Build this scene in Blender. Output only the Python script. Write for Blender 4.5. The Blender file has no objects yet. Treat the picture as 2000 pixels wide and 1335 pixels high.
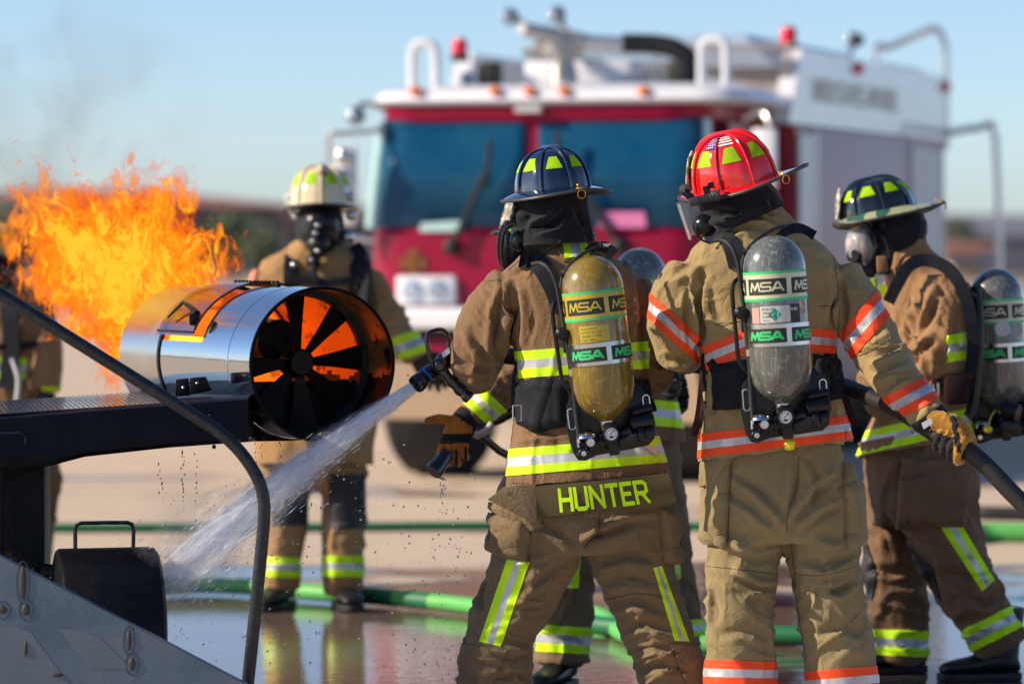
import bpy, bmesh, math, random
import numpy as np
from mathutils import Vector, Matrix, noise
from mathutils.bvhtree import BVHTree
random.seed(4)
S = bpy.context.scene
C = S.collection
R = math.radians
F, CZ, HY = 7500.0, 1.656, 447.0          # 135 mm lens, eye height, horizon row of a 2000 px wide frame

def P(px, py, Y):
    """a point at distance Y that the photograph shows at (px, py)"""
    return Vector(((px - 1000) / F * Y, Y, CZ - (py - HY) / F * Y))

# ---------------------------------------------------------------- camera, sky, sun, exposure
cd = bpy.data.cameras.new('camera')
cam = bpy.data.objects.new('camera', cd); C.objects.link(cam)
cam.location = (0, 0, CZ); cam.rotation_euler = (R(90), 0, 0)
cd.sensor_width = 36.0; cd.lens = F / 2000 * 36.0
cd.shift_y = -(667.5 - HY) / 2000
cd.clip_end = 4000; cd.clip_start = 0.5
cd.dof.use_dof = True; cd.dof.focus_distance = 12.35; cd.dof.aperture_fstop = 2.0
S.camera = cam
SUN = Vector((-0.88, -0.10, 0.50)).normalized()      # towards the sun
el = math.asin(SUN.z); az = math.atan2(SUN.x, SUN.y)
world = bpy.data.worlds.new('World'); S.world = world; world.use_nodes = True
wn = world.node_tree.nodes; wl = world.node_tree.links
bg = wn['Background']; bg.inputs['Strength'].default_value = 0.118
sky = wn.new('ShaderNodeTexSky'); sky.sky_type = 'NISHITA'; sky.sun_disc = False
sky.sun_elevation = el; sky.sun_rotation = az; sky.air_density = 0.62; sky.dust_density = 0.45; sky.ozone_density = 3.0
wl.new(sky.outputs[0], bg.inputs[0])
sd = bpy.data.lights.new('sun', 'SUN'); sd.energy = 5.0; sd.angle = R(0.5); sd.color = (1.0, 0.83, 0.62)
sun = bpy.data.objects.new('sun', sd); C.objects.link(sun)
sun.rotation_euler = (-SUN).to_track_quat('-Z', 'Y').to_euler(); sun.location = (-20, 10, 20)
S.view_settings.view_transform = 'Standard'; S.view_settings.look = 'None'
S.view_settings.gamma = 1.0; S.view_settings.use_curve_mapping = False
S.view_settings.exposure = 0.5
S.render.engine = 'CYCLES'
S.cycles.use_denoising = True
S.cycles.max_bounces = 8; S.cycles.transparent_max_bounces = 24
S.cycles.volume_step_rate = 1.0; S.cycles.volume_max_steps = 256

# ---------------------------------------------------------------- materials
def hexc(h):
    v = [int(h[i:i + 2], 16) / 255 for i in (0, 2, 4)]
    return tuple(x / 12.92 if x <= .04045 else ((x + .055) / 1.055) ** 2.4 for x in v)

def nd(nt, typ, **kw):
    n = nt.nodes.new(typ)
    for k, v in kw.items():
        if k in n.inputs: n.inputs[k].default_value = v
        else: setattr(n, k, v)
    return n

def mat(name, col, rough=.6, metal=0.0, col2=None, vscale=8, vdetail=4, vlo=.35, vhi=.7, bump=0, bscale=60, bdist=.002,
        coat=0, spec=.5, sheen=0, stretch=(1, 1, 1), rvar=0, grid=None, crumple=0, emit=None, trans=0, alpha=1.0, ior=1.45):
    m = bpy.data.materials.new(name); m.use_nodes = True
    nt = m.node_tree; b = nt.nodes['Principled BSDF']; L = nt.links
    b.inputs['Roughness'].default_value = rough; b.inputs['Metallic'].default_value = metal
    b.inputs['Base Color'].default_value = (*col, 1)
    b.inputs['Coat Weight'].default_value = coat; b.inputs['Coat Roughness'].default_value = .06
    b.inputs['Specular IOR Level'].default_value = spec; b.inputs['IOR'].default_value = ior
    b.inputs['Sheen Weight'].default_value = sheen; b.inputs['Sheen Roughness'].default_value = .4
    b.inputs['Transmission Weight'].default_value = trans; b.inputs['Alpha'].default_value = alpha
    if emit:
        b.inputs['Emission Color'].default_value = (*emit[:3], 1); b.inputs['Emission Strength'].default_value = emit[3]
    tc = nd(nt, 'ShaderNodeTexCoord'); mp = nd(nt, 'ShaderNodeMapping'); mp.inputs['Scale'].default_value = stretch
    L.new(tc.outputs['Object'], mp.inputs[0])
    if col2 is not None or rvar:
        n = nd(nt, 'ShaderNodeTexNoise', Scale=vscale, Detail=vdetail, Roughness=.62); L.new(mp.outputs[0], n.inputs['Vector'])
        mr = nd(nt, 'ShaderNodeMapRange'); mr.inputs[1].default_value = vlo; mr.inputs[2].default_value = vhi
        L.new(n.outputs[0], mr.inputs[0])
        if col2 is not None:
            mx = nd(nt, 'ShaderNodeMix', data_type='RGBA'); L.new(mr.outputs[0], mx.inputs[0])
            mx.inputs[6].default_value = (*col, 1); mx.inputs[7].default_value = (*col2, 1)
            L.new(mx.outputs[2], b.inputs['Base Color'])
        if rvar:
            m2 = nd(nt, 'ShaderNodeMapRange'); L.new(n.outputs[0], m2.inputs[0])
            m2.inputs[1].default_value = .3; m2.inputs[2].default_value = .7
            m2.inputs[3].default_value = max(.02, rough - rvar); m2.inputs[4].default_value = min(1, rough + rvar)
            L.new(m2.outputs[0], b.inputs['Roughness'])
    if bump:
        n = nd(nt, 'ShaderNodeTexNoise', Scale=bscale, Detail=4, Roughness=.6); L.new(mp.outputs[0], n.inputs['Vector'])
        bp = nd(nt, 'ShaderNodeBump', Strength=bump, Distance=bdist); L.new(n.outputs[0], bp.inputs['Height'])
        if crumple:      # small hard creases of worn cloth
            w = nd(nt, 'ShaderNodeTexNoise', Scale=16, Detail=5, Roughness=.55, Distortion=1.4); L.new(tc.outputs['Object'], w.inputs['Vector'])
            q1 = nd(nt, 'ShaderNodeMath', operation='SUBTRACT'); L.new(w.outputs[0], q1.inputs[0]); q1.inputs[1].default_value = .5
            q2 = nd(nt, 'ShaderNodeMath', operation='ABSOLUTE'); L.new(q1.outputs[0], q2.inputs[0])
            q3 = nd(nt, 'ShaderNodeMath', operation='POWER'); L.new(q2.outputs[0], q3.inputs[0]); q3.inputs[1].default_value = .6
            b0 = nd(nt, 'ShaderNodeBump', Strength=crumple, Distance=.014); L.new(q3.outputs[0], b0.inputs['Height']); L.new(b0.outputs[0], bp.inputs['Normal'])
        L.new(bp.outputs[0], b.inputs['Normal'])
    if grid:      # ripstop weave: (cell m, strength)
        cell, st = grid
        sx = nd(nt, 'ShaderNodeSeparateXYZ'); L.new(tc.outputs['Object'], sx.inputs[0])
        prev = None
        for ax in (0, 2):
            d = nd(nt, 'ShaderNodeMath', operation='DIVIDE'); L.new(sx.outputs[ax], d.inputs[0]); d.inputs[1].default_value = cell
            f = nd(nt, 'ShaderNodeMath', operation='FRACT'); L.new(d.outputs[0], f.inputs[0])
            g = nd(nt, 'ShaderNodeMath', operation='LESS_THAN'); L.new(f.outputs[0], g.inputs[0]); g.inputs[1].default_value = .28
            if prev is None: prev = g
            else:
                a = nd(nt, 'ShaderNodeMath', operation='MAXIMUM'); L.new(prev.outputs[0], a.inputs[0]); L.new(g.outputs[0], a.inputs[1]); prev = a
        src = b.inputs['Base Color'].links[0].from_socket if b.inputs['Base Color'].links else None
        mx = nd(nt, 'ShaderNodeMix', data_type='RGBA', blend_type='MULTIPLY')
        ms = nd(nt, 'ShaderNodeMath', operation='MULTIPLY'); L.new(prev.outputs[0], ms.inputs[0]); ms.inputs[1].default_value = st
        L.new(ms.outputs[0], mx.inputs[0]); mx.inputs[7].default_value = (.35, .35, .35, 1)
        if src: L.new(src, mx.inputs[6])
        else: mx.inputs[6].default_value = (*col, 1)
        L.new(mx.outputs[2], b.inputs['Base Color'])
    return m

M = {}
M['coat_brown'] = mat('brown aramid cloth', (.235, .145, .078), .82, col2=(.19, .115, .062), vscale=5, sheen=.25, bump=.5, bscale=420, grid=(.0062, .35), spec=.15, crumple=.42)
M['pants_brown'] = mat('dark brown trouser cloth', (.220, .160, .092), .85, col2=(.175, .125, .070), vscale=5, sheen=.2, bump=.5, bscale=420, grid=(.0062, .35), spec=.15, crumple=.42)
M['coat_khaki'] = mat('khaki aramid cloth', (.33, .245, .115), .8, col2=(.27, .20, .095), vscale=4, sheen=.25, bump=.5, bscale=500, spec=.15, crumple=.42)
M['pants_khaki'] = mat('olive khaki trouser cloth', (.270, .215, .110), .8, col2=(.22, .172, .088), vscale=4, sheen=.2, bump=.5, bscale=500, spec=.15, crumple=.42)
M['coat_tan'] = mat('tan aramid cloth', (.30, .175, .085), .8, col2=(.24, .135, .065), vscale=4, sheen=.25, bump=.4, bscale=400, spec=.15, crumple=.42)
M['pants_tan'] = mat('brown tan trouser cloth', (.19, .115, .066), .8, col2=(.14, .082, .048), vscale=5, sheen=.2, bump=.4, bscale=400, spec=.15, crumple=.42)
M['lime'] = mat('fluorescent lime tape', (.60, .98, .008), .55, col2=(.40, .70, .020), vscale=9, vlo=.45, vhi=.75, bump=.25, bscale=300, spec=.3)
M['orange'] = mat('fluorescent orange tape', (.95, .085, .020), .55, col2=(.70, .055, .018), vscale=9, vlo=.45, vhi=.75, bump=.25, bscale=300, spec=.3)
M['silver'] = mat('silver retroreflective tape', (.56, .58, .62), .42, metal=.35, col2=(.30, .31, .34), vscale=9, vlo=.45, vhi=.75, bump=.5, bscale=240, spec=.6)
M['thread'] = mat('dark seam thread', (.028, .020, .014), .9)
M['black_cloth'] = mat('black hood cloth', (.010, .011, .016), .85, col2=(.016, .017, .022), vscale=6, sheen=.22, bump=.4, bscale=350, spec=.25)
M['knee'] = mat('black knee patch leather', (.020, .020, .026), .6, bump=.6, bscale=260)
M['strap'] = mat('black nylon webbing', (.008, .010, .016), .7, spec=.2, col2=(.014, .016, .024), vscale=30, bump=.6, bscale=500)
M['strap_brown'] = mat('dark maroon webbing', (.022, .010, .011), .75, spec=.15, bump=.5, bscale=500)
M['plastic'] = mat('black moulded plastic', (.007, .008, .011), .30, spec=.4, rvar=.12, vscale=20)
M['rubber'] = mat('black rubber', (.014, .014, .016), .55, bump=.3, bscale=150)
M['chrome'] = mat('scratched steel', (.55, .56, .58), .22, metal=1, rvar=.1, vscale=30)
M['brass'] = mat('brass ring', (.80, .42, .07), .3, metal=.7)
M['white'] = mat('white plastic', (.72, .74, .76), .4)
M['print_black'] = mat('black print', (.018, .018, .018), .5)
M['label_grey'] = mat('pale printed label', (.55, .58, .58), .4, col2=(.42, .45, .45), vscale=20)
M['print_green'] = mat('green print', (.03, .50, .16), .5)
M['print_teal'] = mat('teal print', (.01, .26, .20), .5)
M['glove'] = mat('gold suede glove leather', (.42, .205, .020), .85, col2=(.26, .115, .012), vscale=22, sheen=.3, bump=.5, bscale=200)
M['glove_orange'] = mat('orange suede glove leather', (.52, .19, .018), .85, col2=(.33, .10, .01), vscale=22, sheen=.3, bump=.5, bscale=200)
M['glove_black'] = mat('black knit glove panel', (.012, .012, .016), .9, bump=.6, bscale=300)
M['boot'] = mat('black boot leather', (.012, .012, .014), .38, bump=.5, bscale=120, rvar=.1)
M['skin'] = mat('skin', (.60, .31, .22), .5)
M['yellow'] = mat('yellow rubber cap', (.80, .62, .02), .45)
M['glass_mask'] = mat('clear mask lens', (.80, .88, .95), .05, alpha=.30, coat=1)
M['visor'] = mat('amber edged clear visor', (.75, .70, .62), .08, alpha=.35, coat=1)

# ---------------------------------------------------------------- objects
def tag(o, label=None, cat=None, group=None, kind=None):
    if label: o['label'] = label
    if cat: o['category'] = cat
    if group: o['group'] = group
    if kind: o['kind'] = kind
    return o

def empty(name, loc, label, cat, group=None, kind=None):
    o = bpy.data.objects.new(name, None); C.objects.link(o); o.location = loc; o.empty_display_size = .1
    return tag(o, label, cat, group, kind)

def root_loc(o):
    while o.parent: o = o.parent
    return Vector(o.location)

def link(name, me, mats, parent=None, smooth=True, origin=None):
    """me is in world coordinates; shift it to its root"""
    if isinstance(me, bmesh.types.BMesh):
        bm = me; me = bpy.data.meshes.new(name); bm.to_mesh(me); bm.free()
    me.name = name
    if not isinstance(mats, (list, tuple)): mats = [mats]
    if len(me.materials): me.materials.clear()
    for m in mats: me.materials.append(M[m] if isinstance(m, str) else m)
    o = bpy.data.objects.new(name, me); C.objects.link(o)
    if parent: o.parent = parent; off = root_loc(parent)
    elif origin is not None: off = Vector(origin); o.location = off
    else: off = None
    if off is not None: me.transform(Matrix.Translation(-off))
    if smooth and len(me.polygons):
        me.polygons.foreach_set('use_smooth', [True] * len(me.polygons))
    return o

def sharp(o, ang=35):
    """smooth shading with hard edges past an angle"""
    me = o.data; bm = bmesh.new(); bm.from_mesh(me)
    a = R(ang)
    for e in bm.edges:
        if len(e.link_faces) == 2 and e.calc_face_angle(0) > a: e.smooth = False
    bm.to_mesh(me); bm.free(); return o

# ---------------------------------------------------------------- shapes (all add to a bmesh, world coordinates)
def faces_mat(fs, mi):
    for f in fs: f.material_index = mi

def ring_loft(bm, rings, close=True, cap=(True, True), mi=0):
    vs = [[bm.verts.new(p) for p in r] for r in rings]; out = []
    n = len(vs[0])
    for a, b in zip(vs[:-1], vs[1:]):
        for i in range(n if close else n - 1):
            j = (i + 1) % n
            out.append(bm.faces.new((a[i], a[j], b[j], b[i])))
    if close and cap[0]: out.append(bm.faces.new(vs[0][::-1]))
    if close and cap[1]: out.append(bm.faces.new(vs[-1]))
    faces_mat(out, mi); return out

def catmull(pts, k=6):
    pts = [Vector(p) for p in pts]
    if len(pts) < 3: 
        return [pts[0].lerp(pts[1], i / k) for i in range(k + 1)]
    q = [pts[0] * 2 - pts[1]] + pts + [pts[-1] * 2 - pts[-2]]; out = []
    for i in range(1, len(q) - 2):
        for j in range(k):
            t = j / k; a, b, c, d = q[i - 1], q[i], q[i + 1], q[i + 2]
            out.append(.5 * ((2 * b) + (c - a) * t + (2 * a - 5 * b + 4 * c - d) * t * t + (3 * b - a - 3 * c + d) * t ** 3))
    out.append(pts[-1]); return out

def tube(bm, pts, r, n=10, smooth=0, cap=True, mi=0, up=None, flat=None):
    """swept tube; r number or list; flat=(w,t) gives a flat strap"""
    pts = [Vector(p) for p in pts]
    rr = r if isinstance(r, (list, tuple)) else [r] * len(pts)
    if smooth:
        m = len(pts); pts = catmull(pts, smooth); rr = [rr[min(m - 1, int(i / smooth))] + (rr[min(m - 1, int(i / smooth) + 1)] - rr[min(m - 1, int(i / smooth))]) * ((i / smooth) % 1) for i in range(len(pts))]
    rings = []; u = Vector(up) if up else None
    for i, p in enumerate(pts):
        t = (pts[min(i + 1, len(pts) - 1)] - pts[max(i - 1, 0)]).normalized()
        if u is None: u = t.orthogonal().normalized()
        u = (u - t * u.dot(t))
        u = u.normalized() if u.length > 1e-6 else t.orthogonal().normalized()
        v = t.cross(u)
        if flat:
            w, h = flat[0] / 2, flat[1] / 2
            rings.append([p + v * a + u * b for a, b in ((-w, -h), (w, -h), (w, h), (-w, h))])
        else:
            rings.append([p + (u * math.cos(2 * math.pi * k / n) + v * math.sin(2 * math.pi * k / n)) * rr[i] for k in range(n)])
    return ring_loft(bm, rings, cap=(cap, cap), mi=mi)

def frame(axis, up=(0, 0, 1)):
    a = Vector(axis).normalized(); u = Vector(up); u = (u - a * u.dot(a))
    if u.length < 1e-5: u = a.orthogonal()
    u.normalize(); return a, u, u.cross(a)      # axis, up, side

def lathe(bm, base, axis, prof, n=32, cap=(True, True), mi=0, up=(0, 0, 1), sx=1.0):
    """prof: list of (distance along the axis, radius)"""
    a, u, s = frame(axis, up); base = Vector(base); rings = []
    for t, r in prof:
        rings.append([base + a * t + (s * math.cos(2 * math.pi * k / n) * sx + u * math.sin(2 * math.pi * k / n)) * r for k in range(n)])
    return ring_loft(bm, rings, cap=cap, mi=mi)

def cyl(bm, p, q, r, n=16, r2=None, mi=0, bev=.12):
    p, q = Vector(p), Vector(q); d = (q - p); L = d.length; r2 = r if r2 is None else r2; e = min(r, L) * bev
    return lathe(bm, p, d, [(0, r * (1 - bev)), (e, r), (L - e, r2), (L, r2 * (1 - bev))], n, mi=mi)

def ball(bm, c, r, n=16, mi=0, scale=(1, 1, 1), rot=None):
    m = Matrix.Diagonal((*scale, 1)); m = (rot.to_4x4() if rot else Matrix.Identity(4)) @ m
    g = bmesh.ops.create_uvsphere(bm, u_segments=n, v_segments=max(6, n // 2), radius=r, matrix=Matrix.Translation(c) @ m)
    fs = {f for v in g['verts'] for f in v.link_faces}; faces_mat(fs, mi); return fs

def box(bm, c, size, ax=None, bev=.0, mi=0, seg=2):
    """c centre, size (x,y,z), ax optional 3x3 rotation"""
    m = Matrix.Translation(c) @ (ax.to_4x4() if ax else Matrix.Identity(4)) @ Matrix.Diagonal((*size, 1))
    g = bmesh.ops.create_cube(bm, size=1, matrix=m)
    vs = g['verts']; fs = {f for v in vs for f in v.link_faces}
    if bev:
        es = list({e for v in vs for e in v.link_edges})
        r = bmesh.ops.bevel(bm, geom=es, offset=bev, segments=seg, affect='EDGES', profile=.5)
        fs = {f for f in fs if f.is_valid} | set(r['faces'])
    faces_mat(fs, mi); return fs

def slab(bm, outline, depth, mi=0, bev=0):
    """outline: list of Vectors (planar); depth: Vector"""
    d = Vector(depth); a = [bm.verts.new(p) for p in outline]; b = [bm.verts.new(Vector(p) + d) for p in outline]
    n = len(a); fs = [bm.faces.new(a), bm.faces.new(b[::-1])]
    for i in range(n):
        j = (i + 1) % n; fs.append(bm.faces.new((a[j], a[i], b[i], b[j])))
    bmesh.ops.recalc_face_normals(bm, faces=fs)
    if bev:
        r = bmesh.ops.bevel(bm, geom=list({e for f in fs for e in f.edges}), offset=bev, segments=2, affect='EDGES', profile=.5)
        fs = [f for f in fs if f.is_valid] + r['faces']
    faces_mat(fs, mi); return fs

def part(name, parent, mats, fn, smooth=True, ang=35, label=None):
    bm = bmesh.new(); fn(bm); bmesh.ops.recalc_face_normals(bm, faces=bm.faces)
    o = link(name, bm, mats, parent, smooth)
    if smooth: sharp(o, ang)
    if label: o['label'] = label
    return o

def top(name, label, cat, mats, fn, origin, smooth=True, ang=35, group=None, kind=None):
    bm = bmesh.new(); fn(bm); bmesh.ops.recalc_face_normals(bm, faces=bm.faces)
    o = link(name, bm, mats, None, smooth, origin=origin)
    if smooth: sharp(o, ang)
    return tag(o, label, cat, group, kind)

# stroke lettering: each letter in a unit box (w, 1), strokes as polylines
GL = {
 'H': (.62, [[(0, 0), (0, 1)], [(.62, 0), (.62, 1)], [(0, .5), (.62, .5)]]),
 'U': (.62, [[(0, 1), (0, .12), (.12, 0), (.5, 0), (.62, .12), (.62, 1)]]),
 'N': (.66, [[(0, 0), (0, 1), (.66, 0), (.66, 1)]]),
 'T': (.60, [[(0, 1), (.6, 1)], [(.3, 1), (.3, 0)]]),
 'E': (.52, [[(.52, 1), (0, 1), (0, 0), (.52, 0)], [(0, .5), (.42, .5)]]),
 'R': (.60, [[(0, 0), (0, 1), (.48, 1), (.6, .88), (.6, .58), (.48, .46), (0, .46)], [(.3, .46), (.6, 0)]]),
 'M': (1.0, [[(0, 0), (.16, 1), (.5, .15), (.84, 1), (1.0, 0)]]),
 'S': (.95, [[(.95, 1), (.12, 1), (0, .88), (0, .62), (.12, .5), (.83, .5), (.95, .38), (.95, .12), (.83, 0), (0, 0)]]),
 'A': (1.0, [[(0, 0), (.42, 1), (.6, 1), (1.0, 0)], [(.2, .3), (.85, .3)]]),
 'I': (.0, [[(0, 0), (0, 1)]]),
 'D': (.60, [[(0, 0), (0, 1), (.42, 1), (.6, .8), (.6, .2), (.42, 0), (0, 0)]]),
 'F': (.52, [[(.52, 1), (0, 1), (0, 0)], [(0, .5), (.42, .5)]]),
 'O': (.62, [[(.12, 0), (.5, 0), (.62, .12), (.62, .88), (.5, 1), (.12, 1), (0, .88), (0, .12), (.12, 0)]]),
 'C': (.60, [[(.6, .85), (.48, 1), (.12, 1), (0, .88), (0, .12), (.12, 0), (.48, 0), (.6, .15)]]),
 ' ': (.35, []), '-': (.3, [[(0, .5), (.3, .5)]]),
 '6': (.5, [[(.5, 1), (.1, 1), (0, .9), (0, .1), (.1, 0), (.4, 0), (.5, .1), (.5, .45), (0, .5)]]),
 '0': (.5, [[(.1, 0), (.4, 0), (.5, .1), (.5, .9), (.4, 1), (.1, 1), (0, .9), (0, .1), (.1, 0)]]),
}
def letters(text, h, thick, gap, slant=0, sub=1):
    """quads (list of 4 (x,y)) for a text of height h; returns quads, width"""
    quads = []; x = 0
    for ch in text:
        w, st = GL[ch]
        for pl in st:
            pts = [((px * 1.0) * h, py * (h - thick) + thick / 2) for px, py in pl]
            for a, b in zip(pts[:-1], pts[1:]):
                dx, dy = b[0] - a[0], b[1] - a[1]; L = math.hypot(dx, dy) or 1; ux, uy = dx / L, dy / L
                e = thick * .42; k = max(1, int(L / (h * .25))) if sub else 1
                ax, ay = a[0] - ux * e, a[1] - uy * e; bx, by = b[0] + ux * e, b[1] + uy * e
                nx, ny = -uy * thick / 2, ux * thick / 2
                for i in range(k):
                    s, t = i / k, (i + 1) / k
                    p = [(ax + (bx - ax) * s + nx, ay + (by - ay) * s + ny), (ax + (bx - ax) * t + nx, ay + (by - ay) * t + ny),
                         (ax + (bx - ax) * t - nx, ay + (by - ay) * t - ny), (ax + (bx - ax) * s - nx, ay + (by - ay) * s - ny)]
                    quads.append([(x + q[0] + slant * q[1], min(h, max(0, q[1]))) for q in p])
        x += w * h + gap
    return quads, x - gap

def put_letters(bm, quads, fn, mi=0):
    for i, q in enumerate(quads):
        d = (i % 5) * .00012
        f = bm.faces.new([bm.verts.new(fn(x, y, d)) for x, y in q]); f.material_index = mi
# ---------------------------------------------------------------- ground: wet concrete apron
def ground_material():
    m = bpy.data.materials.new('wet concrete apron'); m.use_nodes = True; nt = m.node_tree; L = nt.links; b = nt.nodes['Principled BSDF']
    tc = nd(nt, 'ShaderNodeTexCoord'); sx = nd(nt, 'ShaderNodeSeparateXYZ'); L.new(tc.outputs['Object'], sx.inputs[0])
    mp = nd(nt, 'ShaderNodeMapping'); mp.inputs['Scale'].default_value = (.55, 1.15, 1); mp.inputs['Location'].default_value = (3.1, 1.7, 0); L.new(tc.outputs['Object'], mp.inputs[0])
    n = nd(nt, 'ShaderNodeTexNoise', Scale=.9, Detail=10, Roughness=.68, Distortion=.5); L.new(mp.outputs[0], n.inputs['Vector'])
    # how wet: full near the hoses, dry patches further out
    fall = nd(nt, 'ShaderNodeMapRange'); L.new(sx.outputs[1], fall.inputs[0])
    fall.inputs[1].default_value = 15.8; fall.inputs[2].default_value = 19.6; fall.inputs[3].default_value = .34; fall.inputs[4].default_value = -.045
    add = nd(nt, 'ShaderNodeMath', operation='ADD'); L.new(n.outputs[0], add.inputs[0]); L.new(fall.outputs[0], add.inputs[1])
    near = nd(nt, 'ShaderNodeMapRange'); L.new(sx.outputs[1], near.inputs[0]); near.inputs[1].default_value = 11.6; near.inputs[2].default_value = 13.2; near.inputs[3].default_value = -.6; near.inputs[4].default_value = 0
    ax = nd(nt, 'ShaderNodeMath', operation='ABSOLUTE'); L.new(sx.outputs[0], ax.inputs[0])
    wide = nd(nt, 'ShaderNodeMapRange'); L.new(ax.outputs[0], wide.inputs[0]); wide.inputs[1].default_value = 3.6; wide.inputs[2].default_value = 6.5; wide.inputs[3].default_value = 0; wide.inputs[4].default_value = -.4
    ad2 = nd(nt, 'ShaderNodeMath', operation='ADD'); L.new(add.outputs[0], ad2.inputs[0]); L.new(near.outputs[0], ad2.inputs[1])
    ad3 = nd(nt, 'ShaderNodeMath', operation='ADD'); L.new(ad2.outputs[0], ad3.inputs[0]); L.new(wide.outputs[0], ad3.inputs[1]); add = ad3
    wet = nd(nt, 'ShaderNodeMapRange', interpolation_type='SMOOTHSTEP'); L.new(add.outputs[0], wet.inputs[0])
    wet.inputs[1].default_value = .515; wet.inputs[2].default_value = .60
    film = nd(nt, 'ShaderNodeMapRange', interpolation_type='SMOOTHSTEP'); L.new(add.outputs[0], film.inputs[0])
    film.inputs[1].default_value = .56; film.inputs[2].default_value = .66
    n2 = nd(nt, 'ShaderNodeTexNoise', Scale=2.4, Detail=8, Roughness=.7); L.new(tc.outputs['Object'], n2.inputs['Vector'])
    dry = nd(nt, 'ShaderNodeMix', data_type='RGBA'); L.new(n2.outputs[0], dry.inputs[0])
    dry.inputs[6].default_value = (.60, .49, .37, 1); dry.inputs[7].default_value = (.46, .375, .29, 1)
    dk = nd(nt, 'ShaderNodeMix', data_type='RGBA'); L.new(n2.outputs[0], dk.inputs[0])
    dk.inputs[6].default_value = (.23, .155, .115, 1); dk.inputs[7].default_value = (.085, .07, .06, 1)
    col = nd(nt, 'ShaderNodeMix', data_type='RGBA'); L.new(wet.outputs[0], col.inputs[0]); L.new(dry.outputs[2], col.inputs[6]); L.new(dk.outputs[2], col.inputs[7])
    L.new(col.outputs[2], b.inputs['Base Color'])
    rg = nd(nt, 'ShaderNodeMix', data_type='FLOAT'); L.new(wet.outputs[0], rg.inputs[0]); rg.inputs[2].default_value = .85; rg.inputs[3].default_value = .32
    r2 = nd(nt, 'ShaderNodeMix', data_type='FLOAT'); L.new(film.outputs[0], r2.inputs[0]); L.new(rg.outputs[0], r2.inputs[2]); r2.inputs[3].default_value = .085
    L.new(r2.outputs[0], b.inputs['Roughness'])
    sp = nd(nt, 'ShaderNodeMix', data_type='FLOAT'); L.new(wet.outputs[0], sp.inputs[0]); sp.inputs[2].default_value = .2; sp.inputs[3].default_value = .75
    L.new(sp.outputs[0], b.inputs['Specular IOR Level'])
    n3 = nd(nt, 'ShaderNodeTexNoise', Scale=16, Detail=3, Roughness=.5); L.new(tc.outputs['Object'], n3.inputs['Vector'])
    n4 = nd(nt, 'ShaderNodeTexNoise', Scale=220, Detail=3); L.new(tc.outputs['Object'], n4.inputs['Vector'])
    b1 = nd(nt, 'ShaderNodeBump', Strength=.22, Distance=.006); L.new(n3.outputs[0], b1.inputs['Height'])
    inv = nd(nt, 'ShaderNodeMath', operation='SUBTRACT'); inv.inputs[0].default_value = 1; L.new(film.outputs[0], inv.inputs[1])
    m4 = nd(nt, 'ShaderNodeMath', operation='MULTIPLY'); L.new(n4.outputs[0], m4.inputs[0]); L.new(inv.outputs[0], m4.inputs[1])
    b2 = nd(nt, 'ShaderNodeBump', Strength=.35, Distance=.002); L.new(m4.outputs[0], b2.inputs['Height']); L.new(b1.outputs[0], b2.inputs['Normal'])
    L.new(b2.outputs[0], b.inputs['Normal'])
    return m
def grid_sheet(bm, x0, x1, y0, y1, z, nx=1, ny=1):
    vs = [[bm.verts.new((x0 + (x1 - x0) * i / nx, y0 + (y1 - y0) * j / ny, z)) for i in range(nx + 1)] for j in range(ny + 1)]
    for j in range(ny):
        for i in range(nx): bm.faces.new((vs[j][i], vs[j][i + 1], vs[j + 1][i + 1], vs[j + 1][i]))
bm = bmesh.new(); grid_sheet(bm, -1500, 1500, -200, 2500, 0)
g = link('ground', bm, ground_material(), None, False); g['kind'] = 'structure'

# far ground is bare dry earth, a few mm above the apron
M['earth'] = mat('dry earth', (.42, .31, .22), .95, col2=(.30, .24, .17), vscale=.05, vdetail=6)
bm = bmesh.new(); grid_sheet(bm, -1500, 1500, 95, 2500, .02)
g = link('terrain', bm, 'earth', None, False); g['kind'] = 'structure'

# low dark hedge line and distant buildings
M['brick'] = mat('brown brick wall', (.26, .19, .17), .9, col2=(.20, .15, .14), vscale=1)
M['wall_grey'] = mat('grey wall', (.15, .16, .20), .8, col2=(.12, .13, .17), vscale=1)
M['wall_cream'] = mat('cream wall', (.5, .4, .3), .8)
M['roof_red'] = mat('red tile roof', (.30, .12, .10), .8, col2=(.24, .10, .085), vscale=2)
M['leaf'] = mat('hazy foliage', (.13, .16, .10), .8, col2=(.19, .22, .12), vscale=3, vdetail=2)  # distance haze put into the pale grey-green
M['bark'] = mat('bark', (.10, .07, .05), .9)
M['dark_glass'] = mat('dark window glass', (.02, .03, .04), .1)

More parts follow.
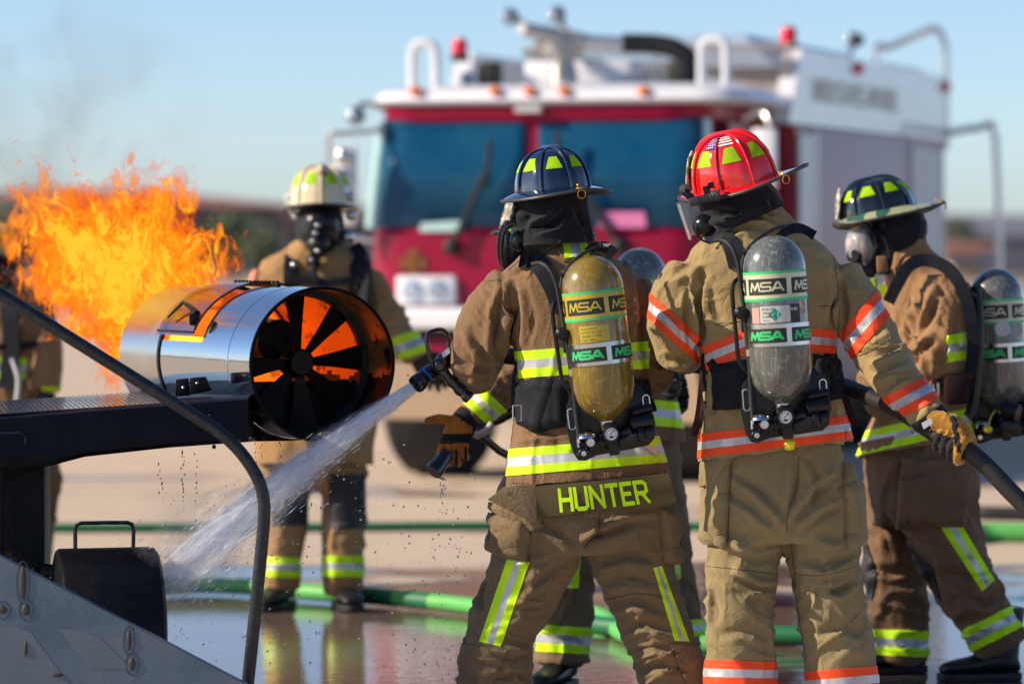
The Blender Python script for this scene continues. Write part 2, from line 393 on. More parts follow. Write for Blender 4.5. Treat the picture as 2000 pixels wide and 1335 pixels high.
def building(name, label, x0, x1, y, depth, h, wall, roof, cat='building', nwin=6, hip=True, rows=2, rise=.045):
    r = empty(name, ((x0 + x1) / 2, y, 0), label, cat)
    part('wall', r, wall, lambda bm: box(bm, ((x0 + x1) / 2, y + depth / 2, h / 2), (x1 - x0, depth, h)), False)
    o = .8
    def rf(bm):
        z0 = h; z1 = h + depth * rise; i = depth * .45 if hip else 0
        pts = [(x0 - o, y - o, z0), (x1 + o, y - o, z0), (x1 + o, y + depth + o, z0), (x0 - o, y + depth + o, z0), (x0 + i, y + depth / 2, z1), (x1 - i, y + depth / 2, z1)]
        v = [bm.verts.new(p) for p in pts]
        for f in ((0, 1, 5, 4), (1, 2, 5), (2, 3, 4, 5), (3, 0, 4), (3, 2, 1, 0)): bm.faces.new([v[k] for k in f])
    part('roof', r, roof, rf, False)
    for k in range(nwin):
        for j in range(rows):
            cx = x0 + (x1 - x0) * (k + .5) / nwin; z = h * (j + .55) / rows
            part('window', r, 'dark_glass', lambda bm: box(bm, (cx, y - .03, z), ((x1 - x0) / nwin * .45, .12, h / rows * .4)), False)
    return r
bx = lambda px, Y: (px - 1000) / F * Y
bz = lambda py, Y: CZ - (py - HY) / F * Y
Yb = 150.0
building('brick_barracks', 'long brown building with a red tiled roof on the horizon left of the engine', bx(-330, Yb), bx(556, Yb), Yb, 14, bz(402, Yb), 'wall_grey', 'roof_red', nwin=12, rise=.052)
building('grey_hangar', 'long low grey hangar on the horizon right of the engine', bx(1902, 150), bx(2420, 150), 150, 20, bz(462, 150), 'wall_grey', 'wall_grey', nwin=5, hip=False, rows=1)
building('cream_shed', 'small cream shed far off beside the rear ladder of the engine', bx(1856, 120), bx(1918, 120), 120, 5, bz(487, 120), 'wall_cream', 'roof_red', nwin=2, hip=False, rows=1)
building('low_storehouse', 'low brown storehouse between the barracks and the engine on the horizon', bx(556, 140), bx(735, 140), 140, 8, bz(420, 140), 'brick', 'brick', nwin=4, rows=1)
# low boundary wall right across
bm = bmesh.new(); box(bm, (0, 135, .55), (260, .4, 1.1))
link('boundary_wall', bm, 'wall_grey', None, False, origin=(0, 135, 0)); tag(bpy.data.objects['boundary_wall'], 'low grey boundary wall running along the far edge of the apron', 'wall')

def far_tree(px, base_py, top_py, w, Y, label, seed, sp='deciduous_tree'):
    rnd = random.Random(seed); x = bx(px, Y); h = bz(top_py, Y); r = empty(sp, (x, Y, 0), label, 'tree', 'trees on the horizon')
    def tr(bm):
        lathe(bm, (x, Y, 0), (0, 0, 1), [(0, h * .05), (h * .45, h * .035), (h * .8, h * .012)], 8)
        for k in range(5):
            a = rnd.random() * 6.28; tube(bm, [(x, Y, h * .35 + k * h * .07), (x + math.cos(a) * w * .3, Y + math.sin(a) * w * .3, h * .6 + k * h * .06)], [h * .02, h * .006], 5)
    part('trunk', r, 'bark', tr)
    def cr(bm):
        for k in range(900):
            while True:
                q = Vector((rnd.uniform(-1, 1), rnd.uniform(-1, 1), rnd.uniform(-1, 1)))
                if q.length < 1 and noise.noise(q * 2.2 + Vector((seed, 0, 0))) > -.12: break
            c = Vector((x + q.x * w / 2, Y + q.y * w / 2, h * .62 + q.z * h * .40)); s = w * .055 * rnd.uniform(.6, 1.3)
            d1 = Vector((rnd.gauss(0, 1), rnd.gauss(0, 1), rnd.gauss(0, 1))).normalized(); d2 = d1.orthogonal().normalized()
            bm.faces.new([bm.verts.new(c + p) for p in (d1 * s, d2 * s, -d1 * s, -d2 * s)])
    o = part('crown', r, 'leaf', cr, False); return r
far_tree(455, 0, 416, 2.2, 118, 'bushy green tree on the horizon behind the flames, left of the white helmet', 3)
far_tree(402, 0, 432, 1.2, 121, 'smaller green tree left of the bushy one on the horizon', 5)
far_tree(512, 0, 437, 1.3, 116, 'low green tree right of the bushy one, near the white helmet', 9)
far_tree(30, 0, 395, 3.4, 125, 'dark tree on the horizon behind the left edge of the flames', 11)
far_tree(1868, 0, 420, 1.4, 128, 'small dark tree on the horizon behind the rear ladder of the engine', 14)

# ---------------------------------------------------------------- fire engine
TO = Vector((1.47, 24.72, 0)); TU = Vector((.9522, -.3053, 0)); TW = Vector((.3053, .9522, 0)); TZ = Vector((0, 0, 1))
TAX = Matrix((TU, TW, TZ)).transposed()
T = lambda a, b, z: TO + TU * a + TW * b + TZ * z
def ray(px, py): return Vector(((px - 1000) / F, 1, -(py - HY) / F))
EYE = Vector((0, 0, CZ))
def on_front(px, py, b=0):
    d = ray(px, py); t = ((TO - EYE).dot(TW) + b) / d.dot(TW); p = EYE + d * t; return p
def on_side(px, py, a=0):
    d = ray(px, py); t = ((TO - EYE).dot(TU) + a) / d.dot(TU); return EYE + d * t
def loc(p): q = p - TO; return q.dot(TU), q.dot(TW), p.z
def tbox(bm, a0, a1, b0, b1, z0, z1, bev=0, mi=0): return box(bm, T((a0 + a1) / 2, (b0 + b1) / 2, (z0 + z1) / 2), (a1 - a0, b1 - b0, z1 - z0), TAX, bev, mi)
M['red_paint'] = mat('red engine paint', (.25, .0, .030), .30, coat=.12, spec=.3)
M['white_paint'] = mat('white engine paint', (.72, .74, .80), .3, coat=.6, col2=(.66, .68, .74), vscale=2)
M['mauve'] = mat('dull pinkish shutter metal', (.40, .28, .29), .42, metal=.3, col2=(.36, .26, .27), vscale=3)
M['shutter'] = mat('pale grey shutter metal', (.52, .55, .60), .4, metal=.3)
M['windshield'] = mat('windshield with painted sky blue', (.003, .055, .135), .10, spec=.22, col2=(.015, .095, .17), vscale=1.2)  # blue base stands in for the sky mirrored in dark glass
M['pillar_glass'] = mat('pale green lit glass edge', (.42, .66, .68), .15, coat=1)  # light on the cab pillars put into the pale colour
M['amber'] = mat('amber marker lens', (.75, .16, .02), .25, coat=1)
M['beacon'] = mat('red beacon dome', (.70, .0, .012), .12, coat=1)
M['headlamp'] = mat('headlamp glass', (.55, .62, .72), .12, metal=.5, col2=(.25, .3, .38), vscale=9)
M['polished'] = mat('polished tread plate', (.80, .70, .60), .28, metal=1, bump=.3, bscale=60, bdist=.004)
M['tyre'] = mat('tyre rubber', (.022, .022, .026), .8, bump=.5, bscale=50, bdist=.01)
M['pipe'] = mat('bare aluminium pipe', (.62, .62, .62), .3, metal=.9)
M['turret_steel'] = mat('grey cast turret metal', (.42, .41, .39), .4, metal=.6)
M['gold'] = mat('gold leaf lettering', (.52, .49, .38), .5)
M['pink'] = mat('pink placard', (.62, .17, .38), .6)
M['chassis'] = mat('black chassis', (.015, .015, .018), .6)
M['grate'] = mat('beige expanded metal', (.36, .31, .28), .6)
M['cab_dark'] = mat('dark cab interior', (.012, .016, .022), .7)

CL, CR = -2.60, -.19
tr = empty('fire_engine', TO, 'red and white airport fire engine parked behind the firefighters', 'fire engine')
W = 2.46
# cab shell: lofted in plan so that corners are round
def cab_ring(z, inset=0, depth=1.55, rc=.30, right=CR):
    pts = []
    corners = [(CL + inset, 0 + inset, 180, 270), (right - inset, 0 + inset, 270, 360), (right - inset, depth, 0, 90), (CL + inset, depth, 90, 180)]
    for i, (a, b, s, e) in enumerate(corners):
        r = rc if i < 2 else .05
        ca = a + (r if i in (0, 3) else -r); cb = b + (r if i < 2 else -r)
        for k in range(7):
            t = R(s + (e - s) * k / 6); pts.append(T(ca + r * math.cos(t), cb + r * math.sin(t), z))
    return pts
part('body', tr, 'red_paint', lambda bm: ring_loft(bm, [cab_ring(z, i) for z, i in ((.82, .06), (.9, .0), (1.62, .0), (1.66, .03), (2.34, .10), (2.38, .06), (2.47, .05))]))
part('roof', tr, 'white_paint', lambda bm: ring_loft(bm, [cab_ring(z, i, 1.75, .3, -.0) for z, i in ((2.475, .03), (2.50, .0), (2.56, .03), (2.60, .12), (2.62, .4))]))
def glass(a0, a1, name='windshield', m='windshield', z0=1.665, z1=2.375):
    def f(bm):
        rings = []
        for k in range(2):
            z = (z0, z1)[k]; ins = (.03, .10)[k] - .012; row = []
            n = 16; rc = .30
            for i in range(n + 1):
                a = a0 + (a1 - a0) * i / n
                # follow the rounded corner
                e = 0
                if a < CL + rc: x = (CL + rc - a) / rc; e = rc * (1 - math.sqrt(max(0, 1 - x * x)))
                if a > CR - rc: x = (a - CR + rc) / rc; e = rc * (1 - math.sqrt(max(0, 1 - x * x)))
                aa = max(CL + ins, min(CR - ins, a)); row.append(T(aa, e + ins - .004, z))
            rings.append(row)
        vs = [[bm.verts.new(p) for p in r] for r in rings]
        for i in range(len(vs[0]) - 1): bm.faces.new((vs[0][i], vs[0][i + 1], vs[1][i + 1], vs[1][i]))
    o = part(name, tr, m, f); sol = o.modifiers.new('s', 'SOLIDIFY'); sol.thickness = .012; sol.offset = 1; return o
cp = loc(on_front(1032, 340))[0]
glass(CL + .10, cp - .045); glass(cp + .045, CR - .10)
part('pillar', tr, 'pillar_glass', lambda bm: tube(bm, [T(CL + .035, .13, 1.66), T(CL + .10, .20, 2.37)], .05, 10))
part('pillar', tr, 'pillar_glass', lambda bm: tube(bm, [T(CR - .045, .15, 1.66), T(CR - .11, .22, 2.37)], .045, 10))
def wiper(p0, p1, blade0, blade1):
    def f(bm):
        tube(bm, [on_front(*p0, -.05), on_front(*p1, -.04)], .022, 6)
        tube(bm, [on_front(*blade0, -.03), on_front(*blade1, -.02)], .018, 6)
        ball(bm, on_front(*p0, -.03), .06, 10)
    part('wiper', tr, 'chassis', f)
wiper((882, 482), (952, 330), (958, 275), (948, 365)); wiper((1210, 482), (1110, 330), (1086, 255), (1100, 360))
part('dash_placard', tr, 'pink', lambda bm: slab(bm, [on_front(1172, 414, -.02), on_front(1258, 414, -.02), on_front(1262, 445, -.02), on_front(1168, 445, -.02)], TW * .008), False)
part('dash_board', tr, 'pillar_glass', lambda bm: slab(bm, [on_front(822, 436, -.012), on_front(905, 430, -.012), on_front(905, 452, -.012), on_front(818, 452, -.012)], TW * .004), False)
# small cab badge above the windshield, headlamp panels, emblem, grille, bumper
part('badge', tr, 'label_grey', lambda bm: slab(bm, [on_front(1005, 206, -.0), on_front(1055, 206, -.0), on_front(1055, 219, -.0), on_front(1005, 219, -.0)], TW * .06), False)
for x0, x1 in ((772, 888), (1248, 1364)):
    h = part('headlight', tr, 'white_paint', lambda bm: slab(bm, [on_front(x0, 538, -.05), on_front(x1, 538, -.05), on_front(x1, 594, -.05), on_front(x0, 594, -.05)], TW * .10, bev=.02))
    for k in range(2):
        c = on_front(x0 + 32 + k * 50, 566, -.05)
        part('lamp', h, 'headlamp', lambda bm: lathe(bm, c + TW * .02, -TW, [(0, .066), (.03, .066), (.045, .05), (.05, .0001)], 20, up=TZ))
def emblem(bm):      # maltese cross badge with a round centre
    c = on_front(806, 514, -.012); r = .085
    for k in range(4):
        a = R(90 * k); rot = lambda x, z: c + TU * (x * math.cos(a) - z * math.sin(a)) + TZ * (x * math.sin(a) + z * math.cos(a))
        slab(bm, [rot(-.018, .02), rot(.018, .02), rot(.05, r), rot(0, r * 1.08), rot(-.05, r)], TW * .01)
    lathe(bm, c + TW * .004, -TW, [(0, .036), (.012, .034), (.013, .0001)], 18, up=TZ)
M['emblem'] = mat('dark gold emblem', (.20, .075, .02), .4)
part('emblem', tr, 'emblem', emblem, False)
part('grille', tr, 'chassis', lambda bm: [tbox(bm, -1.62, -.86, -.02, .02, 1.24 + k * .05, 1.265 + k * .05) for k in range(6)], False)
part('bumper', tr, 'white_paint', lambda bm: tbox(bm, CL - .02, CR + .02, -.30, .25, 1.0, 1.145, .03))
part('bumper_lower', tr, 'red_paint', lambda bm: tbox(bm, CL + .08, CR - .04, -.2, .3, .80, .94, .03))
part('bumper_step', tr, 'chassis', lambda bm: tbox(bm, CL + .05, CR - .02, -.15, .3, .94, .998), False)
def skid(bm):
    slab(bm, [T(CL + .1, -.22, .79), T(CR - .05, -.22, .79), T(CR - .05, -.02, .40), T(CL + .1, -.02, .40)], Vector((0, 0, 0)) + TW * .02)
part('skid_plate', tr, 'polished', skid, False)
part('chassis', tr, 'chassis', lambda bm: tbox(bm, -W + .35, -.35, .1, 6.4, .42, .95, .02), False)
def wheel(a, b, w=.50, r=.62):
    t = part('tyre', tr, 'tyre', lambda bm: lathe(bm, T(a - w / 2, b, r), TU, [(0, r * .6), (.01, r * .9), (.06, r * .985), (w * .3, r), (w * .7, r), (w - .06, r * .985), (w - .01, r * .9), (w, r * .6)], 40))
    part('rim', t, 'turret_steel', lambda bm: lathe(bm, T(a - w / 2 + .06, b, r), TU, [(0, r * .2), (.02, r * .55), (w - .14, r * .58), (w - .12, r * .2)], 28))
for a, b in ((CL + .36, .62), (CR - .30, .62), (-W + .38, 4.9), (-.38, 4.9)): wheel(a, b)
# side of the cab
part('door', tr, 'red_paint', lambda bm: slab(bm, [T(CR + .001, .40, 1.0), T(CR + .001, 1.35, 1.0), T(CR - .02, 1.35, 2.36), T(CR - .02, .46, 2.36)], TU * .02), False)
part('door_window', tr, 'windshield', lambda bm: slab(bm, [T(CR + .012, .50, 1.70), T(CR + .012, 1.28, 1.70), T(CR, 1.28, 2.28), T(CR, .54, 2.28)], TU * .02), False)
# body box behind the cab
B0, B1 = 1.62, 6.65
part('body_panel', tr, 'mauve', lambda bm: tbox(bm, -W, 0, B0, B1, .55, 2.365, .015), label='dull pinkish lower side of the rear body')
part('body_panel', tr, 'white_paint', lambda bm: slab(bm, [T(.012, B0 - .35, 2.37), T(.012, B1, 2.37), T(.012, B1, 2.888), T(.012, B0 + .02, 2.888)], -TU * .12), False, label='white upper side panel of the rear body')
part('body_panel', tr, 'white_paint', lambda bm: slab(bm, [T(-W - .012, B0 - .35, 2.37), T(-W - .012, B1, 2.37), T(-W - .012, B1, 2.888), T(-W - .012, B0 + .02, 2.888)], TU * .12), False)
part('body_panel', tr, 'white_paint', lambda bm: tbox(bm, -W, 0, B1 - .10, B1 + .02, 2.37, 2.88), False)
part('tank_cover', tr, 'cab_dark', lambda bm: tbox(bm, -W + .14, -.14, B0 + .55, B1 - .2, 2.367, 2.62), False)
M['dull_red'] = mat('dark red engine paint in the cab gap', (.25, .004, .02), .3, coat=.5)
part('cab_rear', tr, 'dull_red', lambda bm: tbox(bm, -W + .03, -.012, 1.56, B0 - .004, .6, 2.365), False)
part('door', tr, 'shutter', lambda bm: tbox(bm, -.005, .014, B0 - .02, B0 + .42, 1.0, 2.30), False)
def roller(b0, b1):
    def f(bm):
        k = 0; z = 1.0
        while z < 2.28: tbox(bm, -.004, .012, b0, b1, z, z + .036, .004); z += .04
    part('roller_shutter', tr, 'shutter', f, False)
roller(B1 - 1.25, B1 - .18)
part('shutter_frame', tr, 'pipe', lambda bm: [tbox(bm, -.002, .022, b, b + .05, .98, 2.33) for b in (B0 + .43, B1 - 1.31, B1 - .17)], False)
def on_body(text, b0, z0, h, mi='gold'):
    for word in text.split():
        q, w = letters(word, h, h * .20, h * .2)
        part('lettering', tr, mi, lambda bm: put_letters(bm, q, lambda x, y, d: T(.016 + d, b0 + x * 1.0, z0 + y)), False); b0 += w + h * .55
on_body('UNITED STATES AIR FORCE', B0 + .34, 2.54, .165)
part('marker_light', tr, 'beacon', lambda bm: ball(bm, T(.02, 3.35, 2.82), .05, 12))
part('marker_light', tr, 'beacon', lambda bm: ball(bm, T(.02, B1 - .08, 2.80), .05, 12))
for px in (812, 968, 1035, 1103, 1258):
    c = on_front(px, 178, .02)
    part('marker_light', tr, 'amber', lambda bm: ball(bm, c, .045, 12, scale=(1, 1, .8)))
def loop(p0, p1, top_z, r=.032, mi='pipe', k=.12, name='grab_rail'):
    p0, p1 = Vector(p0), Vector(p1); d = (p1 - p0)
    a = Vector((p0.x, p0.y, top_z)); b = Vector((p1.x, p1.y, top_z))
    pts = [p0, a - TZ * k * 1.2] + [a - TZ * k * (1 - math.sin(t)) + d.normalized() * k * (1 - math.cos(t)) for t in (R(20), R(45), R(70), R(90))] + \
          [b - TZ * k * (1 - math.sin(t)) - d.normalized() * k * (1 - math.cos(t)) for t in (R(90), R(70), R(45), R(20))] + [b - TZ * k * 1.2, p1]
    part(name, tr, mi, lambda bm: tube(bm, pts, r, 10))
pl, pr = on_front(806, 170, .3), on_front(852, 170, .3); loop(pl, pr, on_front(806, 84, .3).z, .034, 'white_paint', .08)
pl, pr = on_front(1370, 165, .6), on_front(1418, 165, .6); loop(pl, pr, on_front(1390, 78, .6).z, .03, 'white_paint', .06)
pl, pr = on_side(1806, 150, -.05), on_side(1846, 152, .04); loop(T(-.55, B1 - .1, 2.87), T(0, B1 + .05, 2.3), on_side(1830, 70).z, .03, 'pipe', .12)
part('ladder_rail', tr, 'pipe', lambda bm: [tube(bm, [T(.02, B1 + .02, 2.43), T(.28, B1 + .05, 2.47), T(.40, B1 + .08, 2.38), T(.43, B1 + .1, 1.0)], .03, 10, smooth=3), tube(bm, [T(.43, B1 + .1, 1.4), T(.02, B1 + .05, 1.4)], .02, 8)])
# roof gear
def beacon(c, r=.055, h=.11):
    part('beacon', tr, 'beacon', lambda bm: lathe(bm, c, TZ, [(0, r), (h * .75, r * .95), (h * .95, r * .7), (h, .001)], 18))
    part('beacon_base', tr, 'chassis', lambda bm: lathe(bm, c - TZ * .05, TZ, [(0, r * 1.1), (.048, r * 1.1)], 16), False)
beacon(on_front(898, 106, .8)); beacon(T(-.10, B0 + .1, 2.93), .06, .12)
def railing(bm, p0, p1, z0, z1, n=34):
    p0, p1 = Vector(p0), Vector(p1)
    for z in (z0, z1): tube(bm, [Vector((p0.x, p0.y, z)), Vector((p1.x, p1.y, z))], .016, 6)
    h = z1 - z0
    for k in range(n):
        a = p0.lerp(p1, k / n); b = p0.lerp(p1, (k + 2.2) / n) if k + 2.2 <= n else p1
        tube(bm, [Vector((a.x, a.y, z0)), Vector((b.x, b.y, z1))], .006, 4); tube(bm, [Vector((b.x, b.y, z0 + .0)), Vector((a.x, a.y, z1))], .006, 4)
part('roof_grating', tr, 'grate', lambda bm: railing(bm, T(-1.95, 1.5, 0), T(-.02, 1.5, 0), 2.63, 2.905, 60), False)
part('roof_grating', tr, 'grate', lambda bm: railing(bm, T(-1.95, 1.55, 0), T(-1.95, 6.4, 0), 2.63, 2.90, 60), False)
part('deck_box', tr, 'white_paint', lambda bm: tbox(bm, -1.78, -1.02, 1.0, 1.45, 2.635, 2.80, .02))
part('speaker', tr, 'chassis', lambda bm: [tbox(bm, -1.97, -1.83, .55, .7, 2.62, 2.78, .02), lathe(bm, T(-1.90, .549, 2.70), -TW, [(0, .05), (.02, .06), (.022, .001)], 16)])
part('speaker', tr, 'chassis', lambda bm: tbox(bm, -.72, -.58, .8, .95, 2.62, 2.78, .02))
part('work_light', tr, 'headlamp', lambda bm: ball(bm, T(-2.02, .5, 2.66), .055, 12))
M['hatch'] = mat('blue white roof hatch', (.42, .55, .72), .4)
part('roof_hatch', tr, 'hatch', lambda bm: ring_loft(bm, [[T(a0, b, z0), T(a1, b, z0), T(a1 - i, b, z1), T(a0 + i * .6, b, z1)] for b, a0, a1, z0, z1, i in ((2.3, -1.28, -.35, 2.80, 3.03, .22), (5.6, -1.28, -.35, 2.80, 3.03, .22))]), False)
# turret (monitor): two lamps, cast body, pipe, elbow, black hose
def turret():
    t = part('turret', tr, 'turret_steel', lambda bm: [
        lathe(bm, T(-1.42, .75, 2.62), TZ, [(0, .10), (.10, .09), (.16, .07), (.30, .075), (.36, .05)], 20),
        tbox(bm, -1.55, -1.33, .66, .84, 2.80, 2.96, .04),
        cyl(bm, T(-1.60, .70, 2.96), T(-1.28, .78, 2.90), .075, 18),
        cyl(bm, T(-1.62, .45, 2.99), T(-1.42, .72, 2.94), .05, 16), tube(bm, [T(-1.44, .7, 2.62), T(-1.40, .6, 2.85)], .02, 6)])
    part('pipe', t, 'pipe', lambda bm: cyl(bm, T(-1.28, .78, 2.92), T(-.98, .86, 2.90), .042, 16))
    part('hose', t, 'rubber', lambda bm: tube(bm, [T(-1.04, .86, 2.905), T(-.85, .92, 2.90), T(-.70, .95, 2.87), T(-.60, .97, 2.79), T(-.575, 1.0, 2.66), T(-.575, 1.0, 2.6)], .066, 14, smooth=4))
    for px, py in ((992, 32), (1084, 28)):
        c = on_front(px, py, .7)
        l = part('lamp', t, 'chassis', lambda bm: lathe(bm, c, TW, [(0, .055), (.06, .058), (.10, .03)], 18))
        part('lens', l, 'headlamp', lambda bm: ball(bm, c - TW * .005, .052, 14, scale=(1, .5, 1)))
        part('lamp_bracket', t, 'turret_steel', lambda bm: tube(bm, [c + TW * .05, T(-1.5 if px < 1040 else -1.36, .72, 2.93)], .022, 8))
turret()
def lamp_on(name, c, r, axis=-TW):
    l = part(name, tr, 'chassis', lambda bm: lathe(bm, c, -Vector(axis), [(0, r), (r * .8, r * 1.02), (r * 1.8, r * .5)], 18))
    part('lens', l, 'headlamp', lambda bm: ball(bm, c, r * .92, 14, scale=(1, .6, 1)))
lamp_on('spot_light', on_side(1662, 78, -.3), .058, (-TU - TW).normalized()); part('spot_stand', tr, 'pipe', lambda bm: tube(bm, [on_side(1668, 82, -.3), on_side(1660, 112, -.3)], .018, 8))
part('roof_box', tr, 'chassis', lambda bm: tbox(bm, -.75, -.12, B1 - 1.6, B1 - .25, 2.80, 2.93, .02), False)
# left mirror with its arms and lamp
MB_ = -.10
part('mirror_arm', tr, 'pipe', lambda bm: [tube(bm, [on_front(745, 256, .1), on_front(660, 262, MB_), on_front(642, 272, MB_), on_front(640, 400, MB_), on_front(660, 455, MB_), on_front(740, 470, .1)], .018, 8, smooth=3)])
mh = part('mirror', tr, 'white_paint', lambda bm: slab(bm, [on_front(648, 285, MB_), on_front(694, 285, MB_), on_front(694, 440, MB_), on_front(648, 440, MB_)], TW * .06, bev=.02))
part('mirror_lens', mh, 'chrome', lambda bm: [ball(bm, on_front(672, y, MB_ - .03), .055, 14, scale=(1, .5, 1.1)) for y in (306, 345, 384)])
lamp_on('door_lamp', on_front(692, 226, .0), .06); part('lamp_arm', tr, 'pipe', lambda bm: tube(bm, [on_front(697, 214, .05), on_front(712, 203, .1), on_front(752, 212, .2)], .02, 8, smooth=3))
# hose reel / spare fittings seen right of the cab (chrome mirror, pale fittings)
part('mirror', tr, 'white_paint', lambda bm: slab(bm, [T(.10, -.12, 1.9), T(.26, -.12, 1.9), T(.26, -.12, 2.3), T(.10, -.12, 2.3)], TW * .07, bev=.02))
part('mirror_arm', tr, 'pipe', lambda bm: tube(bm, [T(0, .12, 2.36), T(.16, -.05, 2.40), T(.22, -.1, 2.32)], .018, 8, smooth=3))
# ---------------------------------------------------------------- aircraft fire trainer: mock jet engine, wing, post, lower nacelle, ramp, handrail
M['cowl'] = mat('polished dark cowling steel', (.58, .62, .68), .09, metal=1, rvar=.05, vscale=3, bump=.05, bscale=6, bdist=.01)
M['cowl_rear'] = mat('heat dulled cowling steel', (.62, .60, .58), .24, metal=1, rvar=.08, vscale=4)
M['cowl_in'] = mat('sooty inner cowling', (.90, .42, .16), .34, metal=.9, col2=(.05, .02, .01), vscale=11, vlo=.54, vhi=.62, bump=.5, bscale=40, bdist=.004)  # orange base stands in for reflected firelight, dark patches are soot
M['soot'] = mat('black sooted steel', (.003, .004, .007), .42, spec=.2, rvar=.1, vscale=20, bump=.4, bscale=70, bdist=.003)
M['blade'] = mat('black fan blade', (.003, .0035, .005), .45, spec=.2)
M['glow'] = mat('burning gas inside the engine', (.02, .01, .0), .5, emit=(.85, .13, .006, 1.05), col2=(.03, .01, 0), vscale=5)
nt = M['glow'].node_tree; b_ = nt.nodes['Principled BSDF']; tc_ = nd(nt, 'ShaderNodeTexCoord'); n_ = nd(nt, 'ShaderNodeTexNoise', Scale=6, Detail=5, Distortion=1.5); nt.links.new(tc_.outputs['Object'], n_.inputs['Vector'])
cr_ = nd(nt, 'ShaderNodeValToRGB'); nt.links.new(n_.outputs[0], cr_.inputs[0]); cr_.color_ramp.elements[0].position = .36; cr_.color_ramp.elements[0].color = (.30, .035, .003, 1); cr_.color_ramp.elements[1].position = .52; cr_.color_ramp.elements[1].color = (.92, .15, .007, 1); nt.links.new(cr_.outputs[0], b_.inputs['Emission Color'])
M['glow2'] = mat('bright flame in the slot', (.02, .01, .0), .5, emit=(1.0, .34, .015, 2.0))
M['wing_black'] = mat('wet black wing paint', (.002, .003, .008), .38, spec=.12, bump=.5, bscale=9, bdist=.008, rvar=.08, vscale=5)
M['post_black'] = mat('wrinkled black paint', (.005, .005, .006), .42, spec=.25, bump=1.0, bscale=46, bdist=.010)
M['rail'] = mat('worn dark steel tube', (.018, .022, .030), .22, metal=.3, col2=(.035, .037, .042), vscale=40, vlo=.5, vhi=.7, rvar=.12, bump=.5, bscale=120, bdist=.002)
def plate_mat():
    m = mat('galvanised aluminium plate', (.07, .115, .175), .42, metal=.35, col2=(.13, .17, .22), vscale=3.2, vdetail=9, vlo=.36, vhi=.66, rvar=.14, bump=.45, bscale=55, bdist=.002)
    return m
M['plate'] = plate_mat()
M['weld'] = mat('rusty weld bead', (.05, .048, .048), .6, metal=.4, bump=.6, bscale=90)
M['weld_halo'] = mat('dark weld burn ring', (.055, .085, .125), .5, metal=.6)
M['perf'] = mat('wet perforated deck', (.02, .024, .04), .22, metal=.6, coat=.6, bump=.3, bscale=60)
M['hole'] = mat('dark perforation', (.002, .002, .003), .9)

eng_front = P(630, 711, 12.45); eng_rear = P(360, 692, 13.70); EA = (eng_rear - eng_front); EL = EA.length
_, EU, ES = frame(EA); EA = EA.normalized(); ER = .249
jt = empty('jet_engine_mockup', P(560, 900, 12.9), 'polished cylinder of a mock jet engine with black fan blades and flames pouring from it', 'jet engine')
def ep(t, r, ang):   # ang in degrees in the picture plane: 0 right, 90 up
    c = math.cos(R(ang)); s = math.sin(R(ang)); side = ES if ES.x > 0 else -ES
    return eng_front + EA * t + side * (r * c) + EU * (r * s)
F0, F1 = .36 * EL, .672 * EL            # door opening along the axis
A0, A1 = 60, 166                        # and round it
def shell(t0, t1, r, th, hole=None, n=120, sooty=False):
    """double walled tube with an optional opening; material 0 outside, 1 inside, 2 black: soot inside, dark reflection painted low outside"""
    def f(bm):
        ts = sorted({t0, t1} | ({hole[0], hole[1]} if hole else set())); ts = [t for t in ts if t0 <= t <= t1]
        full = []
        for a, b in zip(ts[:-1], ts[1:]):
            k = max(1, int((b - a) / .04)); full += [a + (b - a) * i / k for i in range(k)]
        full.append(ts[-1]); m = len(full) - 1
        vo = [[bm.verts.new(ep(t, r, 360 * k / n)) for k in range(n)] for t in full]; vi = [[bm.verts.new(ep(t, r - th, 360 * k / n)) for k in range(n)] for t in full]
        def on(i, k):
            if i < 0 or i >= m: return False
            tm = (full[i] + full[i + 1]) / 2; am = 360 * ((k % n) + .5) / n
            return not (hole and hole[0] < tm < hole[1] and hole[2] < am < hole[3])
        for i in range(m):
            for k in range(n):
                if not on(i, k): continue
                l = (k + 1) % n; a = R(360 * (k + .5) / n); z = r * math.sin(a); x = r * math.cos(a); w = noise.noise(Vector((math.cos(a) * 3, math.sin(a) * 3, full[i] * 9)))
                bm.faces.new((vo[i][k], vo[i][l], vo[i + 1][l], vo[i + 1][k])).material_index = 2 if sooty and z < -.165 + .02 * w else 0  # outer underside blackened to paint in its dark reflection
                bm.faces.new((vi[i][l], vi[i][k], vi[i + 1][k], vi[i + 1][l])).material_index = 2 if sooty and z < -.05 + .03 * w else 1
                for cond, p, q in ((on(i - 1, k), (i, k), (i, l)), (on(i + 1, k), (i + 1, l), (i + 1, k)), (on(i, k - 1), (i + 1, k), (i, k)), (on(i, k + 1), (i, l), (i + 1, l))):
                    if not cond: bm.faces.new((vo[p[0]][p[1]], vi[p[0]][p[1]], vi[q[0]][q[1]], vo[q[0]][q[1]]))
    return f
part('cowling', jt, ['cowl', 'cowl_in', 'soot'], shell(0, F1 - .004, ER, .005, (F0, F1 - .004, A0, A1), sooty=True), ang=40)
part('rear_cowling', jt, ['cowl_rear', 'cowl_in'], shell(F1 + .006, EL, ER - .006, .005))
part('seam_ring', jt, 'soot', shell(F1 - .010, F1 + .010, ER + .004, .012))
part('lip_ring', jt, 'wing_black', lambda bm: tube(bm, [ep(0, ER - .002, a) for a in range(0, 361, 4)], .0062, 6, cap=False))
part('weld_seam', jt, 'cowl', lambda bm: tube(bm, [ep(.16 * EL, ER + .0005, a) for a in range(0, 361, 4)], .0022, 5, cap=False))
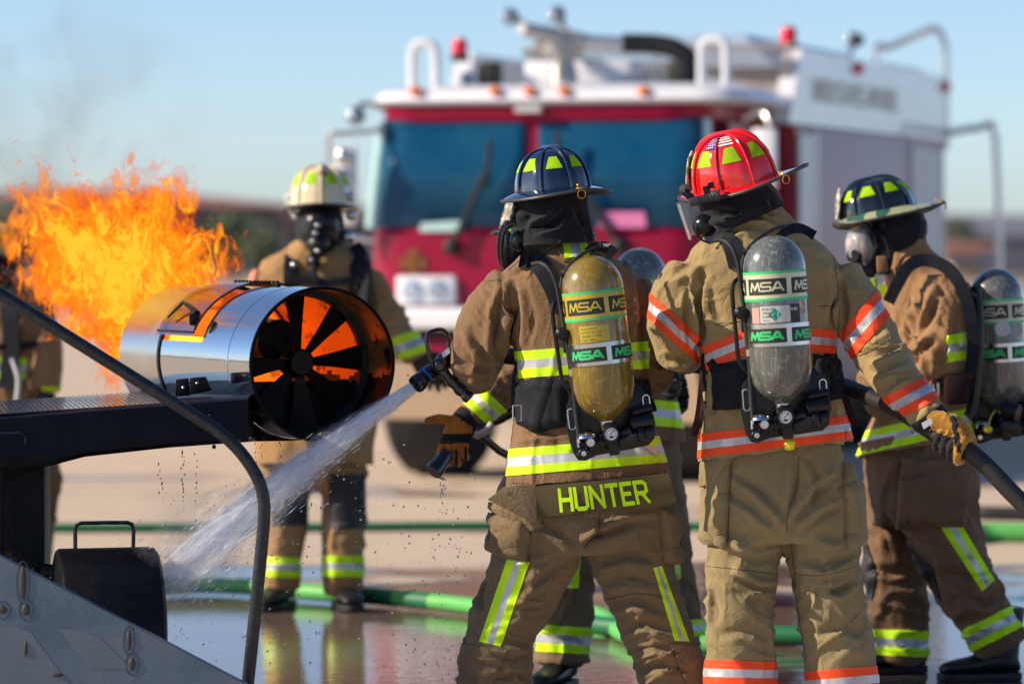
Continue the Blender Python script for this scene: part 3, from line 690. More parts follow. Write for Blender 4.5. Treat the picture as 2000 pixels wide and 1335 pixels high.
def door(bm):
    n = 40; ts = [F0 + .045, F1 - .006]; ang = [A0 + 2 + (A1 - 6 - A0) * i / n for i in range(n + 1)]
    v = [[bm.verts.new(ep(t, ER + .012 + .010 * max(0, (a - 120) / 45), a)) for a in ang] for t in (ts[0], (ts[0] + ts[1]) / 2, ts[1])]
    for j in range(2):
        for i in range(n): bm.faces.new((v[j][i], v[j][i + 1], v[j + 1][i + 1], v[j + 1][i]))
    bmesh.ops.solidify(bm, geom=list(bm.faces), thickness=-.005)
dr = part('access_door', jt, 'cowl', door)
part('door_rim', dr, 'soot', lambda bm: [tube(bm, [ep(F0 + .045, ER + .014 + .010 * max(0, (a - 120) / 45), a) for a in range(A0 + 2, A1 - 6, 3)], .004, 6), tube(bm, [ep(t, ER + .022, A1 - 7) for t in (F0 + .045, F1 - .006)], .004, 6)])
part('door_latch', dr, 'soot', lambda bm: [tube(bm, [ep(F0 + .06, ER + .036, 146), ep(F0 + .15, ER + .040, 142), ep(F0 + .26, ER + .042, 138), ep(F0 + .33, ER + .036, 150)], [.012, .009, .006, .004], 6), box(bm, ep(F0 + .075, ER + .03, 150), (.03, .05, .04), bev=.006)])
part('hinge', jt, 'soot', lambda bm: [ball(bm, ep(F0 + .0 + k * (F1 - F0 - .02) / 11, ER + .010, 84), .0105, 8) for k in range(12)] + [tube(bm, [ep(F0 - .02, ER + .006, 84), ep(F1, ER + .006, 84)], .007, 6)])
part('inner_rim', jt, 'soot', lambda bm: ring_loft(bm, [[ep(.20, ER - .006, a) for a in range(0, 360, 4)], [ep(.205, ER - .030, a) for a in range(0, 360, 4)], [ep(.235, ER - .030, a) for a in range(0, 360, 4)], [ep(.24, ER - .006, a) for a in range(0, 360, 4)]], cap=(False, False)))
fan = part('hub', jt, 'blade', lambda bm: lathe(bm, eng_front + EA * .185, EA, [(0, .03), (.0, .040), (.012, .047), (.09, .052), (.10, .03)], 12, up=EU))
for k in range(8):
    a = 94 + 45 * k
    def bl(bm, a=a):
        rows = []
        for r, hw, tw in ((.045, 17, .006), (.12, 11.6, .012), (ER - .02, 11.4, .022)):
            rows.append([ep(.215 + tw, r, a - hw), ep(.215 - tw, r, a + hw), ep(.219 - tw, r, a + hw), ep(.219 + tw, r, a - hw)])
        ring_loft(bm, rows)
    part('blade', jt, 'blade', bl, False)
def bulk(bm):
    z = -.062; h = math.degrees(math.asin(-z / (ER - .008)))
    angs = [180 + h + (180 - 2 * h) * i / 30 for i in range(31)]
    slab(bm, [ep(.27, ER - .008, a) for a in angs], EA * .006)
part('bulkhead', jt, 'blade', bulk, False)
part('burner_duct', jt, 'soot', lambda bm: lathe(bm, ep(.34, .07, 110), EA, [(0, .001), (0, .075), (.3, .08), (.5, .08)], 20, up=EU))
def core(bm):
    bmesh.ops.create_icosphere(bm, subdivisions=4, radius=1, matrix=Matrix.Translation(ep(.98, 0, 0)))
    for v in bm.verts:
        q = v.co - ep(.98, 0, 0); q = q * (.232 * (1 + .0 * noise.noise(q * 3))); v.co = ep(.98, 0, 0) + q + EA * (.06 * noise.noise(q * 14))
part('flame_core', jt, 'glow', core)
part('slot_flame', jt, 'glow2', lambda bm: ring_loft(bm, [[ep(t, ER - .03, a) for a in range(A0, A1 + 1, 4)] for t in (F0 - .01, F0 + .06)] , close=False, cap=(False, False)))
part('slot_flame', jt, 'glow2', lambda bm: ring_loft(bm, [[ep(t, ER - .025, a) for a in range(A1 - 7, A1 + 2, 2)] for t in (F0 - .0, F1 - .01)] , close=False, cap=(False, False)))
br = part('mount_bracket', jt, 'soot', lambda bm: [slab(bm, [P(343, 741, 12.62), P(368, 738, 12.62), P(372, 772, 12.62), P(341, 774, 12.62)], (0, .02, 0), bev=.004), slab(bm, [P(370, 738, 12.60), P(402, 735, 12.60), P(414, 762, 12.60), P(372, 771, 12.60)], (0, .02, 0), bev=.004)])
part('bolt', br, 'chrome', lambda bm: ball(bm, P(358, 757, 12.615), .006, 8)); part('bolt', br, 'chrome', lambda bm: ball(bm, P(385, 748, 12.595), .006, 8))

# wing beam under the engine
wg = empty('mock_wing', P(200, 900, 12.6), 'wet black mock aircraft wing under the burning engine', 'aircraft wing')
def wing(bm):
    YF, YB = 12.28, 13.5
    prof = lambda px, t, b, Y: (P(px, t, Y), P(px, b, Y))
    st = [(-260, 838, 935), (0, 814, 914), (92, 806, 911), (165, 800, 892), (330, 787, 874), (484, 775, 863), (500, 775, 862), (560, 776, 861), (610, 800, 858)]
    rings = []
    for px, t, b in st:
        Yf = YF if px < 485 else 12.72
        zt = P(px, t, Yf).z; zb = P(px, b, Yf).z; x = P(px, t, Yf).x
        rings.append([Vector((x, Yf + .012, zb)), Vector((x, Yf, zb + .014)), Vector((x, Yf, (zt * 1.6 + zb) / 2.6)), Vector((x, Yf + .01, zt - .008)), Vector((x, Yf + .035, zt)), Vector((x, YB, zt)), Vector((x, YB, zb))])
    ring_loft(bm, rings)
part('skin', wg, 'wing_black', wing, ang=30)
def deck(bm):
    x0, x1 = bx(-200, 12.3), bx(318, 12.3)
    z = lambda x: P(0, 814, 12.28).z + (x - bx(0, 12.28)) * .0655 + .006
    vs = [Vector((x0, 12.33, z(x0))), Vector((x1, 12.33, z(x1))), Vector((x1 + .1, 13.48, z(x1))), Vector((x0, 13.48, z(x0)))]
    slab(bm, vs, (0, 0, .004))
part('deck_plate', wg, 'perf', deck, False)
def holes(bm):
    z = lambda x: P(0, 814, 12.28).z + (x - bx(0, 12.28)) * .0655 + .0112
    for j in range(22):
        y = 12.36 + j * .05
        for i in range(44):
            x = bx(-60, 12.3) + i * .0165 + (j % 2) * .008
            if x > bx(312, 12.3): continue
            lathe(bm, (x, y, z(x)), (0, 0, 1), [(0, .0048), (.0006, .0048)], 6)
h = part('perforations', wg, 'hole', holes, False); h['kind'] = 'stuff'
part('rod', wg, 'rail', lambda bm: tube(bm, [P(-60, 846, 12.24), P(42, 846, 12.24), P(50, 852, 12.25), P(51, 866, 12.26)], .004, 8))
part('drain_boss', wg, 'soot', lambda bm: ball(bm, P(418, 872, 12.29), .007, 10))
part('support_post', wg, 'post_black', lambda bm: box(bm, (bx(36, 12.5), 12.5, .48), (.190, .16, 1.0), bev=.006))
part('post_rod', wg, 'soot', lambda bm: cyl(bm, P(2, 905, 12.38), P(2, 1140, 12.38), .008))

# lower black nacelle with its loop handle
nc = empty('lower_nacelle', P(215, 1400, 12.4), 'small black nacelle with a loop handle on top, behind the metal ramp', 'nacelle')
na = Vector((1, .22, 0)).normalized()
part('shell', nc, 'soot', lambda bm: lathe(bm, P(112, 1232, 12.25), na, [(0, .20), (.0, .258), (.008, .263), (.29, .264), (.308, .262), (.318, .25), (.328, .20), (.335, .10), (.337, .001)], 48))
part('handle', nc, 'rail', lambda bm: tube(bm, [P(147, 1078, 12.28), P(147, 1034, 12.28), P(150, 1025, 12.28), P(158, 1021, 12.28), P(205, 1020, 12.30), P(250, 1020, 12.32), P(258, 1024, 12.32), P(261, 1033, 12.33), P(260, 1078, 12.33)], .0066, 10))
for px, y in ((147, 12.28), (260, 12.33)): part('handle_foot', nc, 'rail', lambda bm: box(bm, P(px, 1077, y), (.03, .03, .008), bev=.002))
part('bracket', nc, 'soot', lambda bm: [tube(bm, [P(85, 1112, 12.42), P(125, 1116, 12.40)], .02, 8), tube(bm, [P(85, 1135, 12.42), P(125, 1150, 12.40)], .02, 8)])
part('leg', nc, 'soot', lambda bm: cyl(bm, P(205, 1300, 12.45), Vector((bx(205, 12.45), 12.45, 0)), .05))

# grey metal ramp plate
RY = 11.62
rp = empty('metal_ramp', Vector((bx(120, RY), RY, 0)), 'grey aluminium ramp plate with weld marks, bottom left', 'ramp')
part('plate', rp, 'plate', lambda bm: slab(bm, [P(-420, 866, RY), P(0, 1085, RY), P(318, 1250, RY), P(478, 1334, RY), P(826, 1514, RY), P(-420, 1514, RY)], (0, .045, 0), bev=.002), False)
M['plate_pale'] = mat('paler stamped panel', (.13, .165, .205), .48, metal=.35, col2=(.095, .135, .185), vscale=3, rvar=.1, bump=.25, bscale=70, bdist=.002)
def poly_panel(pts, d=.0012):
    part('stamped_panel', rp, 'plate_pale', lambda bm: slab(bm, [P(x, y, RY - d) for x, y in pts], (0, .0025 + d, 0), bev=.0008), False)
poly_panel([(-40, 1222), (40, 1224), (62, 1236), (135, 1335), (-40, 1335)])
poly_panel([(115, 1226), (165, 1232), (195, 1243), (262, 1308), (176, 1304)])
poly_panel([(140, 1500), (200, 1345), (300, 1350), (360, 1500)])
for x, y, w, hgt, rot in ((45, 1138, 7, 34, 0), (51, 1190, 8, 12, 0), (5, 1190, 9, 8, 0), (50, 1266, 4, 16, 0), (112, 1317, 12, 4, 0), (252, 1250, 5, 20, 0), (258, 1296, 7, 13, 10)):
    s = F / RY
    def wd(bm, x=x, y=y, w=w, hgt=hgt):
        ball(bm, P(x, y, RY - .001), 1, 12, scale=(w / s, .004, hgt / s))
    part('weld', rp, 'weld', wd)
    def hl(bm, x=x, y=y, w=w, hgt=hgt):
        tube(bm, [P(x + (w + 6) * math.cos(t) * (1 + .12 * noise.noise(Vector((t, x, 0)))), y + (hgt + 9) * math.sin(t), RY - .0005) for t in [2 * math.pi * k / 20 for k in range(21)]], .0016, 5, cap=False)
    if w != 12 and hgt != 16: part('burn_ring', rp, 'weld_halo', hl)

hr = [(-140, 486), (0, 574), (200, 699), (382, 813), (428, 843), (466, 878), (495, 918), (511, 955), (516, 995), (510, 1080), (484, 1335), (466, 1498)]
top('handrail', 'dark steel tube handrail bent down beside the metal ramp', 'handrail', 'rail', lambda bm: tube(bm, [P(x, y, 11.8) for x, y in hr], .0198, 16, smooth=5), Vector((bx(466, 11.8), 11.8, 0)))

# ---------------------------------------------------------------- hoses
M['hose_green'] = mat('dark green fire hose', (.008, .14, .055), .5, bump=.4, bscale=80)
M['hose_light'] = mat('bright green fire hose', (.10, .42, .10), .5, bump=.4, bscale=80)
def on_ground(px, py, r):
    Y = (CZ - r) * F / (py - HY); return P(px, py, Y)
def hose(label, pts, r, m, name='fire_hose'):
    return top(name, label, 'hose', m, lambda bm: tube(bm, [on_ground(x, y, r) for x, y in pts], r, 12, smooth=6), on_ground(*pts[len(pts) // 2], 0) * 1)
hose('thin dark green hose straight across the dry apron in front of the engine', [(-300, 1031), (300, 1030), (620, 1029), (1000, 1026), (1350, 1027), (1700, 1031), (2300, 1036)], .026, 'hose_green')
hg = empty('fire_hose', on_ground(800, 1165, 0), 'bright green hose with dark green bands lying at the feet of the white helmet firefighter', 'hose')
pts = catmull([on_ground(x, y, .045) for x, y in [(-200, 1175), (150, 1158), (400, 1142), (640, 1158), (760, 1166), (900, 1180), (1050, 1202), (1230, 1226), (1500, 1238), (1700, 1245)]], 10)
def seg(x0, x1, m, r):
    q = [p for p in pts if x0 - 12 <= 1000 + p.x / p.y * F <= x1 + 12]
    part('band' if m == 'hose_green' else 'jacket', hg, m, lambda bm: tube(bm, q, r, 12))
seg(-200, 1800, 'hose_light', .036); seg(690, 770, 'hose_green', .038); seg(806, 842, 'hose_green', .038); seg(1140, 1225, 'hose_green', .038); seg(1340, 1800, 'hose_green', .038)
hose('bright green hose between the legs of the firefighter in front and beyond', [(1000, 1190), (1110, 1190), (1180, 1205), (1215, 1235), (1290, 1252), (1480, 1262)], .036, 'hose_light')
hose('bright green hose running out right behind the camouflage helmet firefighter', [(1820, 1052), (1900, 1040), (2000, 1040), (2300, 1046)], .05, 'hose_light')
hose('dark hose lying beyond the bright green one on the right', [(1500, 990), (1800, 992), (1900, 1000), (2000, 1003), (2300, 1010)], .04, 'rubber')

# attack line held by the two firefighters, and its nozzle
al = [(893, 680, 12.53), (950, 690, 12.66), (1060, 700, 12.76), (1240, 706, 12.78), (1400, 715, 12.72), (1560, 728, 12.64), (1640, 752, 12.42), (1700, 776, 12.2), (1760, 802, 12.02), (1830, 848, 11.92), (1880, 872, 11.88), (1925, 908, 11.86), (1970, 955, 11.84), (2020, 1010, 11.82), (2090, 1120, 11.8), (2150, 1300, 11.8), (2230, 1478, 11.8), (2400, 1490, 11.85)]
top('attack_hose', 'black charged hose held under the arms of the two firefighters at the front', 'hose', 'rubber', lambda bm: tube(bm, [P(*p) for p in al], .0285, 14, smooth=5), Vector((bx(2230, 11.8), 11.8, 0)))
NZ = 12.49
nz = empty('hose_nozzle', P(860, 720, NZ), 'black hose nozzle with bail handle and blue ring spraying water', 'hose nozzle')
M['nozzle'] = mat('black anodised nozzle', (.008, .009, .012), .22, coat=.5)
M['blue_ring'] = mat('blue ring', (.01, .07, .42), .35)
NA = (P(868, 703, NZ + .06) - P(812, 752, NZ)).normalized()
n0 = P(810, 753, NZ)
part('tip', nz, 'nozzle', lambda bm: lathe(bm, n0, NA, [(.012, .001), (.012, .020), (0, .024), (.002, .029), (.012, .031), (.03, .029), (.042, .027), (.046, .024)], 28, cap=(True, True)))
part('ring', nz, 'blue_ring', lambda bm: lathe(bm, n0 + NA * .047, NA, [(0, .0275), (.007, .0275)], 28))
part('body', nz, 'nozzle', lambda bm: [lathe(bm, n0 + NA * .055, NA, [(0, .024), (.015, .026), (.03, .024), (.035, .020), (.06, .021), (.075, .026), (.10, .026), (.108, .019), (.135, .018)], 24), ball(bm, P(858, 712, NZ - .02), .024, 14)])
part('bail_handle', nz, 'nozzle', lambda bm: tube(bm, [P(844, 714, NZ - .03), P(838, 690, NZ - .035), P(833, 664, NZ - .035), P(836, 651, NZ - .03), P(848, 645, NZ - .02), P(862, 643, NZ), P(872, 650, NZ + .02), P(876, 664, NZ + .03), P(874, 682, NZ + .03), P(868, 700, NZ + .02)], [.0085, .0075, .0065, .0065, .0065, .0065, .0065, .0065, .007, .008], 10, smooth=3))
def grip(bm):
    a, b = P(862, 722, NZ), P(918, 778, NZ + .01); n = 26; pts = []; rr = []
    for i in range(n + 1):
        t = i / n; pts.append(a.lerp(b, t) + Vector((0, 0, -.004 * math.sin(t * math.pi)))); rr.append(.0175 + .0022 * math.sin(t * 22) + .002 * t)
    tube(bm, pts, rr, 12)
part('pistol_grip', nz, 'nozzle', grip)
part('label_plate', nz, 'label_grey', lambda bm: slab(bm, [P(862, 690, NZ - .035), P(876, 678, NZ - .035), P(880, 688, NZ - .035), P(866, 699, NZ - .035)], (0, .003, 0)), False)
# ---------------------------------------------------------------- cloth and body tools
_rng = np.random.RandomState(7); _tab = _rng.rand(64, 64, 64).astype(np.float32)
def vnoise(p):
    i = np.floor(p).astype(int); f = p - i; f = f * f * f * (f * (f * 6 - 15) + 10); i &= 63; j = (i + 1) & 63
    c = lambda a, b, d: _tab[a, b, d]
    x0, y0, z0 = i.T; x1, y1, z1 = j.T; fx, fy, fz = f.T
    a = c(x0, y0, z0) * (1 - fx) + c(x1, y0, z0) * fx; b = c(x0, y1, z0) * (1 - fx) + c(x1, y1, z0) * fx
    d = c(x0, y0, z1) * (1 - fx) + c(x1, y0, z1) * fx; e = c(x0, y1, z1) * (1 - fx) + c(x1, y1, z1) * fx
    return ((a * (1 - fy) + b * fy) * (1 - fz) + (d * (1 - fy) + e * fy) * fz) * 2 - 1
def ridge(p, seed=0):
    """crease-like noise, 0..1, sharp at the creases"""
    q = p + seed * 7.31; w = np.stack([vnoise(q * .6 + 11), vnoise(q * .6 + 23), vnoise(q * .6 + 37)], 1) * .7
    n = vnoise(q + w); return 1 - np.minimum(1, np.abs(n) * 2.2)
def wverts(o):
    me = o.data; a = np.empty(len(me.vertices) * 3, np.float32); me.vertices.foreach_get('co', a)
    return a.reshape(-1, 3).astype(float) + np.array(root_loc(o))
def wnorms(o):
    me = o.data; a = np.empty(len(me.vertices) * 3, np.float32); me.vertices.foreach_get('normal', a); return a.reshape(-1, 3).astype(float)
def setverts(o, v):
    me = o.data; me.vertices.foreach_set('co', (v - np.array(root_loc(o))).astype(np.float32).ravel()); me.update()
def proj(v):
    v = np.asarray(v); return np.stack([1000 + F * v[..., 0] / v[..., 1], HY - (v[..., 2] - CZ) * F / v[..., 1]], -1)
def projv(p): return 1000 + F * p.x / p.y, HY - (p.z - CZ) * F / p.y

def ring(px, py, Y, a_px, b, t=None, ex=2.3, n=28, sag=0):
    """one cross-section: centre, half width in photo px, half depth in m; t tangent in the picture plane"""
    c = P(px, py, Y); s = Y / F; t = Vector((0, 0, 1)) if t is None else t
    u = Vector((t.z, 0, -t.x)); u.normalize(); v = Vector((0, 1, 0)); v = (v - t * v.dot(t)).normalized(); out = []
    for k in range(n):
        q = 2 * math.pi * k / n; cs, sn = math.cos(q), math.sin(q)
        x = math.copysign(abs(cs) ** (2 / ex), cs); y = math.copysign(abs(sn) ** (2 / ex), sn)
        out.append(c + u * (x * a_px * s) + v * (y * b) + Vector((0, 0, -sag * x * x)))
    return out
def torso(bm, rows, Y, ex=2.4):
    """rows: (py, xl, xr, half depth, depth offset)"""
    ring_loft(bm, [ring((r[1] + r[2]) / 2, r[0], Y + (r[4] if len(r) > 4 else 0), (r[2] - r[1]) / 2, r[3], ex=ex, sag=r[5] if len(r) > 5 else 0) for r in rows])
def limb(bm, rows, Y):
    """rows: (px, py, dY, half px, half depth)"""
    c = [P(r[0], r[1], Y + r[2]) for r in rows]; rings = []
    for i, r in enumerate(rows):
        t = (c[min(i + 1, len(c) - 1)] - c[max(i - 1, 0)]).normalized()
        up = Vector((0, 1, 0)) if abs(t.y) < .8 else Vector((0, 0, 1))
        u = t.cross(up).normalized(); v = u.cross(t).normalized(); a = r[3] * (Y + r[2]) / F; b = r[4]
        rings.append([c[i] + u * math.cos(2 * math.pi * k / 24) * a + v * math.sin(2 * math.pi * k / 24) * b for k in range(24)])
    # rounded ends
    ring_loft(bm, [[p.lerp(c[0], .6) + (c[0] - c[1]).normalized() * .02 for p in rings[0]]] + rings + [[p.lerp(c[-1], .6) + (c[-1] - c[-2]).normalized() * .02 for p in rings[-1]]])
def fuse(name, parent, m, fn, vox=.008, smooth=8):
    bm = bmesh.new(); fn(bm); bmesh.ops.recalc_face_normals(bm, faces=bm.faces)
    me = bpy.data.meshes.new('tmp'); bm.to_mesh(me); bm.free(); o = bpy.data.objects.new('tmp', me); C.objects.link(o)
    r = o.modifiers.new('r', 'REMESH'); r.mode = 'VOXEL'; r.voxel_size = vox
    s = o.modifiers.new('s', 'SMOOTH'); s.factor = .5; s.iterations = smooth
    dg = bpy.context.evaluated_depsgraph_get(); res = bpy.data.meshes.new_from_object(o.evaluated_get(dg))
    bpy.data.objects.remove(o); bpy.data.meshes.remove(me)
    return link(name, res, m, parent)
def seg_dist(q, pts):
    best = np.full(len(q), 1e9); tt = np.zeros(len(q)); sgn = np.zeros(len(q)); n = len(pts) - 1
    for i in range(n):
        a = np.array(pts[i], float); b = np.array(pts[i + 1], float); d = b - a; L2 = d @ d
        t = np.clip(((q - a) @ d) / L2, 0, 1); c = a + t[:, None] * d; r = q - c; e = np.hypot(r[:, 0], r[:, 1]); m = e < best
        best = np.where(m, e, best); tt = np.where(m, (i + t) / n, tt); sgn = np.where(m, np.sign(d[0] * r[:, 1] - d[1] * r[:, 0]), sgn)
    return best, tt, sgn
def folds(o, strokes):
    """strokes: (points in photo px, width px, depth mm); a groove with a soft ridge on one side"""
    v = wverts(o); n = wnorms(o); q = proj(v); d = np.zeros(len(v)); face = np.clip(-n[:, 1] * 1.6 + .15, 0, 1)
    for st in strokes:
        pts, w, dep = st[:3]; e, t, s = seg_dist(q, pts); tap = np.sin(np.clip(t, .0, 1) * math.pi) ** .6; tap = np.where((t <= 0) | (t >= 1), 0, tap)
        g = np.exp(-(e / w) ** 2); rd = np.exp(-((e - 1.7 * w) / w) ** 2) * (s > 0)
        d += (-g * dep + rd * dep * .9) * .0019 * np.maximum(tap, 0)
    setverts(o, v + n * (d * face)[:, None])
def wrinkle(o, amp, f=(9, 9, 5), seed=0, mask=None, fine=.35):
    """general crumple: f is the noise frequency per metre along x, y, z"""
    v = wverts(o); n = wnorms(o); p = v * np.array(f)
    d = (ridge(p, seed) ** 1.6 - .3) * amp + (ridge(p * 2.3 + 5, seed + 3) ** 1.5 - .3) * amp * fine
    if mask is not None: d *= mask(proj(v), v)
    setverts(o, v + n * d[:, None])
def limb_wrinkle(o, a, b, amp, along=26, across=6, rad=90, seed=0, slant=.5):
    """rings of folds round a limb that runs from a to b in photo px"""
    v = wverts(o); n = wnorms(o); q = proj(v); A = np.array(a, float); B = np.array(b, float); d = B - A; L = np.hypot(*d); d /= L
    t = (q - A) @ d; c = (q - A) @ np.array([-d[1], d[0]]); m = np.clip(1 - np.abs(c) / rad, 0, 1) ** .5 * np.clip(t / 25 + .5, 0, 1) * np.clip((L - t) / 25 + .5, 0, 1)
    s = v[:, 1:2] * 1.0; Yc = np.median(v[:, 1]); p = np.stack([(t + slant * c) * Yc / F * along, c * Yc / F * across, v[:, 1] * across], 1)
    h = (ridge(p, seed) ** 1.4 - .35) * amp
    setverts(o, v + n * (h * m)[:, None])
class Surf:
    def __init__(self, *objs):
        self.obj = objs[0]
        vs, fs = [], []
        for o in objs:
            r = root_loc(o); k = len(vs); vs += [v.co + r for v in o.data.vertices]; fs += [[i + k for i in p.vertices] for p in o.data.polygons]
        self.t = BVHTree.FromPolygons(vs, fs)
    def hit(self, px, py, dflt=12.3):
        d = ray(px, py).normalized(); h = self.t.ray_cast(EYE, d)
        if h[0] is None: return P(px, py, dflt), Vector((0, -1, 0)), False
        return h[0], h[1], True
def ribbon(bm, surf, pts, w, th=.003, lift=.004, k=8, maxstep=.02, wob=0):
    """a strap that lies on the cloth along photo points; w px"""
    pp = catmull([Vector((x, y, 0)) for x, y in pts], k); rings = []; last = [None] * 3; raw = []
    for i, p in enumerate(pp):
        t = (pp[min(i + 1, len(pp) - 1)] - pp[max(i - 1, 0)]).normalized(); nrm = Vector((-t.y, t.x, 0)); row = []
        ww = w if not isinstance(w, (list, tuple)) else w[0] + (w[1] - w[0]) * i / (len(pp) - 1)
        for j, s in enumerate((-.5, 0, .5)):
            q = p + nrm * ww * s; h, n, ok = surf.hit(q.x, q.y, last[j].y if last[j] else 12.3)
            if last[j] is not None and h.y > last[j].y + maxstep: h = P(q.x, q.y, last[j].y + maxstep)
            last[j] = h; row.append(h)
        raw.append((p, nrm, ww, row))
    Y = np.array([[h.y for h in r[3]] for r in raw]); Ys = Y.copy()
    for i in range(len(Y)): Ys[i] = np.minimum(Y[i], Y[max(0, i - 2):i + 3].mean(0)); Ys[i] = Ys[i] * .5 + Ys[i].mean() * .5
    for i, (p, nrm, ww, row) in enumerate(raw):
        f = [P(*(p + nrm * ww * s)[:2], Ys[i][j] - lift) for j, s in enumerate((-.5, 0, .5))]; b = [q + Vector((0, th + .012, 0)) for q in f]
        g = [q + Vector((0, -th, 0)) for q in f]; rings.append([b[0], g[0], g[1] + Vector((0, -th * .3, 0)), g[2], b[2]])
    return ring_loft(bm, rings)
def seam(bm, surf, pts, r=.0011, k=10, lift=.0005):
    out = []
    for p in catmull([Vector((x, y, 0)) for x, y in pts], k):
        h, n, ok = surf.hit(p.x, p.y)
        if ok: out.append(h + n * lift)
    if len(out) > 2: tube(bm, out, r, 4)
def eye_plane(p1, p2):
    a = ray(*p1); b = ray(*p2); n = a.cross(b).normalized(); return n     # through EYE; sign by caller
def patch(name, src, parent, mats, planes, off, th=.004, stripes=(), keep=None, bulge=0, label=None, facing=True, soft=None):
    """cut a piece of cloth out of src: planes = [(point, normal)] keep the negative side; stripes = [(point, normal)] give material = number passed"""
    bm = bmesh.new(); bm.from_mesh(src.data); bmesh.ops.transform(bm, matrix=Matrix.Translation(root_loc(src)), verts=bm.verts)
    bm.normal_update(); kill = []
    for f in bm.faces:
        c = f.calc_center_median()
        if (facing and f.normal.dot(c - EYE) > .0) or any((c - p).dot(n) > .03 for p, n in planes) or (keep and not keep(*projv(c), c.y)): kill.append(f)
    bmesh.ops.delete(bm, geom=kill, context='FACES')
    for p, n in planes:
        bmesh.ops.bisect_plane(bm, geom=list(bm.verts) + list(bm.edges) + list(bm.faces), plane_co=p, plane_no=n, clear_outer=True, dist=1e-5)
    for p, n in stripes:
        bmesh.ops.bisect_plane(bm, geom=list(bm.verts) + list(bm.edges) + list(bm.faces), plane_co=p, plane_no=n, dist=1e-5)
    seen = set(); best = []
    for f0 in bm.faces:
        if f0 in seen: continue
        st = [f0]; seen.add(f0); isl = []
        while st:
            f = st.pop(); isl.append(f)
            for e in f.edges:
                for g in e.link_faces:
                    if g not in seen: seen.add(g); st.append(g)
        if len(isl) > len(best): best = isl
    keepf = set(best); bmesh.ops.delete(bm, geom=[f for f in bm.faces if f not in keepf], context='FACES')
    bm.normal_update()
    for f in bm.faces: f.material_index = min(len(mats) - 1, sum((f.calc_center_median() - p).dot(n) > 0 for p, n in stripes)) if stripes else 0
    if not len(bm.faces): bm.free(); return None
    nrm = {v: v.normal.copy() for v in bm.verts}
    if bulge:
        bd = [v.co.copy() for v in bm.verts if v.is_boundary]
        from mathutils.kdtree import KDTree
        kd = KDTree(len(bd)); [kd.insert(c, i) for i, c in enumerate(bd)]; kd.balance()
        for v in bm.verts:
            dd = kd.find(v.co)[2] if bd else 0; x = min(1, dd / .03); v.co += nrm[v] * (off + bulge * x * (2 - x))
    else:
        for v in bm.verts: v.co += nrm[v] * off
    be = [e for e in bm.edges if e.is_boundary]
    r = bmesh.ops.extrude_edge_only(bm, edges=be); old = {}
    for v in [g for g in r['geom'] if isinstance(g, bmesh.types.BMVert)]:
        src_v = [e.other_vert(v) for e in v.link_edges if e.other_vert(v) in nrm]
        if src_v: v.co -= nrm[src_v[0]] * (off + th)
    for e in bm.edges:
        if len(e.link_faces) == 2 and e.calc_face_angle(0) > .9: e.smooth = False
    me_mats = mats if isinstance(mats, list) else [mats]
    o = link(name, bm, me_mats, parent)
    if label: o['label'] = label
    return o
def px_poly(poly):
    """planes for a convex polygon in photo px (any order of winding)"""
    cx = sum(p[0] for p in poly) / len(poly); cy = sum(p[1] for p in poly) / len(poly); out = []
    for a, b in zip(poly, poly[1:] + poly[:1]):
        n = eye_plane(a, b)
        if n.dot(ray(cx, cy)) > 0: n = -n
        out.append((EYE, n))
    return out
def tape_mats(c): return [c, 'silver', c]
def band(name, src, parent, p1, p2, w, color='lime', off=.0032, keep=None, depth_tilt=0, ends=None, frac=.34):
    """three-stripe reflective tape round a limb; the line p1-p2 is its middle, w its width in px; ends optional convex px polygon"""
    dx, dy = p2[0] - p1[0], p2[1] - p1[1]; L = math.hypot(dx, dy); nx, ny = -dy / L, dx / L
    def pl(k):
        a = (p1[0] + nx * k, p1[1] + ny * k); b = (p2[0] + nx * k, p2[1] + ny * k); n = eye_plane(a, b)
        if n.dot(ray(a[0] + nx * 10, a[1] + ny * 10)) < 0: n = -n
        return (EYE, n)
    h = w / 2; i = w * (.5 - frac)
    up = pl(-h); planes = [pl(h), (up[0], -up[1])] + (px_poly(ends) if ends else [])
    return patch(name, src, parent, tape_mats(color), planes, off, .004, [pl(-i), pl(i)], keep, facing=False)

# ---------------------------------------------------------------- helmet, hood, glove, boots, air pack
M['helmet_blue'] = mat('glossy navy helmet shell', (.006, .014, .045), .10, coat=1)
M['helmet_red'] = mat('glossy red helmet shell', (.62, .004, .006), .14, coat=1)
M['helmet_black'] = mat('glossy black helmet shell', (.008, .010, .014), .10, coat=1)
M['helmet_white'] = mat('cream white helmet shell', (.66, .58, .36), .14, coat=1)
M['brim_edge'] = mat('dark brim edging', (.035, .036, .042), .45)
M['camo'] = mat('green camouflage brim', (.030, .105, .070), .35, col2=(.32, .34, .20), vscale=14, vdetail=0, vlo=.52, vhi=.54, coat=.5)
M['flag_blue'] = mat('blue canton', (.01, .02, .25), .35)
M['flag_white'] = mat('white decal', (.75, .72, .75), .35)
M['leather'] = mat('worn leather front piece', (.16, .13, .09), .6, col2=(.55, .52, .45), vscale=30, vlo=.5, vhi=.56, bump=.5, bscale=60)

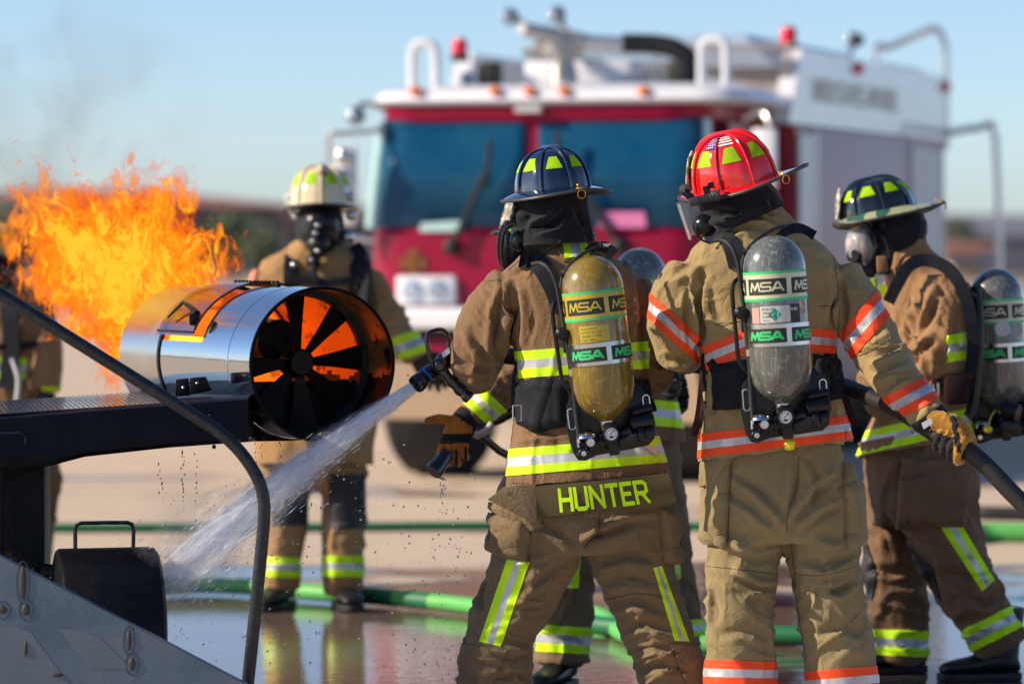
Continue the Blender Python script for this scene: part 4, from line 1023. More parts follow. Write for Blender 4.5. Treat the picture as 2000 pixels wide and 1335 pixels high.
def helmet(parent, c, yaw, pitch, roll, shell, k=1.0, brim='same', flag=False, hd=.145, rx=.117, ry=.137, refl='lime', back=.085, side=.034, front=.045, curl=.014, ring_at=180, bt=0.0, badge=True):
    Mx = Matrix.Translation(c) @ Matrix.Rotation(R(yaw), 4, 'Z') @ Matrix.Rotation(R(pitch), 4, 'X') @ Matrix.Rotation(R(roll), 4, 'Y')
    h = hd
    def D(ang, t, e=0):     # ang deg: 0 = front(+Y), 90 = left(-X); t 0 rim .. 1 crown
        a = R(ang); z = h * math.sin(t * math.pi / 2) ** 1.0; rr = max(0.0, math.cos(t * math.pi / 2)) ** .72
        x = -math.sin(a) * (rx * rr + e * math.cos(t * 1.57)); y = math.cos(a) * (ry * rr + e * math.cos(t * 1.57)); return Mx @ Vector((x * k, y * k, (z + e * math.sin(t * 1.57)) * k))
    N = 64
    def shellf(bm):
        rings = []
        for j in range(17):
            t = j / 16 * .985; rings.append([D(360 * i / N, t, -.0025 * (math.cos(R(360 * i / N * 8)) ** 2 if j else 0) * math.cos(t * 1.5)) for i in range(N)])
        ring_loft(bm, rings, cap=(False, True))
    hm = part('helmet', parent, shell, shellf, ang=60)
    for q in range(8):
        ang = q * 45
        part('ridge', hm, shell, lambda bm: tube(bm, [D(ang, t / 14 * .97, .0015) for t in range(15)], [.0048 * k - .002 * k * (t / 14) ** 4 for t in range(15)], 8))
    part('crest', hm, shell, lambda bm: tube(bm, [D(0, t / 10, .003) for t in range(5, 10)] + [D(180, 1 - t / 10, .003) for t in range(1, 6)], [.005, .009, .011, .012, .012, .012, .012, .011, .009, .005], 10))
    def bw(a):  # brim width
        x = math.cos(R(a)); return side + (front - side) * max(0, x) ** 2 + (back - side) * max(0, -x) ** 1.6
    def bdrop(a, f):
        x = math.cos(R(a)); s = abs(math.sin(R(a))); return -(curl * s + .010 * max(0, -x)) * max(0.0, f) ** 1.5 + bt * max(0, -x) ** 2 * f
    def B(a, f, dz=0):
        w = bw(a) * f; s = R(a); return Mx @ Vector((-math.sin(s) * (rx + w) * k, math.cos(s) * (ry + w) * k, (bdrop(a, f) + dz) * k))
    def brimf(bm):
        ring_loft(bm, [[B(360 * i / 72, f, dz) for i in range(72)] for f, dz in ((-.05, .004), (.0, .003), (.3, .002), (.6, .002), (.85, .002), (1, .002), (1, -.003), (.6, -.003), (0, -.003), (-.3, -.002))], cap=(False, False))
    part('brim', hm, [shell, 'brim_edge'] if brim == 'same' else brim, brimf)
    part('brim_edge', hm, 'brim_edge', lambda bm: tube(bm, [B(360 * i / 72, 1) for i in range(73)], .0055 * k, 8, cap=False))
    for q in range(8):
        a0 = 22.5 + q * 45; rows = []
        def rf(bm):
            vs = [[bm.verts.new(D(a0 + (x - .5) * 2 * (14.0 - 6.0 * y), .33 + .24 * y, .0012)) for x in (0, .25, .5, .75, 1)] for y in (0, .33, .66, 1)]
            for j in range(3):
                for i in range(4): bm.faces.new((vs[j][i], vs[j][i + 1], vs[j + 1][i + 1], vs[j + 1][i]))
            bmesh.ops.solidify(bm, geom=list(bm.faces), thickness=-.001)
        part('reflector', hm, refl, rf)
    if flag:
        def fl(bm, mi, a0, a1, t0, t1, e=.0016):
            vs = [[bm.verts.new(D(a0 + (a1 - a0) * x, t0 + (t1 - t0) * y, e)) for x in (0, .5, 1)] for y in (0, .5, 1)]
            for j in range(2):
                for i in range(2): f = bm.faces.new((vs[j][i], vs[j][i + 1], vs[j + 1][i + 1], vs[j + 1][i])); f.material_index = mi
        A = flag
        def flagf(bm):
            fl(bm, 0, A - 25, A - 3, .58, .86)
            for i in range(4): fl(bm, 1, A + 4, A + 34, .62 + i * .062, .652 + i * .062)
        part('flag_decal', hm, ['flag_blue', 'flag_white'], flagf, False)
        def stars(bm):
            for i in range(4):
                for j in range(5):
                    c0, t0 = A - 21 + i * 4.4 + (j % 2) * 1.8, .622 + j * .047; pts = []
                    for q in range(10):
                        rr = (1.9, .8)[q % 2]; pts.append(bm.verts.new(D(c0 + rr * math.sin(q * .628), t0 + rr * .012 * math.cos(q * .628), .0022)))
                    bm.faces.new(pts)
        part('flag_stars', hm, 'flag_white', stars, False)
    # hanging ring at the back
    bk = B(ring_at, .93, .004); n = (B(ring_at, 1.1) - B(ring_at, .4)).normalized()
    rg = part('hook_plate', hm, 'brass', lambda bm: [box(bm, bk, (.022, .020, .007), Matrix.Rotation(R(yaw - (180 - ring_at)), 3, 'Z'), .002), ball(bm, B(ring_at, .75, .012), .004, 8)])
    ctr = B(ring_at, 1.06) - Vector((0, 0, .0135)); sd = n.cross(Vector((0, 0, 1))).normalized()
    part('hanging_ring', rg, 'brass', lambda bm: tube(bm, [ctr + (sd * math.cos(t) + Vector((0, 0, 1)) * math.sin(t)) * .0138 for t in [2 * math.pi * i / 24 for i in range(25)]], .0014, 6, cap=False))
    if badge:
        def bd(bm):
            o = [(-.030, .01), (-.034, .06), (-.026, .105), (0, .125), (.026, .105), (.034, .06), (.030, .01)]
            slab(bm, [Mx @ Vector((x * k, (ry + .016 - .30 * z) * k, z * k)) for x, z in o], (Mx.to_3x3() @ Vector((0, .006, 0))), bev=.001)
        part('front_piece', hm, 'leather', bd)
    return hm, Mx, D, B

def glove(parent, wrist, palm_dir, back_n, size, m, dark, curl, spread=.20, thumb=1, thumb_out=.9, cuff=True, thumb_dir=None):
    """a gloved hand: wrist point, direction to the knuckles, normal of the back of the hand; curl = bend per finger joint in degrees (4 fingers)"""
    d = Vector(palm_dir).normalized(); n = Vector(back_n); n = (n - d * n.dot(d)).normalized(); s = d.cross(n) * thumb   # thumb side
    k = size
    g = bpy.data.meshes.new('g')
    def f(bm):
        # palm as a loft
        rings = []
        for t, w, h in ((-.35, .030, .024), (0, .034, .022), (.5, .047, .021), (.95, .047, .019), (1.05, .042, .015)):
            c = Vector(wrist) + d * (.092 * t * k); rings.append([c + (s * math.cos(a) * w + n * math.sin(a) * h) * k for a in [2 * math.pi * i / 16 for i in range(16)]])
        ring_loft(bm, rings)
        L = [.082, .090, .084, .066]; off = [.033, .011, -.011, -.031]; rad = [.0130, .0135, .0128, .0118]
        for i in range(4):
            p = Vector(wrist) + (d * (.086 if i != 3 else .078) + s * off[i]) * k; dd = (d + s * spread * (1.5 - i) * .5).normalized(); nn = n.copy(); pts = [p - d * .02 * k, p]; rr = [rad[i] * k, rad[i] * k * 1.05]
            for j, fr in enumerate((.44, .30, .26)):
                ang = R(curl[i]) * (1.0 if j else .8); ax = dd.cross(nn).normalized(); dd = Matrix.Rotation(-ang, 3, ax) @ dd; nn = Matrix.Rotation(-ang, 3, ax) @ nn
                a = pts[-1]; p = a + dd * L[i] * fr * k; pts += [a.lerp(p, .5), p]; rr += [rad[i] * k * (.97 - .06 * j), rad[i] * k * (1.0 - .08 * j)]
            limb_t(bm, pts, rr)
        td = thumb_dir or (s * thumb_out + d * .75 - n * .25).normalized(); p = Vector(wrist) + (d * .018 + s * .026) * k
        t1 = p + Vector(td).normalized() * .045 * k; t2 = t1 + (Vector(td).normalized() + d * .35 - n * .2).normalized() * .036 * k
        limb_t(bm, [p, p.lerp(t1, .5), t1, t1.lerp(t2, .5), t2], [.0165 * k, .0155 * k, .0148 * k, .0138 * k, .0120 * k])
    o = fuse('glove', parent, [m, dark], f, vox=.0035 * k, smooth=3)
    return o, d, n, s
def limb_t(bm, pts, rr):
    pts = [Vector(p) for p in pts]; tube(bm, pts, rr, 10); ball(bm, pts[-1], rr[-1] * .98, 10); ball(bm, pts[0], rr[0] * .98, 10)
def boot(parent, ankle, toe_dir, k=1.0, h=.22):
    a = Vector(ankle); t = Vector((toe_dir[0], toe_dir[1], 0)).normalized(); s = Vector((-t.y, t.x, 0))
    def f(bm):
        z0 = .028; secs = [(-.085, .030, .06), (-.07, .040, .10), (-.02, .044, .12), (.04, .046, .105), (.10, .052, .085), (.15, .052, .075), (.185, .042, .065), (.20, .028, .052)]
        rings = [[Vector((a.x, a.y, 0)) + t * u * k + s * math.cos(q) * w * k + Vector((0, 0, (z0 + (hh - z0) * (.5 + .5 * math.sin(q))) * k)) for q in [2 * math.pi * i / 16 for i in range(16)]] for u, w, hh in secs]
        ring_loft(bm, rings)
        lathe(bm, Vector((a.x, a.y, .05)) - t * .03 * k, (0, 0, 1), [(0, .05 * k), (.08, .055 * k), (h, .075 * k)], 16)
    b = fuse('boot', parent, 'boot', f, vox=.008, smooth=3)
    def sole(bm):
        o = []
        for u, w in ((-.09, .02), (-.08, .038), (-.03, .043), (.04, .042), (.10, .052), (.16, .050), (.195, .036), (.21, .015)): o.append((u, w))
        pts = [Vector((a.x, a.y, .002)) + t * u * k + s * w * k for u, w in o] + [Vector((a.x, a.y, .002)) + t * u * k - s * w * k for u, w in reversed(o)]
        slab(bm, pts, (0, 0, .028), bev=.004)
    part('sole', b, 'rubber', sole)
    return b

def text_shape(t, size):
    c = bpy.data.curves.new('t', 'FONT'); c.body = t; c.size = size; c.resolution_u = 1; o = bpy.data.objects.new('t', c); C.objects.link(o)
    me = o.evaluated_get(bpy.context.evaluated_depsgraph_get()).to_mesh(); vs = [(v.co.x, v.co.y) for v in me.vertices]; fs = [list(p.vertices) for p in me.polygons]
    bpy.data.objects.remove(o); bpy.data.curves.remove(c); return vs, fs
def air_pack(label, x0, y0, Y, tilt, shell, tape, tint, cap=False, label2=True, over=True, surf=None, group='breathing apparatus packs'):
    """air cylinder in a back frame. (x0,y0) photo px of the cylinder's crown; local px are those of the red helmet's pack"""
    r0 = P(x0, y0 + 330, Y); ap = empty('air_pack', r0, label, 'air pack', group)
    ct, st = math.cos(R(tilt)), math.sin(R(tilt)); kk = (F / Y) / (F / 12.02)
    def Q(u, v, dy=0):       # local px -> world, dy metres towards the camera
        u, v = u * kk, v * kk; return P(x0 + u * ct - v * st, y0 + u * st + v * ct, Y - dy)
    ax = (Q(0, 330) - Q(0, 0)).normalized(); m = kk * Y / F      # metres per local px
    side = (Q(1, 0) - Q(0, 0)).normalized(); fw = ax.cross(side).normalized()
    if fw.y > 0: fw = -fw
    top_ = Q(0, 0); RC = 61 * m
    prof = [(0, 4), (2, 16), (7, 28), (16, 40), (28, 50), (42, 57), (60, 61), (180, 61.4), (262, 61), (285, 56), (300, 47), (313, 34), (322, 21), (328, 14), (345, 13)]
    cy = part('cylinder', ap, shell, lambda bm: lathe(bm, top_, ax, [(a * m, b * m) for a, b in prof], 64, up=fw), ang=60)
    def CP(u, v, e=0):       # on the cylinder: u = arc px from the centre line facing the camera
        a = u / 61; return top_ + ax * v * m + (side * math.sin(a) + fw * math.cos(a)) * (RC + .0006 + e * .001)
    def wrap(name, v0, v1, mi, u0=-200, u1=200, e=.5, par=cy):
        def f(bm):
            n = max(2, int((u1 - u0) / 5)); v = [[bm.verts.new(CP(u0 + (u1 - u0) * i / n, vv, e)) for i in range(n + 1)] for vv in (v0, v1)]
            for i in range(n): bm.faces.new((v[0][i], v[0][i + 1], v[1][i + 1], v[1][i]))
        return part(name, par, mi, f)
    def wtext(t, u, v, h, mi, e=1.6, th=.19, sl=.0, wx=1.25, dv=0):
        q, w = letters(t, h, h * th, h * .16, sl)
        part('lettering', cy, mi, lambda bm: put_letters(bm, q, lambda x, y, d: CP(u + x * wx, v + h - y + dv * x, e + d * 400)), False)
    full = 192
    wrap('sticker', 73, 126, tape, -full, full); wrap('stripe', 69, 74, 'print_green', -full, full, .8); wrap('stripe', 121, 126, 'print_green', -full, full, .8)
    for u in (-156, -64, 28, 120):
        wrap('letter_block', 83, 114, 'print_black', u, u + 82, 1.1); wtext('MSA', u + 8, 89, 19, tape, 1.8, wx=1.07)
    mb = part('clamp_band', ap, 'chrome', lambda bm: lathe(bm, top_ + ax * 171 * m, ax, [(0, (61.4) * m), (0, 63 * m), (43 * m, 63 * m), (43 * m, 61.4 * m)], 64, up=fw), ang=30)
    for u in (-162, -70, 22, 114):
        wrap('letter_block', 179, 207, 'print_black', u, u + 82, 3.0); wtext('MSA', u + 8, 184, 18, 'print_green', 3.8, th=.26, wx=1.12)
    if label2:
        wrap('label', 136, 168, tint, -38, 22, .8)
        if cap:
            part('label_mark', cy, 'print_teal', lambda bm: slab(bm, [CP(-8 + 13 * a, 153 + 13 * b, 1.3) for a, b in ((0, -1), (1, 0), (0, 1), (-1, 0))], fw * .0003), False)
            wrap('label', 134, 170, 'print_black', 22, 44, .8); wtext('H-60', 24, 140, 7, 'label_grey', 1.6, th=.16, wx=.8); wrap('label', 138, 168, 'orange_faded', -58, -40, .9)
        lines = ('TC-SU 5134-310', 'DOT-SP 10915-4500', 'CN 85419  LUXFER', '5 A 06   REE 106') if not cap else ('NITROGEN OXYGEN', 'COMPRESSED AIR', 'NON FLAMMABLE GAS', 'UN 1002   2.2')
        for j, tx in enumerate(lines):
            vs, fs = text_shape(tx, 6.4)
            def tf(bm):
                bv = [bm.verts.new(CP(-34 + x * (.74 if not cap else .42), 142 + j * 7.2 - y + 2, 1.5)) for x, y in vs]
                for f in fs: bm.faces.new([bv[k] for k in f])
            part('print_line', cy, 'print_black', tf, False)
    wrap('worn_decal', 118 + 8, 146 + 8, 'worn', 44, 62, .8)
    B_ = lambda bm, u, v, dy, w, h, d, bev=2: box(bm, Q(u, v, dy), (w * m, d, h * m), Matrix.Rotation(R(tilt), 3, 'Y'), bev * m)
    # valve, gauge, regulators
    part('valve_body', ap, 'plastic', lambda bm: [B_(bm, 4, 352, .01, 30, 44, .05, 6), B_(bm, 6, 380, .01, 22, 32, .04, 4), cyl(bm, Q(-62, 372, .02), Q(0, 366, .01), 8 * m, 14), cyl(bm, Q(18, 358, .01), Q(46, 352, .02), 10 * m, 14), cyl(bm, Q(20, 372, .02), Q(58, 366, .03), 13 * m, 18)])
    part('neck', ap, 'chrome', lambda bm: cyl(bm, Q(0, 322, 0), Q(0, 338, 0), 15 * m, 24))
    g = part('gauge', ap, 'plastic', lambda bm: lathe(bm, Q(4, 354, .03), fw, [(0, 17 * m), (.012, 17.5 * m), (.016, 16 * m), (.0165, 12.8 * m), (.012, 12.6 * m)], 32))
    part('dial', g, 'white', lambda bm: lathe(bm, Q(4, 354, .0415), fw, [(0, 12.6 * m), (.001, 12.4 * m)], 28))
    part('dial_marks', g, 'print_black', lambda bm: [box(bm, Q(4 + 9 * math.cos(R(a)), 354 - 9 * math.sin(R(a)), .0432), (1.2 * m, .0004, 3 * m), Matrix.Rotation(R(90 - a), 3, 'Y')) for a in range(-30, 211, 30)] + [box(bm, Q(6, 351, .0434), (1.3 * m, .0004, 12 * m), Matrix.Rotation(R(40), 3, 'Y')), box(bm, Q(4, 360, .0434), (8 * m, .0004, 4 * m))], False)
    part('bell', ap, 'chrome', lambda bm: lathe(bm, Q(-45, 356, .03), -ax, [(0, 20 * m), (3 * m, 19.5 * m), (8 * m, 15 * m), (12 * m, 6 * m), (13 * m, .001)], 28, up=fw))
    part('regulator', ap, 'plastic', lambda bm: [cyl(bm, Q(-66, 372, .0), Q(-30, 372, .0), 12 * m, 18), cyl(bm, Q(-38, 366, .0), Q(-38, 366, .055), 11 * m, 20), cyl(bm, Q(-54, 386, .0), Q(-54, 386, .055), 10.5 * m, 20), cyl(bm, Q(-20, 368, .0), Q(-14, 368, .0), 17 * m, 22), cyl(bm, Q(-64, 392, .02), Q(-44, 378, .02), 9 * m)])
    part('bolt', ap, 'chrome', lambda bm: lathe(bm, Q(-38, 366, .055), fw, [(0, 8.5 * m), (.003, 8 * m), (.0035, .001)], 20)); part('bolt', ap, 'chrome', lambda bm: lathe(bm, Q(-54, 386, .055), fw, [(0, 5.5 * m), (.003, 5 * m), (.0035, .001)], 18))
    part('knob', ap, 'plastic', lambda bm: [cyl(bm, Q(46, 340, .02), Q(92, 336, .02), 14 * m, 22), cyl(bm, Q(56, 362, .03), Q(68, 361, .03), 16 * m, 14), cyl(bm, Q(70, 361, .03), Q(88, 359, .03), 12 * m, 18), cyl(bm, Q(50, 318, .0), Q(90, 312, .0), 9 * m, 16)])
    part('knob', ap, 'plastic', lambda bm: [cyl(bm, Q(-70, 147, -.02), Q(-70, 147, .05), 12.5 * m, 24), lathe(bm, Q(-70, 147, .05), fw, [(0, 10 * m), (.006, 7 * m), (.007, .001)], 20), B_(bm, -66, 170, .0, 10, 30, .03)])
    # frame of the back plate
    fy = -.06
    part('back_plate', ap, 'plastic', lambda bm: [slab(bm, [Q(u, v, fy) for u, v in ((-78, 288), (-55, 262), (-20, 258), (30, 258), (66, 262), (84, 285), (92, 345), (88, 372), (74, 384), (30, 388), (-30, 392), (-52, 400), (-66, 398), (-76, 380), (-82, 340))], fw * .018, bev=.004), slab(bm, [Q(u, v, fy) for u, v in ((-34, 60), (34, 60), (40, 262), (-40, 262))], fw * .016, bev=.004)])
    part('frame_bar', ap, 'plastic', lambda bm: tube(bm, [Q(-56, 78, fy + .02), Q(-74, 82, fy + .03), Q(-83, 96, fy + .035), Q(-84, 130, fy + .035), Q(-82, 190, fy + .035), Q(-80, 236, fy + .03), Q(-70, 256, fy + .03), Q(-58, 266, fy + .02)], 4.2 * m, 10, smooth=4))
    for (u, v) in ((-70, 316), (80, 306)):
        sl = part('slot_ring', ap, 'chrome', lambda bm: tube(bm, [Q(u + 6.5 * math.cos(t) , v + 6.5 * math.sin(t) + (14 if math.sin(t) > 0 else -14), fy + .022) for t in [2 * math.pi * i / 24 + .01 for i in range(25)]], 2.0 * m, 6, cap=False))
    part('hose', ap, 'rubber', lambda bm: tube(bm, [Q(-112, 4, -.10), Q(-96, 4, -.04), Q(-80, 18, -.01), Q(-70, 50, .0), Q(-67, 95, .0), Q(-64, 150, .01), Q(-60, 250, .01), Q(-60, 320, .01), Q(-60, 372, .015)], 4.3 * m, 10, smooth=5))
    if over: part('hose', ap, 'rubber', lambda bm: tube(bm, [Q(30, -16, -.10), Q(6, -12, -.08), Q(-26, 4, -.05), Q(-52, 28, -.03), Q(-63, 62, -.02), Q(-64, 110, -.02), Q(-60, 160, -.01)], 3.6 * m, 10, smooth=5))
    part('ferrule', ap, 'chrome', lambda bm: cyl(bm, Q(-60, 218, .01), Q(-60, 232, .01), 5.4 * m, 12)); part('ferrule', ap, 'chrome', lambda bm: cyl(bm, Q(-60, 356, .013), Q(-60, 374, .015), 5.2 * m, 12))
    if cap:
        part('cap', ap, 'yellow', lambda bm: [lathe(bm, Q(8, 398, .012), ax, [(0, 6 * m), (4 * m, 11 * m), (9 * m, 12 * m), (11 * m, 10 * m), (19 * m, 9.5 * m), (21 * m, .001)], 20, up=fw)])
        part('cap_chain', ap, 'chrome', lambda bm: tube(bm, [Q(14, 392, .02), Q(17, 386, .02), Q(14, 380, .02)], 1 * m, 5))
    return ap, Q, m
M['orange_faded'] = mat('faded red label', (.62, .30, .25), .5)
M['worn'] = mat('worn paper decal', (.50, .46, .38), .6, col2=(.16, .10, .05), vscale=60)
def cyl_shell(name, base, dark, dome):
    m = mat(name, base, .25, col2=dark, vscale=9, vdetail=8, vlo=.45, vhi=.75, stretch=(1, 1, .35), coat=1, rvar=.1, bump=.15, bscale=60)
    # fine light scratches running down the shell
    nt = m.node_tree; b = nt.nodes['Principled BSDF']; L = nt.links; tc = [n for n in nt.nodes if n.type == 'TEX_COORD'][0]
    for sc, lo, amt, colr in (((160, 160, 5), .66, .55, dome), ((30, 90, 60), .70, .6, dome)):
        mp = nd(nt, 'ShaderNodeMapping'); mp.inputs['Scale'].default_value = sc; L.new(tc.outputs['Object'], mp.inputs[0])
        n = nd(nt, 'ShaderNodeTexNoise', Scale=1, Detail=3); L.new(mp.outputs[0], n.inputs['Vector'])
        mr = nd(nt, 'ShaderNodeMapRange'); L.new(n.outputs[0], mr.inputs[0]); mr.inputs[1].default_value = lo - .12; mr.inputs[2].default_value = lo + .06; mr.inputs[4].default_value = amt
        mx = nd(nt, 'ShaderNodeMix', data_type='RGBA'); L.new(mr.outputs[0], mx.inputs[0]); L.new(b.inputs['Base Color'].links[0].from_socket, mx.inputs[6]); mx.inputs[7].default_value = (*colr, 1)
        L.new(mx.outputs[2], b.inputs['Base Color'])
    return m
M['cyl_yellow'] = cyl_shell('scuffed yellow composite cylinder', (.20, .135, .008), (.055, .036, .006), (.33, .26, .11))
M['cyl_grey'] = cyl_shell('scuffed grey composite cylinder', (.10, .11, .105), (.022, .025, .028), (.36, .38, .38))
M['tape_yellow'] = mat('yellow printed sticker', (.50, .40, .03), .35, col2=(.36, .28, .02), vscale=16, coat=.5)
M['tape_cream'] = mat('cream printed sticker', (.60, .60, .42), .35, col2=(.42, .44, .32), vscale=16, coat=.5)

def inner_body(root, rows, Y, limbs, head):
    """the wearer: one continuous skin surface inside the clothes"""
    def f(bm):
        torso(bm, [(r[0], r[1] + (r[2] - r[1]) * .2, r[2] - (r[2] - r[1]) * .2, r[3] * .6) + tuple(r[4:5]) for r in rows], Y)
        for l in limbs: limb(bm, [(r[0], r[1], r[2], r[3] * .5, r[4] * .5) for r in l], Y)
        c, ax, rx = head; ball(bm, c, 1, 20, scale=(.075, .09, .115)); tube(bm, [c - Vector((0, 0, .05)), c - Vector((0, -.0, .2))], .055, 14)
    return fuse('body', root, 'skin', f, vox=.016, smooth=3)
# ================================================================ firefighter with the name panel (front left)
YA = 12.5
pa = empty('person', Vector((bx(1140, YA), YA, 0)), 'firefighter in dark brown gear with navy helmet and a name panel, aiming the hose nozzle', 'person')
A_t = [(462, 1058, 1150, .085, .02), (480, 1042, 1166, .10, .01), (498, 1016, 1192, .125, .0), (525, 985, 1232, .145, 0), (570, 972, 1262, .155, 0), (640, 992, 1262, .16, 0), (700, 1006, 1256, .16, .0), (760, 1012, 1258, .155, 0), (815, 1008, 1272, .16, 0), (870, 996, 1292, .175, 0), (930, 986, 1310, .19, 0), (985, 980, 1318, .195, 0)]
A_la = [(1000, 560, .02, 52, .085), (960, 610, .0, 55, .09), (940, 660, .0, 57, .095), (930, 705, .03, 52, .095), (928, 722, .10, 46, .08), (922, 715, .24, 36, .06)]
A_ra = [(1225, 560, .02, 48, .085), (1248, 620, .0, 48, .09), (1262, 680, .0, 48, .09), (1270, 726, .04, 46, .085), (1262, 735, .14, 40, .07), (1230, 730, .28, 32, .055)]
A_p = [(900, 1000, 1300, .15), (960, 968, 1318, .165), (1010, 962, 1322, .17), (1045, 965, 1322, .165), (1078, 985, 1305, .14)]
A_ll = [(1055, 1010, 0, 88, .14), (1048, 1080, 0, 88, .13), (1018, 1150, .0, 76, .12), (985, 1215, 0, 70, .11), (972, 1270, 0, 70, .11), (966, 1335, 0, 71, .115), (960, 1400, 0, 66, .11), (958, 1450, 0, 60, .10)]
A_rl = [(1225, 1010, 0, 92, .14), (1232, 1080, 0, 86, .13), (1252, 1150, 0, 74, .12), (1278, 1215, 0, 68, .11), (1300, 1275, 0, 68, .11), (1313, 1335, 0, 68, .115), (1322, 1400, 0, 64, .11), (1325, 1450, 0, 60, .10)]
inner_body(pa, A_t[1:], YA, [A_la, A_ra, A_ll, A_rl], (P(1080, 380, YA), 0, 0))
coatA = fuse('coat', pa, 'coat_brown', lambda bm: [torso(bm, A_t, YA), limb(bm, A_la, YA), limb(bm, A_ra, YA)], .0058, 9)
def hem_cut(o, p1, p2, keep_above=True):
    n = eye_plane(p1, p2); n = n if n.z < 0 else -n       # outer side is below
    if not keep_above: n = -n
    bm = bmesh.new(); bm.from_mesh(o.data); r = root_loc(o)
    bmesh.ops.bisect_plane(bm, geom=list(bm.verts) + list(bm.edges) + list(bm.faces), plane_co=EYE - r, plane_no=n, clear_outer=True, dist=1e-5)
    be = [e for e in bm.edges if e.is_boundary]; c = sum((e.verts[0].co for e in be), Vector()) / max(1, len(be))
    g = bmesh.ops.extrude_edge_only(bm, edges=be); nv = [v for v in g['geom'] if isinstance(v, bmesh.types.BMVert)]
    for v in nv: v.co += (c - v.co).normalized() * .012 - n * .002
    for e in be:
        if e.is_valid: e.smooth = False
    g = bmesh.ops.extrude_edge_only(bm, edges=[e for e in bm.edges if e.is_boundary]); nv = [v for v in g['geom'] if isinstance(v, bmesh.types.BMVert)]
    for v in nv: v.co += -n * .05
    bm.to_mesh(o.data); bm.free(); o.data.polygons.foreach_set('use_smooth', [True] * len(o.data.polygons))
hem_cut(coatA, (980, 951), (1322, 922))
# crumple: long drapes on the back, rings at the elbows
wrinkle(coatA, .0065, (11, 9, 3.2), 1, fine=.4)
limb_wrinkle(coatA, (985, 560), (925, 740), .008, 20, 5, 85, 2, .7)
limb_wrinkle(coatA, (1240, 560), (1275, 750), .008, 20, 5, 70, 3, -.6)
folds(coatA, [
    ([(1000, 545), (1002, 600), (992, 660), (1000, 700)], 7, 22), ([(990, 560), (970, 620), (968, 680), (985, 702)], 8, 12),
    ([(1010, 570), (1012, 640), (1004, 690)], 5, 8), ([(915, 640), (945, 690), (990, 705)], 8, 8), ([(885, 700), (930, 722), (985, 712)], 7, 9), ([(900, 735), (940, 738), (975, 730)], 6, 6),
    ([(1245, 540), (1252, 600), (1246, 680), (1262, 740)], 7, 14), ([(1262, 600), (1278, 660), (1280, 700)], 6, 7), ([(1262, 700), (1288, 712), (1305, 700)], 6, 9), ([(1270, 745), (1300, 752), (1310, 735)], 5, 7),
    ([(1255, 700), (1250, 760), (1262, 800)], 8, 10), ([(1010, 720), (1022, 780), (1010, 850)], 9, 9), ([(1240, 830), (1262, 870), (1285, 890)], 8, 8), ([(1005, 850), (1060, 842), (1090, 850)], 7, 6),
    ([(1050, 500), (1030, 520), (1000, 540)], 6, 5), ([(1190, 505), (1225, 520), (1245, 545)], 6, 5), ([(1030, 560), (1040, 620), (1030, 680)], 9, 5),
([(1295, 900), (1300, 925), (1298, 935)], 5, 8)])
trA = fuse('trousers', pa, 'pants_brown', lambda bm: [torso(bm, A_p, YA, 2.2), limb(bm, A_ll, YA), limb(bm, A_rl, YA)], .0058, 8)
wrinkle(trA, .008, (8, 8, 6), 5, fine=.45)
limb_wrinkle(trA, (1060, 1060), (975, 1250), .012, 14, 5, 110, 6, -.8)
limb_wrinkle(trA, (975, 1240), (960, 1440), .020, 26, 6, 100, 7, .3)
limb_wrinkle(trA, (1220, 1060), (1290, 1250), .012, 14, 5, 110, 8, .8)
limb_wrinkle(trA, (1290, 1240), (1325, 1440), .020, 26, 6, 100, 9, -.3)
folds(trA, [
    ([(1290, 1015), (1220, 1025), (1165, 1050), (1140, 1068)], 8, 12), ([(1010, 1015), (1070, 1030), (1115, 1055), (1138, 1070)], 8, 8), ([(1170, 1005), (1172, 1040), (1140, 1070)], 7, 9),
    ([(1165, 1100), (1230, 1085), (1280, 1092)], 8, 10), ([(1175, 1140), (1235, 1128), (1290, 1140)], 8, 9), ([(1190, 1180), (1240, 1175), (1300, 1195)], 8, 9), ([(1205, 1230), (1260, 1218), (1310, 1230)], 7, 9), ([(1225, 1275), (1280, 1262), (1330, 1275)], 7, 10), ([(1240, 1310), (1290, 1300), (1350, 1312)], 7, 9),
    ([(1120, 1090), (1070, 1120), (1040, 1150)], 9, 8), ([(1090, 1140), (1040, 1170), (1020, 1200)], 8, 6), ([(1060, 1180), (1030, 1190), (990, 1188)], 7, 6), ([(1048, 1225), (1020, 1222), (985, 1240)], 7, 6), ([(1042, 1275), (1010, 1285), (960, 1278)], 7, 8), ([(920, 1205), (905, 1235), (902, 1260)], 6, 10), ([(950, 1120), (935, 1160), (942, 1190)], 6, 10), ([(1036, 1320), (1000, 1318), (950, 1325)], 7, 8)])
sA = Surf(coatA);  sTA = Surf(trA); sBoth = Surf(coatA, trA)
# tapes
torso_only = lambda x, y, Y: 1004 < x < 1262
band('reflective_band', coatA, pa, (1012, 712), (1300, 690), 53, keep=lambda x, y, Y: 1000 < x < 1268 and Y < 12.6)
band('reflective_band', coatA, pa, (968, 905), (1325, 874), 52, keep=lambda x, y, Y: True, frac=.33)
patch('collar_tab', coatA, pa, 'coat_brown', px_poly([(1088, 488), (1154, 462), (1168, 502), (1100, 512)]), .006, bulge=.003)
tabA = patch('reflective_band', coatA, pa, tape_mats('lime'), px_poly([(1097, 462), (1142, 462), (1150, 503), (1103, 506)]), .011, .006, [(EYE, eye_plane((1113, 465), (1119, 505)) * -1 if eye_plane((1113, 465), (1119, 505)).x < 0 else eye_plane((1113, 465), (1119, 505))), (EYE, eye_plane((1128, 465), (1134, 505)) if eye_plane((1128, 465), (1134, 505)).x > 0 else -eye_plane((1128, 465), (1134, 505)))])
